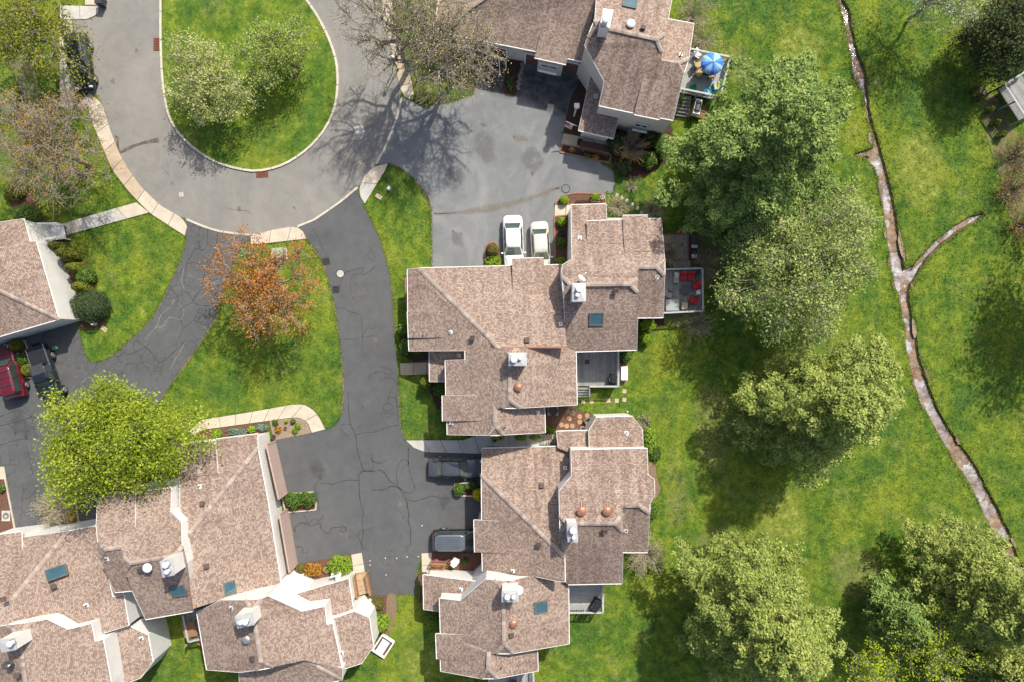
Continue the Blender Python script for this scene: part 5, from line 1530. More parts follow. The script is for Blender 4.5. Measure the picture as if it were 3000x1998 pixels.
LM['b_yellow'] = leafmat('forsythia', [(.32, .34, .01), (.66, .56, .01), (.75, .66, .02)], .2)
LM['b_blue'] = leafmat('blue_juniper', [(.09, .14, .12), (.18, .26, .22), (.30, .38, .33)], .1)
LM['b_bronze'] = leafmat('bronze_shrub', [(.07, .07, .015), (.15, .13, .03), (.20, .19, .05)], .12)
LM['straw'] = leafmat('straw_twigs', [(.28, .24, .10), (.42, .36, .17), (.5, .46, .24)], .2)

# ---- island pair
broadleaf('flowering_tree', 'pale blossoming tree with whitish sprays on the grass island', (605, 240), 3.6, 6.2, 3.75, 2.6, None, LM['blossom'], MT['bark_grey'], 11, tips=520, per=22, crad=.42, lsize=.085, trunk_r=.12, lean=(.5, -.6), fill=1.7)
broadleaf('flowering_tree', 'greener blossoming tree on the island beside the paler one', (805, 155), 3.2, 5.6, 3.1, 2.3, None, LM['blossom2'], MT['bark_grey'], 12, tips=360, per=22, crad=.42, lsize=.085, trunk_r=.10, lean=(.4, -.8), fill=1.7)
# ---- bare budding pair by the sidewalk
broadleaf('budding_tree', 'bare budding tree with branches spread over the road and sidewalk', (1150, 85), 8.2, 12.5, 4.8, 4.6, None, LM['bud'], MT['bark_grey'], 21, tips=420, ncl=75, nlimb=9, per=5, crad=.55, lsize=.06, trunk_r=.22, fill=1.9, lower=-.7, twig=3)
broadleaf('budding_tree', 'bare budding tree with tan buds beside the garage of the top house', (1300, 120), 8.0, 13.0, 4.7, 4.8, None, LM['bud'], MT['bark_grey'], 22, tips=640, ncl=90, nlimb=9, per=9, crad=.55, lsize=.06, trunk_r=.25, fill=1.9, lower=-.8, twig=3)
# ---- left edge
broadleaf('olive_tree', 'olive green tree in young leaf overhanging the parked black car', (95, 85), 5.5, 8.5, 4.5, 3.0, None, LM['olive'], MT['bark_grey'], 31, tips=520, per=17, crad=.5, lsize=.095, trunk_r=.16, fill=1.8)
broadleaf('budding_tree', 'leafless tree with rusty buds over the lawn beside the curving sidewalk', (130, 430), 6.0, 10.0, 5.4, 3.2, None, LM['budbrown'], MT['bark_grey'], 32, tips=800, ncl=95, nlimb=10, per=10, crad=.5, lsize=.06, trunk_r=.2, fill=1.8, twig=3)
broadleaf('orange_maple', 'sparse maple with orange new leaves on the lawn between the driveways', (772, 835), 5.0, 8.2, 4.7, 2.6, None, LM['orange'], MT['bark_grey'], 41, tips=470, ncl=64, per=22, crad=.42, lsize=.08, trunk_r=.21, fill=1.6, flat_=.5, lower=-.3, twig=2)
broadleaf('lime_tree', 'full rounded tree with bright yellow green leaves over the driveway', (348, 1290), 6.0, 11.0, 5.3, 4.2, None, LM['lime'], MT['bark'], 51, tips=620, ncl=80, per=64, crad=.8, lsize=.10, trunk_r=.24, fill=2.2, lower=-.25, amp=1.25, ry=1.0)
# ---- the row on the right
G = 'tall trees between the houses and the creek'
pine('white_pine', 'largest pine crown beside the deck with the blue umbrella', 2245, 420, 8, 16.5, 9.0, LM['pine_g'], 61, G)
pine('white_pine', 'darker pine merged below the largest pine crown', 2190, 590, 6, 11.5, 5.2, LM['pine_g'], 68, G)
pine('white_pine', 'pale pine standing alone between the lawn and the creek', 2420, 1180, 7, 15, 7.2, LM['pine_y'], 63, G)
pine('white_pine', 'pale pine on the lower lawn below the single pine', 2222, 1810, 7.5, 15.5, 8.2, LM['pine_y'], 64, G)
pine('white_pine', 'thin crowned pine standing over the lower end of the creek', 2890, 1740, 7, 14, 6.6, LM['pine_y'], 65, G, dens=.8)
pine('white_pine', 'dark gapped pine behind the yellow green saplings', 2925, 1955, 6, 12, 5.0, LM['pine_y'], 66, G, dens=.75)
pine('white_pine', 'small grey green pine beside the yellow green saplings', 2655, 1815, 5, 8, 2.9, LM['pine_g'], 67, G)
broadleaf('silver_tree', 'grey green tree with pale twigs behind the deck with red seats', (2340, 780), 6.5, 11.0, 6.0, 4.0, None, LM['grey_leaf'], MT['bark_pale'], 62, tips=760, ncl=90, per=46, crad=.66, lsize=.105, trunk_r=.2, fill=2.3, lower=-.3, twig=2, group=G)
broadleaf('yellow_sapling', 'taller yellow green sapling among the lower pines', (2730, 1895), 7.0, 11.5, 3.0, 3.6, None, LM['lime2'], MT['bark_grey'], 71, tips=240, ncl=40, nlimb=6, per=14, crad=.38, lsize=.085, trunk_r=.09, fill=1.8)
broadleaf('yellow_sapling', 'smaller yellow green sapling next to the pale lower pine', (2560, 1965), 6.0, 9.5, 2.2, 2.8, None, LM['lime2'], MT['bark_grey'], 72, tips=160, ncl=30, nlimb=5, per=14, crad=.36, lsize=.085, trunk_r=.08, fill=1.8)
broadleaf('dark_evergreen_tree', 'dense dark evergreen tree near the grey corner deck', (2935, 110), 3.6, 6.5, 3.1, 2.9, None, LM['dkgreen'], MT['bark'], 81, tips=340, ncl=50, per=44, crad=.55, lsize=.10, trunk_r=.16, fill=3.0, lower=-.6)
broadleaf('white_flowering_tree', 'tree with white spring sprays above the creek lawn', (2765, -25), 5.2, 9.0, 3.4, 3.0, None, LM['white'], MT['bark_grey'], 82, tips=330, per=11, crad=.42, lsize=.085, trunk_r=.14, fill=1.9)
broadleaf('red_leaf_tree', 'dark red leaved tree behind the dense dark evergreen', (3015, 5), 3.5, 6.0, 2.4, 2.0, None, leafmat('red_leaf', [(.07, .02, .02), (.16, .06, .05), (.26, .14, .11)], .15), MT['bark'], 83, tips=200, per=16, crad=.42, lsize=.09, trunk_r=.1)
broadleaf('lawn_tree', 'broad leafy tree at the edge of the creek lawn casting a long shade', (3290, 800), 7.0, 12.0, 5.5, 4.0, None, LM['grey_leaf'], MT['bark'], 84, tips=420, per=26, crad=.8, lsize=.14, trunk_r=.24)

# ---- shrubs
def shrub(px, py, rx, ry, h, m, label, shape='ball', cat='shrub', name='clipped_shrub', group=None, lsize=.06, dens=1.0, rz=0.0, z0=0.0, lump=.12):
    rs = np.random.RandomState(int(px * 7 + py * 13) % 99991)
    c = W(px, py, h * .5 + z0); t = thing(name, label, cat, (c.x, c.y, z0), rz, group)
    ax, ay = rx / PPM, ry / PPM
    n = int(dens * 260 * (ax * ay * 3.1 + (ax + ay) * h * 2.2)) + 160
    u = unit(rs.normal(size=(n * 2, 3))); u = u[u[:, 2] > -.55][:n]; n = len(u)
    if shape == 'cone':
        zz = rs.uniform(0, 1, n) ** 1.25; a = rs.uniform(0, 6.283, n); r = np.sqrt(np.clip(1 - zz ** 1.7, .02, 1))
        P = np.stack([np.cos(a) * ax * r, np.sin(a) * ay * r, .06 + zz * h], 1)
        u = unit(np.stack([np.cos(a), np.sin(a), np.full(n, .5)], 1))
    elif shape == 'box':
        k = np.abs(u).max(1, keepdims=True); v = u / (k ** .75); v = np.clip(v, -1, 1)
        P = v * np.array([ax, ay, h * .5]) + np.array([0, 0, h * .5])
    else:
        P = u * np.array([ax, ay, h * .55]) + np.array([0, 0, h * .46])
    lm = 1 + lump * np.sin(P[:, 0] * 6 / max(.3, ax) + 1) * np.sin(P[:, 1] * 6 / max(.3, ay)) + rs.normal(size=n) * .05
    P[:, :2] *= lm[:, None]
    P *= np.where(rs.rand(n, 1) < .25, rs.uniform(.75, 1, (n, 1)), 1)
    P[:, 2] = np.maximum(P[:, 2], .03)
    V, F = leaf_arrays(P, lsize, rs, up=.25, asp=.6, out=u * 1.0)
    np_mesh('foliage', V, F, LM[m], rs.uniform(0, 1, n), t)
    b = MB()
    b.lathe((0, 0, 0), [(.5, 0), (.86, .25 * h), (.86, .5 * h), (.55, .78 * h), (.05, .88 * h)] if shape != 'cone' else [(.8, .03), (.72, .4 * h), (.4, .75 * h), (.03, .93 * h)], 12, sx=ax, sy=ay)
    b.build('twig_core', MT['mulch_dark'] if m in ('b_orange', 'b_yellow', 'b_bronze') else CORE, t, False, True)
    return t
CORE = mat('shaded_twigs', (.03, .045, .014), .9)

def bare_shrub(px, py, r, h, label, seed, m='bark_pale', n=70, group=None, buds=None):
    rs = np.random.RandomState(seed); c = W(px, py, h * .5)
    t = thing('bare_shrub', label, 'shrub', (c.x, c.y, 0), 0, group)
    segs = []; tips = []
    for i in range(n):
        a = rs.uniform(0, 6.283); L = r * rs.uniform(.5, 1.05)
        st = np.array([rs.normal() * .1, rs.normal() * .1, 0]); e = np.array([math.cos(a) * L, math.sin(a) * L, h * rs.uniform(.45, 1.0)])
        s_, P = curve_segs(st, e, .02, .007, rs, 4, .05, .09); segs += s_
        for k in range(4):
            q = P[2 + rs.randint(0, 3)]; e2 = q + np.array([math.cos(a), math.sin(a), .3]) * r * .28 * rs.uniform(.4, 1) + rs.normal(size=3) * r * .12
            segs.append(np.concatenate([q, e2, [.011, .005]])); tips.append(e2)
    tubes('stems', segs, MT[m], t, 4)
    if buds:
        T = np.array(tips); V, F = leaf_arrays(np.repeat(T, 3, 0) + rs.normal(size=(len(T) * 3, 3)) * .06, .05, rs)
        np_mesh('buds', V, F, LM[buds], rs.uniform(0, 1, len(F)), t)['kind'] = 'stuff'
    return t

# left house evergreens
shrub(196, 745, 24, 20, 2.6, 'b_yew', 'broad conical evergreen beside the white wall, nearest the porch rail', 'cone', name='conical_evergreen')
shrub(168, 722, 15, 14, 2.3, 'b_yew', 'slim conical evergreen tucked between the porch rail and the broad one', 'cone', name='conical_evergreen')
shrub(218, 785, 20, 17, 2.2, 'b_yew', 'conical evergreen by the white wall just above the dark green mound', 'cone', name='conical_evergreen')
shrub(236, 842, 22, 18, 2.1, 'b_yew', 'conical evergreen between the dark green mound and the big round bush', 'cone', name='conical_evergreen')
shrub(252, 812, 26, 24, 1.4, 'b_green', 'dark green mound between two conical evergreens', name='evergreen_mound')
shrub(264, 898, 52, 46, 2.0, 'b_dark', 'big round clipped dark bush at the corner of the white wall', lsize=.05)
shrub(78, 628, 38, 26, 1.5, 'b_green', 'low rounded bush beside the porch steps of the left house', name='evergreen_mound')
shrub(40, 560, 30, 26, 1.2, 'b_yew', 'bronze green bush under the rusty budded tree', name='evergreen_mound')
shrub(46, 1012, 18, 15, 1.1, 'b_yew', 'small bush between the red car and the black pickup, nearest the house', name='evergreen_mound')
shrub(56, 1052, 26, 18, 1.0, 'b_green', 'low dark bush in the strip between the red car and the pickup', name='evergreen_mound')
shrub(80, 1083, 16, 17, .9, 'b_yew', 'olive bush at the end of the strip beside the pickup', name='evergreen_mound')
# middle house
shrub(1443, 733, 17, 17, 1.3, 'b_bronze', 'round bronze clipped ball in the brick edged island bed')
shrub(1445, 768, 21, 14, .8, 'b_lime', 'bright green low hedge behind the bronze ball', 'box')
GB = 'small round green shrubs in the brick edged beds'
shrub(1653, 588, 13, 12, .8, 'b_lime', 'round bright shrub at the rounded corner of the brick edged bed', group=GB)
shrub(1744, 579, 13, 11, .8, 'b_lime', 'round bright shrub beside the wooden fence and wheel ornament', group=GB)
shrub(1645, 650, 14, 13, .8, 'b_lime', 'round bright shrub just below the short porch walk', group=GB)
shrub(1643, 711, 13, 14, .8, 'b_green', 'loose dark green shrub in the bed beside the cream car', group=GB)
shrub(1644, 768, 15, 13, .8, 'b_lime', 'round bright shrub at the garage end of the bed', group=GB)
shrub(1899, 956, 20, 17, 1.3, 'b_lime', 'larger light green shrub below the east gable wall', lump=.25, name='garden_shrub')
shrub(1893, 993, 14, 16, 1.1, 'b_lime', 'smaller light green shrub at the corner by the rear wall', lump=.25, name='garden_shrub')
shrub(1832, 1040, 19, 20, 1.4, 'b_green', 'dark glossy shrub against the rear deck rail', lump=.2, name='garden_shrub')
shrub(1180, 968, 14, 18, 1.3, 'b_green', 'rounded bush against the west wall, above the larger bush', name='garden_shrub')
shrub(1188, 1016, 17, 22, 1.4, 'b_green', 'larger rounded bush at the corner of the west wall', name='garden_shrub')
shrub(1246, 1120, 15, 18, 1.9, 'b_yew', 'conical evergreen beside the tan porch walk', 'cone', name='conical_evergreen')
shrub(1288, 1142, 20, 20, 1.0, 'b_green', 'shaded leafy shrub in the corner behind the conical evergreen', lump=.3, name='garden_shrub')
shrub(1298, 1215, 12, 26, .8, 'b_green', 'shaded low shrub against the bay on the west wall', name='garden_shrub')
for i, x in enumerate((1452, 1518, 1560)):
    shrub(x + 8, 1281, 16, 7, .8, 'b_lime', ('yellow green shrub by the dark pot on the narrow walk', 'yellow green shrub midway along the narrow shaded walk', 'yellow green shrub at the inner end of the narrow walk')[i], name='garden_shrub')
shrub(1612, 1258, 12, 10, .6, 'b_lime', 'pale leafed hosta beside the trellis gate', name='garden_plant', lump=.3)
# rear of the lower right house
shrub(1903, 1287, 18, 34, 1.1, 'b_lime', 'long light green shrub along the north east wall', lump=.25, name='garden_shrub')
shrub(1920, 1330, 16, 22, .5, 'b_green', 'low blue green ground plant beyond the long shrub', lump=.3, name='garden_plant')
shrub(1906, 1500, 20, 26, 1.1, 'b_green', 'dark shrub below the east bay of the lower right house', lump=.2, name='garden_shrub')
shrub(1345, 1434, 16, 16, .9, 'b_green', 'round clipped bush on the paved pad by the dark sedan')
shrub(1369, 1423, 7, 8, .6, 'b_green', 'tiny clipped bush next to the round one on the paved pad')
shrub(1388, 1420, 15, 14, .9, 'b_dark', 'shaded dark bush behind the paved pad')
shrub(1399, 1447, 13, 17, 1.0, 'b_yellow', 'bright yellow shrub at the garage wall', name='yellow_shrub')
shrub(1270, 1800, 20, 22, 1.2, 'b_green', 'shaded leafy shrub in the corner of the lower right house', lump=.3, name='garden_shrub')
shrub(1362, 1642, 6, 8, .4, 'b_green', 'tiny dark plant in the shaded end of the mulch bed', name='garden_plant')
# court beds
shrub(860, 1466, 24, 23, .9, 'b_green', 'left half of the leafy hedge clump between the two tan garage doors', lump=.25, name='hedge_clump')
shrub(902, 1463, 24, 21, .9, 'b_green', 'right half of the leafy hedge clump, on the court side', lump=.25, name='hedge_clump')
shrub(876, 1668, 13, 15, .8, 'b_bronze', 'brownish green shrub at the foot of the white wall')
shrub(917, 1667, 22, 16, .7, 'b_orange', 'low orange leaved shrub in the court bed', 'box', name='orange_shrub')
shrub(997, 1658, 31, 29, 1.4, 'b_lime', 'large rounded green shrub beside the wooden ramp', lump=.2, name='garden_shrub')
shrub(1106, 1770, 17, 20, 1.0, 'b_bronze', 'upper loose reddish green shrub beside the worn path', lump=.3, name='garden_shrub')
shrub(1103, 1798, 14, 13, .9, 'b_green', 'middle shrub of the three beside the worn path', lump=.3, name='garden_shrub')
shrub(1119, 1824, 22, 23, 1.2, 'b_lime', 'lowest and brightest shrub beside the worn path', lump=.2, name='garden_shrub')
shrub(635, 1270, 13, 13, .8, 'b_lime', 'round bright shrub in the mulch strip, by the garden pot', lump=.2)
shrub(693, 1265, 28, 10, .35, 'b_blue', 'long blue grey juniper in the mulch strip', name='juniper', lump=.25)
shrub(737, 1257, 10, 9, .6, 'b_lime', 'round bright shrub between the two blue grey junipers')
shrub(766, 1251, 18, 9, .4, 'b_blue', 'shorter blue grey juniper by the white gable corner', name='juniper', lump=.25)
for x, y, r, mm, lb in ((858, 1233, 7, 'b_green', 'dark tuft plant near the curve of the pebble bed'), (806, 1237, 8, 'b_green', 'low green plant at the gutter end of the pebble bed'), (815, 1258, 9, 'b_orange', 'rusty leaved plant in the pebble bed by the wall'), (873, 1248, 8, 'b_lime', 'bright plant in the pebble bed, nearer the walk'), (864, 1260, 8, 'b_lime', 'bright plant in the pebble bed, nearer the asphalt'), (839, 1234, 4, 'b_lime', 'tiny seedling in the pebble bed')):
    shrub(x, y, r, r, .4, mm, lb, name='garden_plant', lump=.3, lsize=.05)
for x, y, lb in ((206, 1495, 'yellow flowering shrub by the driveway end, upper of two'), (209, 1512, 'yellow flowering shrub by the driveway end, lower of two')):
    shrub(x, y, 9, 9, .8, 'b_yellow', lb, name='yellow_shrub', lump=.3)
shrub(403, 1410, 14, 12, .9, 'b_green', 'shaded green shrub under the lime tree beside the house', name='garden_shrub')
shrub(366, 1425, 12, 12, .8, 'b_green', 'smaller shaded shrub under the lime tree beside the house', name='garden_shrub')
shrub(5, 1430, 8, 10, .6, 'b_green', 'small dark shrub in the mulch strip at the driveway edge')
# top house
shrub(1805, 420, 24, 30, 1.5, 'b_dark', 'dark green shrub at the front of the top house, beside the brown bare one', lump=.25, name='garden_shrub')
shrub(1938, 430, 22, 34, 1.6, 'b_green', 'light green rhododendron against the bay window wall', lump=.25, name='garden_shrub')
shrub(1905, 402, 26, 20, 1.5, 'b_dark', 'dark green rhododendron under the bay window', lump=.25, name='garden_shrub')
shrub(1900, 470, 26, 24, 1.2, 'b_green', 'green shrub below the brown bare shrub', lump=.25, name='garden_shrub')
shrub(1828, 490, 22, 20, 1.2, 'b_dark', 'dark shrub beside the brown metal grate', lump=.25, name='garden_shrub')
shrub(1995, 285, 8, 22, 1.4, 'b_green', 'climbing green plant beside the deck steps', lump=.3, name='garden_plant')
shrub(1495, 245, 9, 18, .5, 'b_green', 'low green plant in the strip between the garage doors', lump=.3, name='garden_plant')
for x, y, mm, lb in ((1675, 440, 'b_orange', 'orange flowers in the front bed near the blue ornament'), (1722, 455, 'b_green', 'green plant in the front bed below the porch'), (1745, 460, 'b_orange', 'orange flowers in the front bed by the porch corner')):
    shrub(x, y, 9, 7, .4, mm, lb, name='garden_plant', lump=.3, lsize=.05)
shrub(1248, 290, 38, 22, .35, 'olive' if False else 'b_yew', 'mounded yellow green groundcover at the foot of the budding tree', name='garden_plant', lump=.3, dens=.8)
# far right
shrub(2985, 195, 40, 14, .9, 'b_green', 'leafy hedge along the grey corner deck', lump=.2, rz=.5, name='hedge_clump')
for i, (x, y) in enumerate(((2855, 262), (2870, 287), (2900, 322), (2918, 360), (2935, 395))):
    shrub(x, y, 12, 8, .9, 'b_bronze' if i < 2 else 'b_yew', ('brown low shrub farthest from the corner deck', 'dark low shrub next to the brown one on the bare bank', 'yellow tipped shrub in the row on the bare bank, third from the brown one', 'yellow tipped shrub in the row on the bare bank, fourth from the brown one', 'yellow tipped shrub at the far end of the row on the bare bank')[i], name='garden_shrub', lump=.3, rz=.6)
# bare shrubs
bare_shrub(1852, 432, 1.35, 1.9, 'brown bare twiggy shrub at the front of the top house', 1, 'bark_pale', 110, buds='budbrown')
bare_shrub(2035, 40, 1.7, 2.0, 'bare arching shrub against the east wall of the top house', 2, 'bark_pale', 70, buds='straw')
bare_shrub(2062, 110, 1.4, 1.8, 'bare arching shrub just above the umbrella deck', 3, 'bark_pale', 60, buds='straw')
bare_shrub(1808, 605, 1.0, 1.2, 'pale bare shrub by the porch roof and stepping stones', 4, 'bark_pale', 60, buds='straw')
bare_shrub(1912, 612, 1.1, 1.4, 'grey bare shrub behind the raised dormer', 5, 'bark_grey', 70)
bare_shrub(1850, 545, .7, 1.0, 'thin bare shrub beside the stepping stones', 14, 'bark_pale', 30)
bare_shrub(1962, 745, 1.1, 1.6, 'bare shrub overhanging the tiled patio', 6, 'bark_pale', 70, buds='bud')
bare_shrub(2065, 780, 1.5, 1.7, 'sparse bare shrub behind the patio grill', 7, 'bark_pale', 60, buds='budbrown')
bare_shrub(2045, 950, 1.4, 1.4, 'bare arching shrub at the corner of the red seat deck', 8, 'bark_pale', 60, buds='straw')
bare_shrub(1895, 1625, 1.7, 1.8, 'pale bare fountain shaped shrub behind the lower right house', 9, 'bark_pale', 110, buds='straw')
bare_shrub(165, 1490, 1.6, 1.6, 'bare brown shrub sprawling over the driveway end', 10, 'bark_pale', 110, buds='bud')
bare_shrub(1672, 1200, .7, .7, 'tiny bare shrub among the round stepping stones', 12, 'bark', 40)
bare_shrub(1885, 1235, .7, .6, 'small grey bare shrub at the north east corner wall', 13, 'bark_grey', 40, buds='straw')

bare_shrub(2985, 455, 1.6, 1.8, 'tangled brown brush on the bare bank near the corner deck', 31, 'bark', 90, buds='budbrown')
bare_shrub(2975, 560, 1.7, 1.8, 'tangled brown brush on the bare bank above the gully mouth', 32, 'bark', 90, buds='budbrown')
bare_shrub(3000, 660, 1.6, 1.8, 'tangled brown brush on the bare bank beyond the gully mouth', 33, 'bark', 90, buds='budbrown')
# ================================================================ VEHICLES
def paint(name, col, metal=.3, rough=.32):
    return mat(name, col, rough, .05, 1.5, metal=metal, spec=.5, coat=.8)
CARG = glass_mat('car_glass', (.035, .055, .05)); CARG2 = glass_mat('car_glass_green', (.075, .105, .088), .06)
LAMPR = mat('tail_lamp_red', (.35, .02, .015), .25, .1, coat=.5); LAMPW = mat('head_lamp', (.6, .62, .63), .15, .1, coat=.5); LAMPO = mat('side_marker', (.6, .16, .03), .3, .1)
CHROME = mat('chrome', (.6, .6, .6), .2, .05, metal=.9)
RIM = mat('alloy_rim', (.42, .42, .43), .35, .1, metal=.7)

def sup(a, p): return math.copysign(abs(a) ** p, a)

def car(label, px, py, hx, hy, L, Wd, Ht, paintm, kind, group=None, glass=None, roofm=None, name='parked_car'):
    rz = math.atan2(-hy, hx)
    c = W(px, py, Ht * .6); t = thing(name, label, 'car', (c.x, c.y, .012), rz, group)
    hw = Wd / 2
    if kind == 'sedan':
        belt = .92
        st = [(-.5, .72, .34, .78), (-.49, .84, .26, .86), (-.46, .93, .2, .93), (-.40, .985, .18, .97), (-.28, 1, .18, .98), (-.1, 1, .18, .95), (.1, 1, .18, .94), (.22, .995, .18, .93), (.32, .975, .18, .885), (.40, .945, .18, .82), (.46, .88, .2, .72), (.49, .76, .26, .62), (.5, .62, .34, .56)]
        x0b, x1b, x0t, x1t = -.365, .235, -.235, .075
        wb, wt = .91, .70
    elif kind == 'suv':
        belt = 1.08
        st = [(-.5, .80, .42, .98), (-.49, .90, .3, 1.06), (-.46, .96, .25, 1.10), (-.3, 1, .24, 1.12), (0, 1, .24, 1.10), (.2, 1, .24, 1.08), (.3, .985, .24, 1.04), (.40, .955, .24, .96), (.46, .89, .27, .84), (.49, .78, .32, .72), (.5, .66, .4, .64)]
        x0b, x1b, x0t, x1t = -.485, .25, -.435, .10
        wb, wt = .93, .76
    else:   # pickup
        belt = 1.18
        st = [(-.5, .93, .5, 1.12), (-.49, .96, .42, 1.16), (-.3, .97, .4, 1.18), (0, .97, .4, 1.18), (.15, .95, .4, 1.17), (.2, .90, .4, 1.15), (.34, .83, .4, 1.12), (.45, .76, .42, 1.08), (.49, .72, .46, 1.02), (.5, .68, .5, .95)]
        x0b, x1b, x0t, x1t = -.165, .17, -.15, .10
        wb, wt = .90, .78
    # lower shell
    M = 20; V = []; F = []
    for xf, wf, zb, zt in st:
        zm, zh = (zb + zt) / 2, (zt - zb) / 2
        for j in range(M):
            a = 2 * math.pi * j / M
            V.append((xf * L, hw * wf * sup(math.cos(a), .42), zm + zh * sup(math.sin(a), .5) + (.045 * (1 - abs(math.cos(a))) if math.sin(a) > 0 else 0)))
    for i in range(len(st) - 1):
        for j in range(M):
            k = (j + 1) % M
            F.append((i * M + j, i * M + k, (i + 1) * M + k, (i + 1) * M + j))
    F.append(tuple(range(M))); F.append(tuple(range((len(st) - 1) * M, len(st) * M))[::-1])
    b = MB(); b.add(V, [f[::-1] for f in F])
    body = b.build('body', paintm, t, False, True)
    # cabin
    V = []; F = []; M = 28
    lev = [(0, belt - .1), (.0, belt), (.35, None), (.7, None), (.93, None), (1.0, Ht - .035), (1.06, Ht - .008), (1.35, Ht)]
    for f, z in lev:
        ff = min(f, 1)
        xa = (x0b + (x0t - x0b) * ff) * L; xb = (x1b + (x1t - x1b) * ff) * L; ww = hw * (wb + (wt - wb) * ff)
        if z is None: z = belt + (Ht - .035 - belt) * ff
        sh = 1 - max(0, f - 1) * .9
        if f == 1.35: sh = .5
        cx = (xa + xb) / 2
        for j in range(M):
            a = 2 * math.pi * j / M
            V.append((cx + (xb - xa) / 2 * sh * sup(math.cos(a), .38), ww * sh * sup(math.sin(a), .38), z))
    for i in range(len(lev) - 1):
        for j in range(M):
            k = (j + 1) % M; F.append((i * M + j, i * M + k, (i + 1) * M + k, (i + 1) * M + j))
    V.append((sum(v[0] for v in V[-M:]) / M, 0, Ht + .012)); n = len(V) - 1
    for j in range(M): F.append(((len(lev) - 1) * M + j, (len(lev) - 1) * M + (j + 1) % M, n))
    b = MB(); b.add(V, F); cab = b.build('cabin', roofm or paintm, t, False, True)
    g = glass or CARG
    # glazing, set just proud of the pillars
    def gl(name, q, bulge, off):
        nu, nv = 6, 3; V = []; F = []
        q = [Vector(p) for p in q]
        nrm = (q[1] - q[0]).cross(q[3] - q[0]).normalized()
        for iv in range(nv + 1):
            for iu in range(nu + 1):
                u, w_ = iu / nu, iv / nv
                p = q[0].lerp(q[1], u).lerp(q[3].lerp(q[2], u), w_)
                V.append(p + nrm * (off + bulge * (4 * u * (1 - u)) + .012 * 4 * w_ * (1 - w_)))
        for iv in range(nv):
            for iu in range(nu):
                k = iv * (nu + 1) + iu; F.append((k, k + 1, k + nu + 2, k + nu + 1))
        b = MB(); b.add(V, F); return b.build(name, g if name != 'rear_window' else (glass or g), t, False, True)
    zt = Ht - .07; zb = belt + .03
    def lerp(a, b, f): return a + (b - a) * f
    fb, ft = .03 / max(.01, Ht - belt), 1 - .07 / (Ht - belt)
    X1b, X1t = lerp(x1b, x1t, fb) * L, lerp(x1b, x1t, ft) * L; X0b, X0t = lerp(x0b, x0t, fb) * L, lerp(x0b, x0t, ft) * L
    Wb, Wt = hw * lerp(wb, wt, fb), hw * lerp(wb, wt, ft)
    gl('windshield', [(X1b, -Wb * .90, zb), (X1b, Wb * .90, zb), (X1t, Wt * .86, zt), (X1t, -Wt * .86, zt)], .03, .012)
    gl('rear_window', [(X0b, Wb * .86, zb), (X0b, -Wb * .86, zb), (X0t, -Wt * .84, zt), (X0t, Wt * .84, zt)], .02, .012)
    for s in (-1, 1):
        xa, xb_, xat, xbt = lerp(X0b, X1b, .10), lerp(X0b, X1b, .92), lerp(X0t, X1t, .06), lerp(X0t, X1t, .93)
        q = [(xa, s * Wb, zb), (xb_, s * Wb, zb), (xbt, s * Wt, zt), (xat, s * Wt, zt)]
        if s > 0: q = [q[1], q[0], q[3], q[2]]
        gl('side_window', q, .0, .012)
        # door pillar
        xm = lerp(X0b, X1b, .52)
        MB().bar((xm, s * (Wb + .022), zb), (lerp(X0t, X1t, .5), s * (Wt + .022), zt), .07, .02).build('pillar', MT['black'], t, False)
    # wheels
    wr = .33 if kind == 'sedan' else (.37 if kind == 'suv' else .42)
    for fx in (-.30, .305):
        for s in (-1, 1):
            b = MB(); R = Matrix.Rotation(math.pi / 2, 3, 'X')
            b.lathe((fx * L, s * (hw - .09), wr), [(wr * .6, -.11), (wr * .93, -.11), (wr, -.07), (wr, .07), (wr * .93, .11), (wr * .6, .11)], 20, M=R)
            wh = b.build('wheel', MT['black'], t, False)
            b = MB(); b.lathe((fx * L, s * (hw + .022), wr), [(wr * .64, -.012), (wr * .6, .012), (wr * .2, .016), (.02, .02)], 14, M=R if s < 0 else Matrix.Rotation(-math.pi / 2, 3, 'X'))
            b.build('rim', RIM, wh, False)
            if kind == 'pickup':
                b = MB(); b.box((fx * L, s * (hw - .02), wr * 2 + .08), (wr * 2.3, .30, .07), taper=.85); b.build('fender', MT['black'], t, False)
    for s in (-1, 1):
        MB().box((.47 * L, s * hw * .66, .72 if kind == 'sedan' else .86), (.20, hw * .34, .13), taper=.8).build('headlight', LAMPW, t, False)
        MB().box((-.488 * L, s * hw * .74, .74 if kind == 'sedan' else .92), (.07, hw * .32, .14), taper=.85).build('taillight', LAMPR, t, False)
        mx = lerp(X1b, X1t, .1) - .12
        m_ = MB().box((mx, s * (hw + .11), belt + .07), (.13, .22, .14), taper=.8).build('mirror', paintm, t, False)
        MB().bar((mx + .03, s * (hw - .06), belt + .03), (mx, s * (hw + .06), belt + .06), .05, .04).build('mirror_arm', MT['black'], m_, False)
        MB().bar((lerp(X0b, X1b, .33), s * (hw + .008), .82), (lerp(X0b, X1b, .40), s * (hw + .008), .82), .03, .025).build('door_handle', CHROME, t, False)
    MB().box((.492 * L, 0, .48), (.10, hw * 1.2, .16), taper=.85).build('grille', MT['black'], t, False)
    # bonnet and boot shut lines
    if kind != 'pickup':
        for s in (-1, 1): MB().bar((.26 * L, s * hw * .78, .965 if kind == 'sedan' else 1.115), (.44 * L, s * hw * .6, .80 if kind == 'sedan' else .93), .012, .05).build('shut_line', MT['black'], t, False)
    return t, L, hw, belt
white = paint('white_paint', (.80, .80, .80), 0); cream = paint('champagne_paint', (.70, .66, .57), .2); grey = paint('slate_paint', (.075, .085, .10), .3)
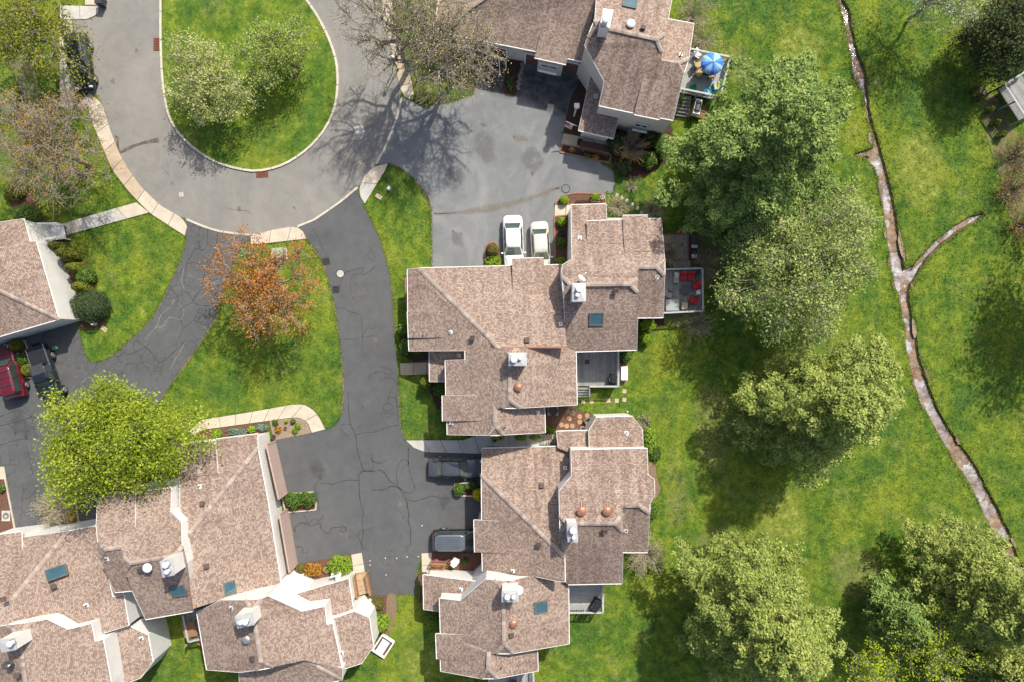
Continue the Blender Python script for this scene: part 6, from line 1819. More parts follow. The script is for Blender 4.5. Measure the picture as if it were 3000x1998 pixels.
black = paint('black_paint', (.012, .014, .018), .3); red = paint('maroon_paint', (.17, .015, .03), .4); silver = paint('silver_roof', (.16, .185, .21), .5); navy = paint('navy_paint', (.012, .02, .03), .3)
car('white sedan parked before the garage, tail towards the forecourt', 1504, 712, .03, 1, 4.95, 1.85, 1.45, white, 'sedan', glass=CARG2)
car('older champagne sedan parked beside the white one', 1584, 727, .06, 1, 4.75, 1.72, 1.42, cream, 'sedan', glass=CARG2)
car('slate grey sedan nosed up to the garage by the narrow walk', 1334, 1370, 1, .02, 4.85, 1.83, 1.45, grey, 'sedan', glass=CARG2)
t, L, hw, belt = car('dark minivan with a ribbed silver roof beside the mulch bed', 1346, 1584, 1, -.01, 4.95, 1.95, 1.75, black, 'suv', roofm=silver)
for k in range(-2, 3): MB().bar((-.36 * L, k * .22, 1.775), (.02 * L, k * .22, 1.775), .05, .03).build('roof_rib', silver, t, False)
for s in (-1, 1): MB().bar((-.38 * L, s * .62, 1.79), (.05 * L, s * .62, 1.79), .05, .05).build('roof_rail', CHROME, t, False)
t, L, hw, belt = car('black estate car parked in the roadside bay under the olive tree', 231, 180, .15, 1, 5.0, 1.92, 1.68, black, 'suv')
for s in (-1, 1): MB().bar((-.38 * L, s * .64, 1.72), (.06 * L, s * .64, 1.72), .05, .05).build('roof_rail', CHROME, t, False)
t, L, hw, belt = car('maroon estate car parked beside the black pickup', 22, 1090, -.28, -1, 4.8, 1.9, 1.72, red, 'suv')
for k in (-.25, -.1, .02): MB().bar((k * L, -.66, 1.78), (k * L, .66, 1.78), .06, .04).build('roof_rack_bar', MT['darkgrey'], t, False)
for s in (-1, 1): MB().bar((-.38 * L, s * .64, 1.76), (.05 * L, s * .64, 1.76), .05, .05).build('roof_rail', CHROME, t, False)
t, L, hw, belt = car('black open style pickup with exposed wheels parked near the left house', 131, 1098, .34, 1, 5.5, 1.75, 1.84, navy, 'pickup', name='pickup_truck')
cover0 = mat('black_tonneau', (.02, .022, .026), .5, .2)
MB().box((-.335 * L, 0, 1.215), (.30 * L, hw * 1.72, .08), taper=.98).build('bed_cover', cover0, t, False)
for s in (-1, 1): MB().bar((-.49 * L, s * hw * .92, 1.24), (-.18 * L, s * hw * .92, 1.24), .06, .06).build('bed_rail', CHROME, t, False)
MB().bar((-.49 * L, -hw * .9, 1.24), (-.49 * L, hw * .9, 1.24), .06, .06).build('tailgate', navy, t, False)
MB().box((-.10 * L, 0, 1.862), (.16 * L, 1.18, .03), taper=.95).build('roof_panel', MT['darkgrey'], t, False)
MB().bar((.5 * L, -hw * .85, .62), (.5 * L, hw * .85, .62), .14, .16).build('front_bumper', CHROME, t, False)
MB().lathe((-.53 * L, 0, .95), [(.28, -.1), (.36, -.06), (.36, .06), (.28, .1)], 18, M=Matrix.Rotation(math.pi / 2, 3, 'Y')).build('spare_wheel', MT['black'], t, False)

# ================================================================ DECKS
def deck(label, corners, z, along, mats, rails, name='deck', bw=.145, posts=True, under=True, railm=None, rh=.92):
    """corners: 4 pixel corners at deck height; boards run along edge 0-1 (along=0) or 1-2 (along=1); rails: edge numbers"""
    Q = [W(p[0], p[1], z + (rh if rails else 0)) for p in corners]
    for q in Q: q.z = z
    c = sum(Q, Vector()) / 4; t = thing(name, label, 'deck', (c.x, c.y, 0))
    if along == 0: a0, a1, b0, b1 = Q[0], Q[1], Q[3], Q[2]
    else: a0, a1, b0, b1 = Q[0], Q[3], Q[1], Q[2]
    n = max(2, round((b0 - a0).length / bw))
    MB().prism([(q.x, q.y) for q in Q], z - .22, z - .05).build('joists', MT['deck_brown'], t)
    for k in range(n):
        f0, f1 = (k + .04) / n, (k + .96) / n
        p = [a0.lerp(b0, f0), a1.lerp(b1, f0), a1.lerp(b1, f1), a0.lerp(b0, f1)]
        MB().prism([(q.x, q.y) for q in p], z - .045, z + RND.uniform(-.003, .003)).build('board', mats[RND.randrange(len(mats))], t)
    rm = railm or MT['deck_rail']
    bal = {}
    for e in rails:
        A, B = Q[e], Q[(e + 1) % 4]; d = B - A; Ln = d.length; rz = math.atan2(d.y, d.x)
        up = Vector((0, 0, 1))
        MB().bar(A + up * rh, B + up * rh, .15, .045).build('top_rail', rm, t)
        MB().bar(A + up * .12, B + up * .12, .05, .07).build('bottom_rail', rm, t)
        m = max(2, int(Ln / .14)); me = None
        for k in range(m):
            P = A.lerp(B, (k + .5) / m)
            if me is None: o = MB().box((0, 0, rh / 2 + .05), (.04, .04, rh - .14)).build('baluster', rm, t); me = o.data
            else: o = link('baluster', me, t)
            o.matrix_basis = Matrix.Translation(P) @ Matrix.Rotation(rz, 4, 'Z')
        for k in range(max(1, round(Ln / 1.8)) + 1):
            P = A.lerp(B, k / max(1, round(Ln / 1.8)))
            MB().box((P.x, P.y, (z + rh) / 2), (.10, .10, z + rh + .03)).build('post', rm, t)
    if not rails:
        for q in Q: MB().box((q.x, q.y, (z - .1) / 2), (.1, .1, z - .1)).build('post', rm, t)
    return t
def steps(t, a, b, z0, z1, px_run, n, m):
    """flight: a,b pixel ends of the top nosing; px_run pixel vector down the flight"""
    for k in range(n):
        z = z1 + (z0 - z1) * (k + 1) / (n + 1); f0, f1 = k / n, (k + .92) / n
        p = [W(a[0] + px_run[0] * f, a[1] + px_run[1] * f, z) for f in (f0, f1)] + [W(b[0] + px_run[0] * f, b[1] + px_run[1] * f, z) for f in (f1, f0)]
        MB().prism([(q.x, q.y) for q in p], z - .06, z).build('tread', m, t)
    for s in (a, b):
        A = W(s[0], s[1], z1 - .1); B = W(s[0] + px_run[0], s[1] + px_run[1], z0 + .1)
        MB().bar(A, B, .05, .22).build('stringer', m, t)
DG = [MT['deck_grey'], mat('weathered_deck_b', (.235, .24, .235), .85, .15, 2), mat('weathered_deck_c', (.31, .31, .295), .85, .15, 2)]
DP = [mat('pale_deck_a', (.36, .37, .365), .85, .12, 2), mat('pale_deck_b', (.32, .33, .33), .85, .12, 2)]
DW = [MT['deck_wood'], mat('stained_wood_b', (.25, .135, .07), .75, .2, 3), mat('stained_wood_c', (.35, .2, .11), .75, .2, 3)]
DB = [MT['deck_brown'], mat('brown_wood_b', (.10, .06, .045), .8, .2, 3)]
WD = [mat('white_deck', (.66, .67, .67), .7, .08), mat('white_deck_b', (.60, .61, .62), .7, .08)]
LT = [mat('light_wood_a', (.46, .33, .21), .8, .15, 3), mat('light_wood_b', (.40, .28, .175), .8, .15, 3)]
t = deck('grey deck with dark balusters holding the blue umbrella', [(2016, 142), (2139, 167), (2112, 284), (1985, 258)], 1.3, 1, DP, [0, 1, 2])
steps(t, (1985, 278), (2024, 284), 0, 1.3, (-8, 62), 6, MT['deck_grey'])
t = deck('low brown deck with the covered grill beside the grey steps', [(2022, 302), (2074, 310), (2066, 350), (2013, 340)], .35, 1, DW, [], railm=MT['deck_brown'])
t = deck('grey deck with red cushioned seats behind the middle house', [(1940, 790), (2058, 787), (2060, 912), (1938, 918)], 1.0, 1, DG, [0, 1, 2])
t = deck('shaded grey deck in the corner of the middle house', [(1684, 1028), (1812, 1028), (1812, 1131), (1684, 1132)], .9, 1, DG, [1])
A, B = W(1727, 1131, 1.82), W(1812, 1131, 1.82); A.z = B.z = .9
MB().bar(A + Vector((0, 0, .92)), B + Vector((0, 0, .92)), .15, .045).build('top_rail', MT['deck_rail'], t)
for k in range(19):
    P = A.lerp(B, (k + .5) / 19); MB().box((P.x, P.y, 1.36), (.04, .04, .86)).build('baluster', MT['deck_rail'], t)
steps(t, (1692, 1133), (1726, 1133), 0, .9, (0, 30), 4, MT['deck_grey'])
for x in (1692, 1727): MB().bar(W(x, 1132, 1.75), W(x, 1162, 1.0), .12, .05).build('stair_rail', MT['deck_rail'], t)
MB().box((*W(1720, 1059, .93).to_2d(), .93), (.42, .42, .06)).build('hatch', MT['deck_brown'], t)
deck('half shaded grey deck with the black covered grill', [(1662, 1708), (1767, 1711), (1767, 1794), (1662, 1794)], 1.2, 0, DP, [1, 2])
deck('grey deck with the round dark table under the lowest gable', [(1433, 1984), (1562, 1966), (1566, 2040), (1436, 2058)], 1.2, 1, DP, [1, 3])
deck('pale grey deck at the far corner beyond the creek lawn', [(2945, 249), (3012, 205), (3075, 300), (3008, 346)], 1.4, 1, DG, [0, 3])
deck('small wooden landing between the two gables of the long white house', [(535, 1802), (582, 1793), (600, 1868), (552, 1880)], .9, 1, DG, [3, 2], railm=MT['deck_rail'])
deck('narrow pale courtyard balcony between the long white house roofs', [(358, 1735), (392, 1732), (432, 1812), (384, 1822)], 1.6, 1, WD, [1], railm=MT['trim'])
t = deck('wooden entry ramp with slatted rails beside the court', [(1036, 1690), (1072, 1683), (1084, 1744), (1046, 1752)], .25, 0, LT, [1, 3], railm=MT['deck_wood'], name='entry_ramp', rh=.8)
t = deck('brown plank porch below the front roof of the top house', [(1704, 404), (1790, 420), (1784, 450), (1700, 432)], .3, 1, DB, [2], railm=MT['deck_brown'], name='porch', rh=.8)
t = deck('white railed entry porch of the left house', [(84, 656), (166, 655), (174, 696), (94, 706)], .6, 1, WD, [0, 2], railm=MT['trim'], name='porch')
t = deck('small brown porch with slatted rail beside the dark minivan bed', [(1262, 1650), (1305, 1652), (1296, 1690), (1255, 1690)], .3, 1, DW, [0], railm=MT['deck_wood'], name='porch', rh=.8)
deck('narrow brown side landing at the court end of the lower right house', [(1228, 1686), (1246, 1686), (1246, 1768), (1228, 1766)], .3, 1, DB, [3], railm=MT['deck_brown'], name='porch', rh=.8)

# ================================================================ OUTDOOR FURNITURE AND SMALL THINGS
def TH(name, label, cat, px, py, z=0.0, rz=0.0, group=None):
    p = W(px, py, z); return thing(name, label, cat, (p.x, p.y, z), rz, group)
# umbrella
t = TH('patio_umbrella', 'open blue striped patio umbrella with white inner stripes', 'umbrella', 2067, 214, 1.3)
ub = [mat('umbrella_blue', (.06, .22, .62), .6, .1), mat('umbrella_pale', (.28, .48, .82), .6, .1)]
MB().tube((0, 0, 0), (0, 0, 2.45), .025, .02, 8).build('pole', MT['whitemetal'], t, False)
MB().lathe((0, 0, 0), [(.25, 0), (.25, .06), (.06, .1)], 14).build('base', MT['darkgrey'], t, False)
for k in range(8):
    a0, a1 = 2 * math.pi * k / 8 + .2, 2 * math.pi * (k + 1) / 8 + .2; am = (a0 + a1) / 2
    for half, (u, v_) in enumerate(((a0, am), (am, a1))):
        b = MB(); r = 1.0
        def pt(a, f): 
            dip = .05 * math.sin((a - a0) / (a1 - a0) * math.pi) * f
            rr = r * f * (1 - .05 * math.sin((a - a0) / (a1 - a0) * math.pi))
            return (rr * math.cos(a), rr * math.sin(a), 2.45 - .42 * f ** 1.15 - dip)
        vs = [pt(u, .03), pt(v_, .03), pt(v_, .55), pt(u, .55), pt(v_, 1), pt(u, 1), (*pt(v_, 1)[:2], pt(v_, 1)[2] - .1), (*pt(u, 1)[:2], pt(u, 1)[2] - .1)]
        b.add(vs, [(0, 3, 2, 1), (3, 5, 4, 2), (5, 7, 6, 4)])
        b.build('canopy_panel', ub[(k + half) % 2], t, False, True)
    MB().tube((0, 0, 2.40), (.96 * math.cos(a0), .96 * math.sin(a0), 2.0), .01, .01, 5).build('rib', MT['whitemetal'], t, False)
MB().lathe((0, 0, 2.44), [(.05, 0), (.05, .06), (.01, .1)], 10).build('finial', MT['whitemetal'], t, False)

def chair(label, px, py, z, rz, seatm, framem, w_=.58, back=.48, arms=True, cushion=None, group=None, name='patio_chair', wide=1, tub=False):
    t = TH(name, label, 'chair' if wide == 1 else 'sofa', px, py, z, rz, group)
    W2 = w_ * wide
    for i in range(wide):
        y = -W2 / 2 + w_ * (i + .5)
        MB().box((0.02, y, .40), (.56, w_ * .93, .14), taper=.94).build('seat', seatm, t, False)
        M = Matrix.Rotation(-.28, 3, 'Y')
        MB().box((-.31, y, .40 + back / 2), (.12, w_ * .93, back), M=M, taper=.95).build('backrest', cushion or seatm, t, False)
    for sx in (-.26, .27):
        for sy in (-1, 1): MB().box((sx, sy * (W2 / 2 - .02), .2), (.05, .05, .4)).build('leg', framem, t, False)
    if arms:
        for sy in (-1, 1): MB().box((-.02, sy * (W2 / 2 + .03), .56), (.58, .07, .05)).build('arm', framem, t, False)
    MB().box((.01, 0, .30), (.58, W2, .05)).build('frame', framem, t, False)
    return t
def table(label, px, py, z, rz, lx, ly, h, topm, legm, round_=False, name='patio_table'):
    t = TH(name, label, 'table', px, py, z, rz)
    if round_: MB().lathe((0, 0, h - .04), [(lx * .48, 0), (lx * .5, .015), (lx * .5, .035), (lx * .47, .04)], 24).build('table_top', topm, t, False)
    else:
        MB().box((0, 0, h - .02), (lx, ly, .04)).build('table_top', topm, t, False)
        MB().box((0, 0, h - .08), (lx * .9, ly * .9, .07)).build('apron', legm, t, False)
    for sx in (-1, 1):
        for sy in (-1, 1): MB().box((sx * lx * (.3 if round_ else .43), sy * ly * (.3 if round_ else .43), h / 2 - .03), (.05, .05, h - .06)).build('leg', legm, t, False)
    return t
redc = mat('red_cushion', (.42, .035, .04), .85, .15, 6, bump=.2); tan = mat('tan_sling', (.46, .33, .18), .8, .12); wick = mat('dark_wicker', (.06, .05, .045), .8, .2, 20); whitep = mat('white_plastic', (.75, .75, .76), .4, .06); greyc = mat('grey_cushion', (.33, .33, .33), .9, .12); slate = mat('slate_top', (.075, .085, .10), .4, .2)
table('round glass table beneath the blue umbrella', 2076, 204, 1.3, 0, 1.25, 1.25, .72, slate, MT['darkgrey'], True)
chair('tan sling chair beside the umbrella table, back to the house', 2041, 196, 1.3, .3, tan, MT['darkgrey'], cushion=tan)
chair('tan sling chair below the umbrella table, facing the umbrella', 2044, 221, 1.3, .9, tan, MT['darkgrey'], cushion=tan)
chair('tan chair half hidden under the umbrella edge', 2080, 226, 1.3, 1.7, tan, MT['darkgrey'], cushion=tan)
chair('white round backed chair at the corner of the umbrella deck', 2041, 166, 1.3, -.6, whitep, whitep, name='white_chair')
t = TH('toy_slide', 'small green toy slide on the umbrella deck', 'toy', 2030, 262, 1.3, -1.25)
gr = mat('green_plastic', (.01, .28, .17), .35, .08)
MB().box((.1, 0, .25), (.7, .34, .06), M=Matrix.Rotation(.55, 3, 'Y')).build('chute', gr, t, False)
for s in (-1, 1): MB().box((.1, s * .18, .30), (.7, .04, .14), M=Matrix.Rotation(.55, 3, 'Y')).build('side_rail', gr, t, False)
MB().box((-.28, 0, .22), (.1, .36, .44)).build('ladder', gr, t, False)
t = TH('paddling_tub', 'round turquoise water tub on the umbrella deck', 'tub', 2069, 271, 1.3)
tq = mat('turquoise_plastic', (.03, .42, .66), .35, .08)
MB().lathe((0, 0, 0), [(.32, 0), (.37, .25), (.34, .25), (.30, .06)], 24).build('tub', tq, t, False)
MB().lathe((0, 0, .05), [(.31, 0), (.31, .09)], 24).build('water', mat('tub_water', (.10, .55, .75), .1, .1), t, False)
MB().box((.12, .05, .17), (.1, .08, .06)).build('toy', LAMPO, t, False)
t = TH('sand_table', 'blue toy sand table with yellow sand on the umbrella deck', 'toy', 2098, 256, 1.3, .15)
MB().box((0, 0, .33), (.62, .72, .14)).build('tray', tq, t, False)
MB().box((0, 0, .405), (.46, .54, .02)).build('sand', mat('yellow_sand', (.65, .48, .12), .9, .3, 9), t, False)
for sx in (-1, 1):
    for sy in (-1, 1): MB().box((sx * .24, sy * .28, .14), (.08, .08, .27)).build('leg', tq, t, False)
MB().box((.05, .1, .43), (.12, .1, .06)).build('toy', mat('toy_red', (.6, .08, .05), .4), t, False)
def grill(label, px, py, z, rz, m, L=1.25, D=.6, Hh=1.05, lidm=None):
    t = TH('barbecue_grill', label, 'grill', px, py, z, rz)
    MB().box((0, 0, .38), (L * .92, D * .85, .72)).build('cabinet', m, t, False)
    MB().box((0, 0, .80), (L, D, .12), taper=.96).build('shelf', m, t, False)
    lid = MB()
    V = []; nseg = 7
    for x in (-L * .3, L * .3):
        for k in range(nseg + 1):
            a = math.pi * k / nseg; V.append((x, math.cos(a) * D * .46, .86 + math.sin(a) * .26))
    n = nseg + 1
    F = [(k, k + 1, k + 1 + n, k + n) for k in range(nseg)] + [tuple(range(n))[::-1], tuple(range(n, 2 * n))]
    lid.add(V, F); lo = lid.build('lid', lidm or m, t, False)
    MB().bar((-L * .22, D * .47, .98), (L * .22, D * .47, .98), .03, .03).build('handle', CHROME, lo, False)
    for sx in (-1, 1): MB().lathe((sx * L * .4, 0, .07), [(.07, -.03), (.07, .03)], 12, M=Matrix.Rotation(math.pi / 2, 3, 'X')).build('wheel', MT['black'], t, False)
    return t
cover = mat('black_vinyl_cover', (.022, .023, .025), .55, .3, 6, bump=.3)
grill('silver grill with a dark lid on the low brown deck', 2037, 322, .35, 1.35, whitep, 1.4, .62, 1.0, slate)
grill('black covered grill in the sun shadow corner of the half shaded deck', 1742, 1766, 1.2, 1.05, cover, 1.25, .7)
grill('black covered grill on the shaded grey deck', 1792, 1110, .9, 1.35, cover, .9, .68)
# deck of the red seats
chair('red cushioned two seat sofa along the deck rail', 2010, 814, 1.0, -1.57, redc, wick, w_=.68, wide=2, name='patio_sofa')
chair('red cushioned armchair beside the dark low table, near the rail', 2036, 839, 1.0, -2.6, redc, wick, w_=.66, name='patio_armchair')
chair('red cushioned armchair below the dark low table', 2026, 881, 1.0, 2.75, redc, wick, w_=.66, name='patio_armchair')
table('dark slate low table among the red seats', 2006, 850, 1.0, -.65, .8, .75, .42, slate, wick)
table('small pale side table between the red armchairs', 2042, 858, 1.0, .2, .38, .42, .45, whitep, whitep, name='side_table')
chair('grey folding chair at the house side of the red seat deck', 1956, 866, 1.0, -.4, greyc, MT['darkgrey'], name='folding_chair')
table('beige ottoman table at the lower edge of the red seat deck', 2003, 898, 1.0, .0, .55, .6, .4, mat('beige_top', (.55, .48, .36), .8), wick, name='ottoman')
table('large pale glass topped table on the red seat deck', 1965, 896, 1.0, .02, 1.15, 1.0, .7, mat('frosted_top', (.33, .36, .36), .15, .1), MT['darkgrey'])
t = TH('fire_pit_box', 'grey fire table with white stones at the corner of the sofa', 'fire table', 1979, 815, 1.0, -.05)
MB().box((0, 0, .22), (.48, .98, .44)).build('box', greyc, t, False)
b = MB()
for k in range(26): b.box((RND.uniform(-.17, .17), RND.uniform(.0, .40), .47), (.1, .09, .07), RND.uniform(0, 3), taper=.6)
st = b.build('stones', whitep, t, False); st['kind'] = 'stuff'
def pot(label, px, py, z, r, h, m, plant=None, name='planter_pot', soil='mulch_dark'):
    t = TH(name, label, 'planter', px, py, z)
    MB().lathe((0, 0, 0), [(r * .7, 0), (r * .95, h * .85), (r, h * .85), (r, h), (r * .84, h), (r * .8, h * .86)], 20).build('pot', m, t, False)
    MB().lathe((0, 0, h * .8), [(r * .82, 0), (r * .82, .02)], 18).build('soil', MT[soil], t, False)
    if plant:
        rs = np.random.RandomState(int(px)); n = 140
        P = rs.normal(size=(n, 3)) * np.array([r * .4, r * .4, .06]) + np.array([0, 0, h + .05])
        V, F = leaf_arrays(P, .05, rs); np_mesh('plant', V, F, LM[plant], rs.uniform(0, 1, n), t)
terra = mat('terracotta', (.46, .18, .09), .85, .12); buff = mat('buff_clay', (.62, .47, .25), .85, .12)
pot('black round planter in the corner of the red seat deck', 2039, 801, 1.0, .22, .5, MT['darkgrey'])
pot('buff clay bowl with seedlings in the court bed', 959, 1665, .05, .27, .32, buff, 'b_lime')
pot('buff ring pot in the mulch strip by the lime tree', 604, 1282, .05, .19, .3, buff)
pot('dark pot at the wall corner of the pebble bed', 804, 1278, .05, .22, .3, MT['deck_brown'])
pot('terracotta pot standing in the pebble bed', 838, 1252, .05, .16, .2, terra)
pot('red brown pot on the narrow shaded walk', 1450, 1287, .07, .19, .35, mat('oxblood_glaze', (.14, .035, .02), .4))
pot('white ring pot beside the white angled wall', 1706, 1253, .05, .18, .25, whitep)
pot('terracotta pot beside the white chair in the mulch bed', 1316, 1641, .05, .17, .2, terra)
pot('white pot with pink flowers in the mulch bed', 1279, 1640, .05, .15, .2, whitep, None)
rs = np.random.RandomState(5); P = rs.normal(size=(120, 3)) * .09 + np.array([0, 0, .28]); V, F = leaf_arrays(P, .05, rs)
np_mesh('flowers', V, F, leafmat('pink_petals', [(.55, .1, .35), (.8, .25, .55)]), rs.uniform(0, 1, 120), bpy.data.objects['planter_pot.008'] if 'planter_pot.008' in bpy.data.objects else t)
chair('white resin chair in the mulch bed by the minivan', 1335, 1639, .05, .9, whitep, whitep, name='white_chair', w_=.5)
table('slatted wooden table on the landing of the long white house', 566, 1834, .9, .22, 1.15, 1.35, .72, DW[0], DW[1])
t = TH('chiminea', 'rusty fire bowl beside the slatted wooden table', 'fire bowl', 590, 1876, .9)
MB().lathe((0, 0, 0), [(.1, 0), (.25, .15), (.28, .3), (.22, .3), (.18, .2)], 14).build('bowl', terra, t, False); MB().lathe((0, 0, -.02), [(.14, 0), (.14, .04)], 10).build('foot', MT['iron'], t, False)
t = TH('closed_umbrella', 'closed beige parasol leaning over the landing rail', 'umbrella', 560, 1878, 0)
MB().tube((-.3, -.2, 0), (.25, .25, 1.9), .02, .02, 6).build('pole', MT['whitemetal'], t, False); MB().tube((-.05, 0, .85), (.3, .3, 2.0), .13, .03, 10).build('canopy', mat('beige_canvas', (.55, .47, .36), .85), t, False)
table('round dark table on the lowest gable deck', 1503, 1991, 1.2, 0, .85, .85, .7, MT['darkgrey'], MT['black'], True)
# storage boxes
t = TH('storage_box', 'white storage box on the brick pad beside the shaded deck', 'box', 1826, 1092, 0)
MB().box((0, 0, .006), (.85, 1.65, .05)).build('brick_pad', MT['brick'], t, False)
MB().box((0, 0, .32), (.58, 1.2, .56)).build('body', whitep, t, False); MB().box((0, 0, .63), (.64, 1.28, .08), taper=.93).build('lid', whitep, t, False)
t = TH('hot_tub_frame', 'white framed egress well with a white lid on the lawn', 'well cover', 1124, 1888, 0, 1.0)
for sx, sy, lx, ly in ((0, .62, 1.75, .12), (0, -.62, 1.75, .12), (.82, 0, .12, 1.12), (-.82, 0, .12, 1.12)): MB().box((sx, sy, .18), (lx, ly, .4)).build('frame_board', MT['trim'], t, False)
MB().box((0, 0, .06), (1.5, 1.1, .1)).build('bed', MT['mulch'], t, False); MB().box((-.12, .02, .34), (1.35, .78, .26), taper=.9).build('lid', whitep, t, False)
# stepping stones
me = None
G1 = 'round stepping stones in the mulch courtyard'; rsm = [mat('stone_a', (.38, .25, .15), .9), mat('stone_b', (.46, .25, .16), .9), mat('stone_c', (.33, .24, .14), .9)]
lbs = ['round stepping stone nearest the hosta', 'pinkish round stepping stone second from the hosta', 'round stepping stone third from the hosta', 'olive round stepping stone beside the wooden crate', 'reddish round stepping stone by the grass edge, next to the olive one', 'round stepping stone closest to the air conditioner shade', 'round stepping stone beside the angled white wall', 'half buried round stepping stone in the middle of the ring']
for i, (x, y) in enumerate(((1365, 1150), (1410, 1160), (1460, 1160), (1525, 1125), (1525, 1077), (1465, 1050), (1590, 1070), (1435, 1095))):
    p = W(1190 + x / 3, 860 + y / 3, .06); o = MB().lathe((0, 0, -.03), [(.22, 0), (.225, .05), (.2, .06)], 20).build('stepping_stone', rsm[i % 3]); o.location = p; tag(o, lbs[i], 'stepping stone', G1)
G2 = 'square pavers in the rear lawn'
lb2 = ['square paver nearest the white storage box', 'square paver at the corner of the rear lawn path', 'square paver second along the rear path', 'square paver third along the rear path', 'square paver by the leafy bed under the deck', 'square paver at the foot of the deck steps']
for i, (x, y) in enumerate(((1918, 855), (1918, 930), (1850, 938), (1777, 938), (1630, 945), (1555, 950))):
    p = W(1190 + x / 3, 860 + y / 3, .02); o = MB().box((0, 0, 0), (.38, .38, .06), taper=.96).build('square_paver', MT['conc_tan']); o.location = p; o.rotation_euler.z = RND.uniform(-.1, .1); tag(o, lb2[i], 'paver', G2)
G3 = 'pale flagstones curving past the porch roof'
lb3 = ['pale flagstone closest to the forecourt asphalt', 'pale flagstone second from the forecourt', 'pale flagstone third from the forecourt', 'pale flagstone fourth from the forecourt', 'pale flagstone fifth from the forecourt', 'pale flagstone beside the grey bare shrub']
for i, (x, y) in enumerate(((965, 230), (1010, 255), (1055, 280), (1105, 315), (1150, 350), (1190, 388))):
    p = W(1500 + x / 3.136, 500 + y / 3.136, .02); o = MB().prism([(.2 * math.cos(a) * RND.uniform(.85, 1.1), .16 * math.sin(a) * RND.uniform(.85, 1.1)) for a in [k * 1.047 for k in range(6)]], -.03, .03).build('flagstone', MT['conc_grey']); o.location = p; o.rotation_euler.z = 1.1; tag(o, lb3[i], 'flagstone', G3)
# tiled patio
t = TH('tiled_patio', 'square tiled patio with a brick border behind the middle house', 'patio', 1977, 726)
P0, P1, P3 = W(1942, 692), W(2013, 690), W(1943, 764)
MB().prism([tuple(W(x, y).to_2d()) for x, y in ((1938, 688), (2018, 686), (2018, 768), (1938, 768))], -.05, .075).build('border', MT['brick'], t)
tm = [mat('tile_grey', (.34, .31, .26), .8), mat('tile_rust', (.30, .20, .14), .8), mat('tile_pale', (.42, .37, .29), .8)]
for i in range(6):
    for j in range(6):
        p = P0 + (P1 - P0) * ((i + .5) / 6) + (P3 - P0) * ((j + .5) / 6)
        MB().box((p.x, p.y, .08), (.34, .35, .03), taper=.97).build('tile', tm[RND.randrange(3)], t)
t = TH('outdoor_kitchen', 'narrow grill counter along the edge of the tiled patio', 'grill', 2027, 728, 0)
MB().box((0, 0, .42), (.55, 2.1, .84)).build('counter', MT['darkgrey'], t, False)
MB().box((0, .62, .90), (.5, .85, .12), taper=.95).build('cover', slate, t, False); MB().box((0, .02, .87), (.52, .3, .05)).build('worktop', whitep, t, False)
MB().box((0, -.35, .98), (.56, .5, .28), taper=.75).build('grill_lid', cover, t, False); MB().box((0, -.85, .87), (.5, .35, .05)).build('side_shelf', whitep, t, False)
table('weathered plank bench table beside the tiled patio', 1993, 777, 0, .0, 1.5, .6, .7, DG[0], DG[1])
for i, (x, y, r_) in enumerate(((1983, 683, .4), (1996, 683, .9))):
    t = TH('flamingo_ornament', ('pink bird ornament by the patio edge, nearer the house', 'pink bird ornament by the patio edge, farther from the house')[i], 'ornament', x, y, 0, r_)
    pk = mat('pink_plastic_%d' % i, (.62, .17, .20), .5)
    MB().lathe((0, 0, .5), [(.02, -.02), (.1, .06), (.11, .12), (.05, .2), (.01, .22)], 10, sx=1.7).build('body', pk, t, False)
    MB().tube((.12, 0, .62), (.22, 0, .86), .025, .02, 6).build('neck', pk, t, False); MB().tube((.22, 0, .86), (.32, 0, .82), .03, .015, 6).build('head', pk, t, False)
    for s in (-1, 1): MB().tube((0, s * .04, 0), (0, s * .04, .52), .008, .008, 5).build('leg', MT['iron'], t, False)
# air conditioner, trellis gate, fence, crate
t = TH('air_conditioner', 'round black air conditioner beside the shaded rear wall', 'air conditioner', 1620, 1200)
MB().box((0, 0, .03), (.95, .95, .06)).build('pad', MT['conc_grey'], t, False); MB().lathe((0, 0, .06), [(.4, 0), (.42, .7), (.4, .74), (.36, .7)], 22).build('casing', MT['darkgrey'], t, False); MB().lathe((0, 0, .7), [(.34, 0), (.34, .03), (.05, .06)], 22).build('fan_guard', MT['black'], t, False)
t = TH('trellis_gate', 'brown wooden trellis across the end of the narrow walk', 'trellis', 1614, 1286, 0, 0)
for k in range(7): MB().bar((-.45 + k * .15, -.6, .12 + 1.2), (-.45 + k * .15, .6, .12 + 1.2), .05, .04).build('slat', MT['deck_brown'], t, False)
for k in range(4): MB().bar((-.52, -.5 + k * .33, 1.37), (.52, -.5 + k * .33, 1.37), .05, .04).build('cross_slat', MT['deck_brown'], t, False)
for sx in (-.48, .48):
    for sy in (-.55, .55): MB().box((sx, sy, .65), (.09, .09, 1.3)).build('post', MT['deck_brown'], t, False)
t = TH('wooden_fence', 'short dark picket fence along the brick edged bed', 'fence', 1724, 592, 0, .03)
for k in range(17): MB().box((-1.15 + k * .144, 0, .42), (.08, .03, .84)).build('picket', MT['deck_brown'], t, False)
for z in (.25, .65): MB().box((0, -.03, z), (2.4, .04, .07)).build('rail', MT['deck_brown'], t, False)
t = TH('wheel_ornament', 'white wagon wheel leaning by the picket fence', 'ornament', 1765, 579)
b = MB()
for k in range(18):
    a, a2 = 6.283 * k / 18, 6.283 * (k + 1) / 18; b.tube((.19 * math.cos(a), .19 * math.sin(a), .12 + .05 * math.sin(a)), (.19 * math.cos(a2), .19 * math.sin(a2), .12 + .05 * math.sin(a2)), .022, .022, 5)
b.build('rim', whitep, t, False)
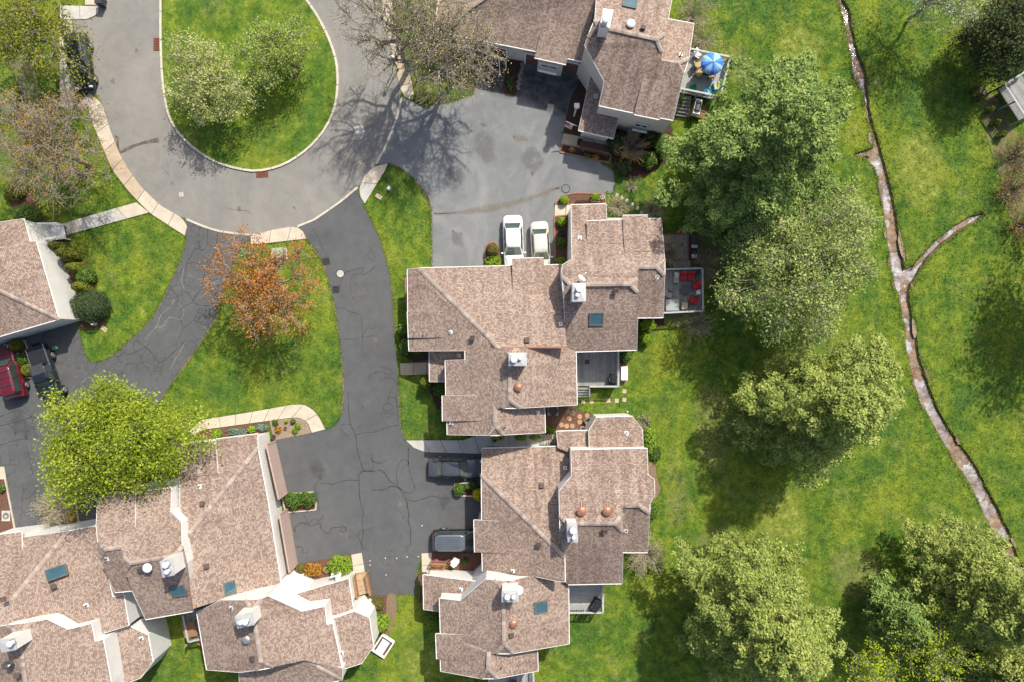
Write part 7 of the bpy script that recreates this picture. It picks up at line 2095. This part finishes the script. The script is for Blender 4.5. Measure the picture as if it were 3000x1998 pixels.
for k in range(3): a = k * 1.047; MB().tube((.18 * math.cos(a), .18 * math.sin(a), .12 + .05 * math.sin(a)), (-.18 * math.cos(a), -.18 * math.sin(a), .12 - .05 * math.sin(a)), .012, .012, 5).build('spoke', whitep, t, False)
MB().tube((0, 0, 0), (0, 0, .12), .03, .03, 6).build('hub', whitep, t, False)
t = TH('trough_planter', 'pale trough planter under the shrub by the picket fence', 'planter', 1744, 591); MB().box((0, 0, .15), (.75, .22, .3), taper=1.08).build('trough', MT['conc_grey'], t, False); MB().box((0, 0, .29), (.66, .15, .03)).build('soil', MT['mulch_dark'], t, False)
t = TH('planter_cube', 'black cube planter turned in the bed beside the cream car', 'planter', 1646, 683, .05, .6); MB().box((0, 0, .22), (.42, .42, .44), taper=1.08).build('box', MT['darkgrey'], t, False); MB().box((0, 0, .425), (.36, .36, .04)).build('soil', MT['black'], t, False)
t = TH('wooden_crate', 'weathered slatted crate at the angled white wall', 'crate', 1722, 1232, .04, .6)
for k in range(4):
    for s in (-1, 1): MB().box((0, s * .27, .08 + k * .13), (.6, .03, .09)).build('slat', DG[0], t, False); MB().box((s * .29, 0, .08 + k * .13), (.03, .5, .09)).build('end_slat', DG[2], t, False)
MB().box((0, 0, .04), (.55, .5, .03)).build('bottom', DG[1], t, False)
# satellite dishes
def dish(label, px, py, z, rz, tilt=.7, r=.36, m=None, h=.6):
    t = TH('satellite_dish', label, 'satellite dish', px, py, z, rz)
    R = Matrix.Rotation(tilt, 3, 'Y')
    MB().lathe((0, 0, h), [(.02, -.06), (r * .5, -.035), (r, .03), (r * .98, .045), (r * .5, -.015), (.02, -.04)], 24, M=R).build('reflector', m or MT['whitemetal'], t, False, True)
    e = R @ Vector((r * .9, 0, .02)); f = R @ Vector((r * .5, 0, .5))
    MB().bar((e.x, e.y, e.z + h), (f.x, f.y, f.z + h), .03, .03).build('feed_arm', MT['metal'], t, False); MB().box((f.x, f.y, f.z + h), (.1, .1, .12)).build('receiver', whitep, t, False)
    MB().tube((-.1, 0, -.3), (0, 0, h - .04), .025, .025, 8).build('mast', MT['metal'], t, False); MB().box((-.1, 0, -.25), (.2, .2, .06)).build('foot', MT['metal'], t, False)
dish('tilted satellite dish beside the upper chimney of the middle house', 1702, 818, 7.2, .9, 1.05)
dish('white satellite dish beside the chimney of the lower right house', 1520, 1720, 6.9, .8, .45)
dish('dark satellite dish on the far lower left roof', 38, 1936, 7.6, .3, .5, m=MT['darkgrey'])
# lantern posts
def lantern(label, px, py, h=2.4, name='lantern_post'):
    t = TH(name, label, 'lamp post', px, py, 0)
    MB().box((0, 0, h / 2), (.12, .12, h)).build('post', MT['trim'], t, False); MB().box((0, 0, h + .16), (.30, .30, .32), taper=1.1).build('lantern', whitep, t, False); MB().box((0, 0, h + .36), (.46, .46, .08), taper=.6).build('cap', MT['trim'], t, False); MB().box((0, 0, .05), (.2, .2, .1)).build('foot', MT['black'], t, False)
lantern('white square lantern post in the dark mulch before the top house', 1681, 343, 2.6)
lantern('white lantern post beside the wooden ramp of the court', 1008, 1668, 1.9)
def globe(label, px, py, h=3.0):
    t = TH('globe_lamp', label, 'lamp post', px, py, 0)
    MB().tube((0, 0, 0), (0, 0, h), .05, .04, 10).build('pole', MT['darkgrey'], t, False); MB().lathe((0, 0, h), [(.06, 0), (.17, .08), (.2, .2), (.15, .34), (.03, .4)], 16).build('globe', whitep, t, False, True); MB().lathe((0, 0, 0), [(.12, 0), (.1, .2), (.05, .3)], 10).build('base', MT['darkgrey'], t, False)
globe('white globe street lamp on the road side of the sidewalk', 1166, 207, 2.6); globe('white globe street lamp on the lawn side of the sidewalk', 1222, 238, 2.6)
# pedestals, boxes, bins
t = TH('transformer_box', 'pale green utility cabinet under the orange maple', 'utility box', 822, 746, 0, .1); gb = mat('utility_green', (.30, .42, .30), .6, .1)
MB().box((0, 0, .04), (1.25, 1.05, .08)).build('pad', MT['conc_grey'], t, False); MB().box((0, 0, .5), (1.05, .85, .85)).build('cabinet', gb, t, False); MB().box((0, 0, .95), (1.1, .92, .08), taper=.92).build('lid', gb, t, False)
for x, y, lb in ((1142, 556, 'small pale utility pedestal in the grass beside the kerb apron'), (283, 949, 'small white utility pedestal by the big round bush')):
    t = TH('utility_pedestal', lb, 'utility box', x, y, 0, -.5); MB().box((0, 0, .3), (.22, .3, .6)).build('body', whitep, t, False); MB().box((0, 0, .62), (.26, .34, .06), taper=.85).build('cap', whitep, t, False)
t = TH('wheelie_bin', 'dark wheeled bin standing at the sidewalk corner', 'bin', 305, 15, .012); MB().box((0, 0, .5), (.5, .6, .85), taper=1.12).build('body', MT['darkgrey'], t, False); MB().box((0, .0, .97), (.62, .74, .08), taper=.93).build('lid', MT['iron'], t, False)
for s in (-1, 1): MB().lathe((s * .24, .25, .1), [(.1, -.03), (.1, .03)], 12, M=Matrix.Rotation(math.pi / 2, 3, 'Y')).build('wheel', MT['black'], t, False)
t = TH('bucket', 'white bucket with a green lid beside the black pickup', 'bucket', 166, 1018, .012); MB().lathe((0, 0, 0), [(.14, 0), (.17, .38)], 16).build('pail', whitep, t, False); MB().lathe((0, 0, .38), [(.18, 0), (.18, .03), (.16, .035)], 16).build('lid', mat('lid_green', (.02, .35, .10), .4), t, False)
t = TH('hose_reel', 'coiled garden hose on a paver in the mulch strip', 'hose', 18, 1510, .05)
MB().box((0, 0, .02), (.75, .95, .06)).build('paver', MT['conc_grey'], t, False)
b = MB()
for k in range(46):
    a, a2 = k * .45, (k + 1) * .45; r1, r2 = .12 + .004 * k, .12 + .004 * (k + 1); b.tube((r1 * math.cos(a), r1 * math.sin(a), .07), (r2 * math.cos(a2), r2 * math.sin(a2), .07), .014, .014, 5)
b.build('hose', MT['darkgrey'], t, False)
GR = 'small white reflector discs across the foot of the court'
for i, (x, y) in enumerate(((1048, 450), (1048, 490), (1188, 427), (1292, 427), (1388, 415), (1490, 413), (1195, 580), (1525, 127))):
    p = W(750 + x / 3.136, 1498 + y / 3.136, .012); o = MB().lathe((0, 0, 0), [(.05, 0), (.05, .02), (.03, .035)], 10).build('reflector_disc', whitep); o.location = p; tag(o, 'small white reflector disc lying on the court asphalt', 'reflector', GR)
# flag
t = TH('flag', 'small striped flag on a slanted pole at the front of the top house', 'flag', 1692, 372, 0); p0 = W(1694, 372, 2.0) - Vector(t.location); p1 = W(1657, 356, 2.6) - Vector(t.location); wf = mat('flag_white', (.75, .74, .72), .8); rf = mat('flag_red', (.5, .03, .05), .8); bf = mat('flag_blue', (.03, .04, .2), .8)
MB().tube(p0, p1, .015, .012, 6).build('pole', whitep, t, False)
d = (p1 - p0); a = p0 + d * .35; hd = Vector((-.12, -.25, -.38)).normalized() * .62
for k in range(13):
    f0, f1 = k / 13, (k + 1) / 13
    u0 = a + d * .62 * f0; u1 = a + d * .62 * f1; nseg = 5; V = []
    for j in range(nseg + 1):
        s = j / nseg; wv = Vector((.03 * math.sin(s * 7), .03 * math.cos(s * 6), 0)); V += [u0 + hd * s + wv, u1 + hd * s + wv]
    b = MB(); b.add(V, [(2 * j, 2 * j + 1, 2 * j + 3, 2 * j + 2) for j in range(nseg)]); b.build('stripe', rf if k % 2 == 0 else wf, t, False)
nrm = d.cross(hd).normalized() * .012
for s in (-1, 1):
    b = MB(); u0 = a + d * .62 * .46; u1 = a + d * .62
    b.add([u0 + nrm * s, u1 + nrm * s, u1 + hd * .45 + nrm * s * 3, u0 + hd * .45 + nrm * s * 3], [(0, 1, 2, 3)]); cn = b.build('canton', bf, t, False)
    b = MB()
    for i in range(5):
        for j in range(4): q = u0.lerp(u1, (i + .5) / 5) + hd * .45 * ((j + .5) / 4) + nrm * s * 3.4; b.box(q, (.016, .016, .006))
    ss = b.build('stars', wf, cn, False); ss['kind'] = 'stuff'
# garden bits of the top house front bed
t = TH('blue_ornament', 'small blue cross shaped ornament in the front bed', 'ornament', 1674, 440, .05); bl = mat('ornament_blue', (.22, .40, .68), .5)
MB().tube((0, 0, 0), (0, 0, .3), .01, .01, 5).build('stake', MT['iron'], t, False); MB().box((0, 0, .31), (.28, .07, .03), .5).build('blade', bl, t, False); MB().box((0, 0, .335), (.28, .07, .03), .5 + 1.57).build('blade', bl, t, False)
t = TH('grey_ornament', 'pale leaf shaped ornament in the front bed', 'ornament', 1708, 442, .05); MB().prism([(0, -.18), (.07, 0), (0, .18), (-.07, 0)], .02, .3).build('figure', greyc, t, False); MB().box((0, 0, .02), (.14, .14, .04)).build('base', MT['conc_grey'], t, False)
t = TH('blue_mat', 'dark doormat at the end of the front walk', 'mat', 1700, 418, .08); MB().lathe((0, 0, 0), [(.3, 0), (.3, .03)], 18, sy=1.2).build('mat', slate, t, False); MB().lathe((0, 0, .03), [(.26, 0), (.26, .006)], 18, sy=1.2).build('pile', MT['black'], t, False)
# stones along the planting strip by the garages
rsn = random.Random(9)
for i in range(12):
    x = 1530 - i * 1.2 + rsn.uniform(-4, 4); y = 190 + i * 6.5
    p = W(x, y, .05); o = MB().lathe((0, 0, 0), [(.16, 0), (.19, .06), (.14, .14), (.04, .17)], 8, sx=rsn.uniform(.8, 1.2)).build('border_stone', mat('fieldstone', (.27, .24, .20), .9, .25) if i == 0 else bpy.data.materials['fieldstone'])
    o.location = p; o.rotation_euler.z = rsn.uniform(0, 3); tag(o, 'tan fieldstone edging the planting strip between the garage doors', 'stone', 'fieldstones edging the planting strip')
# downspouts at the lower left house
for x0, y0, x1, y1 in ((833, 1478, 780, 1500), (990, 1690, 990, 1690)):
    pass
# white marker stake by the creek
t = TH('marker_stake', 'white pipe stake on the creek bank', 'stake', 2502, 80, 0); MB().tube((-.1, -.05, 0), (.18, .12, .5), .03, .03, 8).build('pipe', whitep, t, False); MB().lathe((-.1, -.05, 0), [(.06, 0), (.05, .04)], 8).build('foot', MT['iron'], t, False)
for x, y, lb in ((1837, 1204, 'white ball garden light on the rear lawn'),):
    t = TH('garden_light', lb, 'light', x, y, 0); MB().tube((0, 0, 0), (0, 0, .2), .015, .015, 6).build('stake', MT['iron'], t, False); MB().lathe((0, 0, .18), [(.03, 0), (.08, .06), (.06, .14), (.01, .16)], 12).build('ball', whitep, t, False)
# ================================================================ GRASS BLADES
def grass_tufts(n, seed):
    rs = np.random.RandomState(seed)
    x = rs.uniform(-49, 49, n); y = rs.uniform(-33.5, 33.5, n)
    keep = np.ones(n, bool)
    for poly in NOLAWN:
        P = np.array(poly); x0, y0 = P.min(0); x1, y1 = P.max(0)
        m = (x > x0) & (x < x1) & (y > y0) & (y < y1) & keep
        idx = np.where(m)[0]
        if len(idx): keep[idx] &= ~pip(x[idx], y[idx], poly)
    for o in list(bpy.data.objects):           # footprints
        if o.type == 'MESH' and o.name.split('.')[0] == 'wall':
            vs = [v.co for v in o.data.vertices]; k = len(vs) // 2
            poly = [(v.x, v.y) for v in vs[k:]]
            idx = np.where(keep)[0]; keep[idx] &= ~pip(x[idx], y[idx], poly)
    x, y = x[keep], y[keep]
    ex, ey, ox, oy = [], [], [], []            # ragged fringe where turf meets paving
    for poly in NOLAWN[1:]:
        P = np.array(poly); m_ = len(P)
        ar = np.sum(P[:, 0] * np.roll(P[:, 1], -1) - np.roll(P[:, 0], -1) * P[:, 1]); sg = 1 if ar > 0 else -1
        for i in range(m_):
            a_, b_ = P[i], P[(i + 1) % m_]; L = np.linalg.norm(b_ - a_); k = int(L / .03)
            if k < 1: continue
            d_ = (b_ - a_) / L; nn = np.array([d_[1], -d_[0]]) * sg
            q = a_ + (b_ - a_) * rs.rand(k, 1)
            ox.append((q + nn * .2)[:, 0]); oy.append((q + nn * .2)[:, 1])
            q = q + nn * rs.normal(.0, .055, (k, 1)); ex.append(q[:, 0]); ey.append(q[:, 1])
    ex, ey, ox, oy = map(np.concatenate, (ex, ey, ox, oy))
    kp = (np.abs(ox) < 49) & (np.abs(oy) < 33.5)
    for poly in NOLAWN:
        P = np.array(poly); x0, y0 = P.min(0); x1, y1 = P.max(0)
        idx = np.where(kp & (ox > x0) & (ox < x1) & (oy > y0) & (oy < y1))[0]
        if len(idx): kp[idx] &= ~pip(ox[idx], oy[idx], poly)
    kp &= ~pip(ox, oy, [(p.x, p.y) for p in wp(islp)])
    x = np.concatenate([x, ex[kp]]); y = np.concatenate([y, ey[kp]])
    isl_w = [(p.x, p.y) for p in wp(islp)]
    z = np.where(pip(x, y, isl_w), .10, 0.0)
    n = len(x); B = 3
    c = np.repeat(np.stack([x, y, z], 1), B, 0) + np.concatenate([rs.normal(size=(n * B, 2)) * .05, np.zeros((n * B, 1))], 1)
    a = rs.uniform(0, 6.283, n * B); h = rs.uniform(.035, .085, n * B); wd = rs.uniform(.022, .045, n * B)
    d = np.stack([np.cos(a), np.sin(a), np.zeros_like(a)], 1); lean = np.stack([-np.sin(a), np.cos(a), np.zeros_like(a)], 1) * (h * rs.uniform(.3, 1.3, n * B))[:, None]
    top = c + lean; top[:, 2] += h
    V = np.stack([c - d * wd[:, None], c + d * wd[:, None], top], 1).reshape(-1, 3)
    F = np.arange(len(V)).reshape(-1, 3)
    o = np_mesh('grass', V, F, MT['tuft'], rs.uniform(0, 1, len(F)))
    tag(o, 'short mown grass blades covering the lawns', 'grass', kind='stuff')
grass_tufts(150000, 5)

def bank_grass(seed):
    """longer grass hanging over the creek banks"""
    rs = np.random.RandomState(seed); pts = []
    P = np.array(creek); n = len(P)
    for i in range(n):
        a, b_ = P[i], P[(i + 1) % n]; L = np.linalg.norm(b_ - a); k = int(L / .02)
        for j in range(k):
            q = a + (b_ - a) * rs.rand(); d = (b_ - a) / L; nn = np.array([-d[1], d[0]])
            pv = mnoise.noise(Vector((q[0] * .6, q[1] * .6, 5.0)))
            if pv < -.22: continue
            pts.append(np.append(q + nn * rs.normal() * (.10 + .40 * max(0, pv)), 0))
    c = np.array(pts); c[:, 2] = np.where(pip(c[:, 0], c[:, 1], creek), -.16, 0); m = len(c)
    a = rs.uniform(0, 6.283, m); h = rs.uniform(.10, .24, m); wd = rs.uniform(.015, .035, m)
    d = np.stack([np.cos(a), np.sin(a), 0 * a], 1); ln = np.stack([-np.sin(a), np.cos(a), 0 * a], 1) * (h * rs.uniform(.3, 1.2, m))[:, None]
    top = c + ln; top[:, 2] += h
    V = np.stack([c - d * wd[:, None], c + d * wd[:, None], top], 1).reshape(-1, 3); F = np.arange(len(V)).reshape(-1, 3)
    tag(np_mesh('bank_grass', V, F, MT['tuft'], rs.uniform(0, .9, len(F))), 'longer grass hanging over the creek banks', 'grass', kind='stuff')
bank_grass(8)
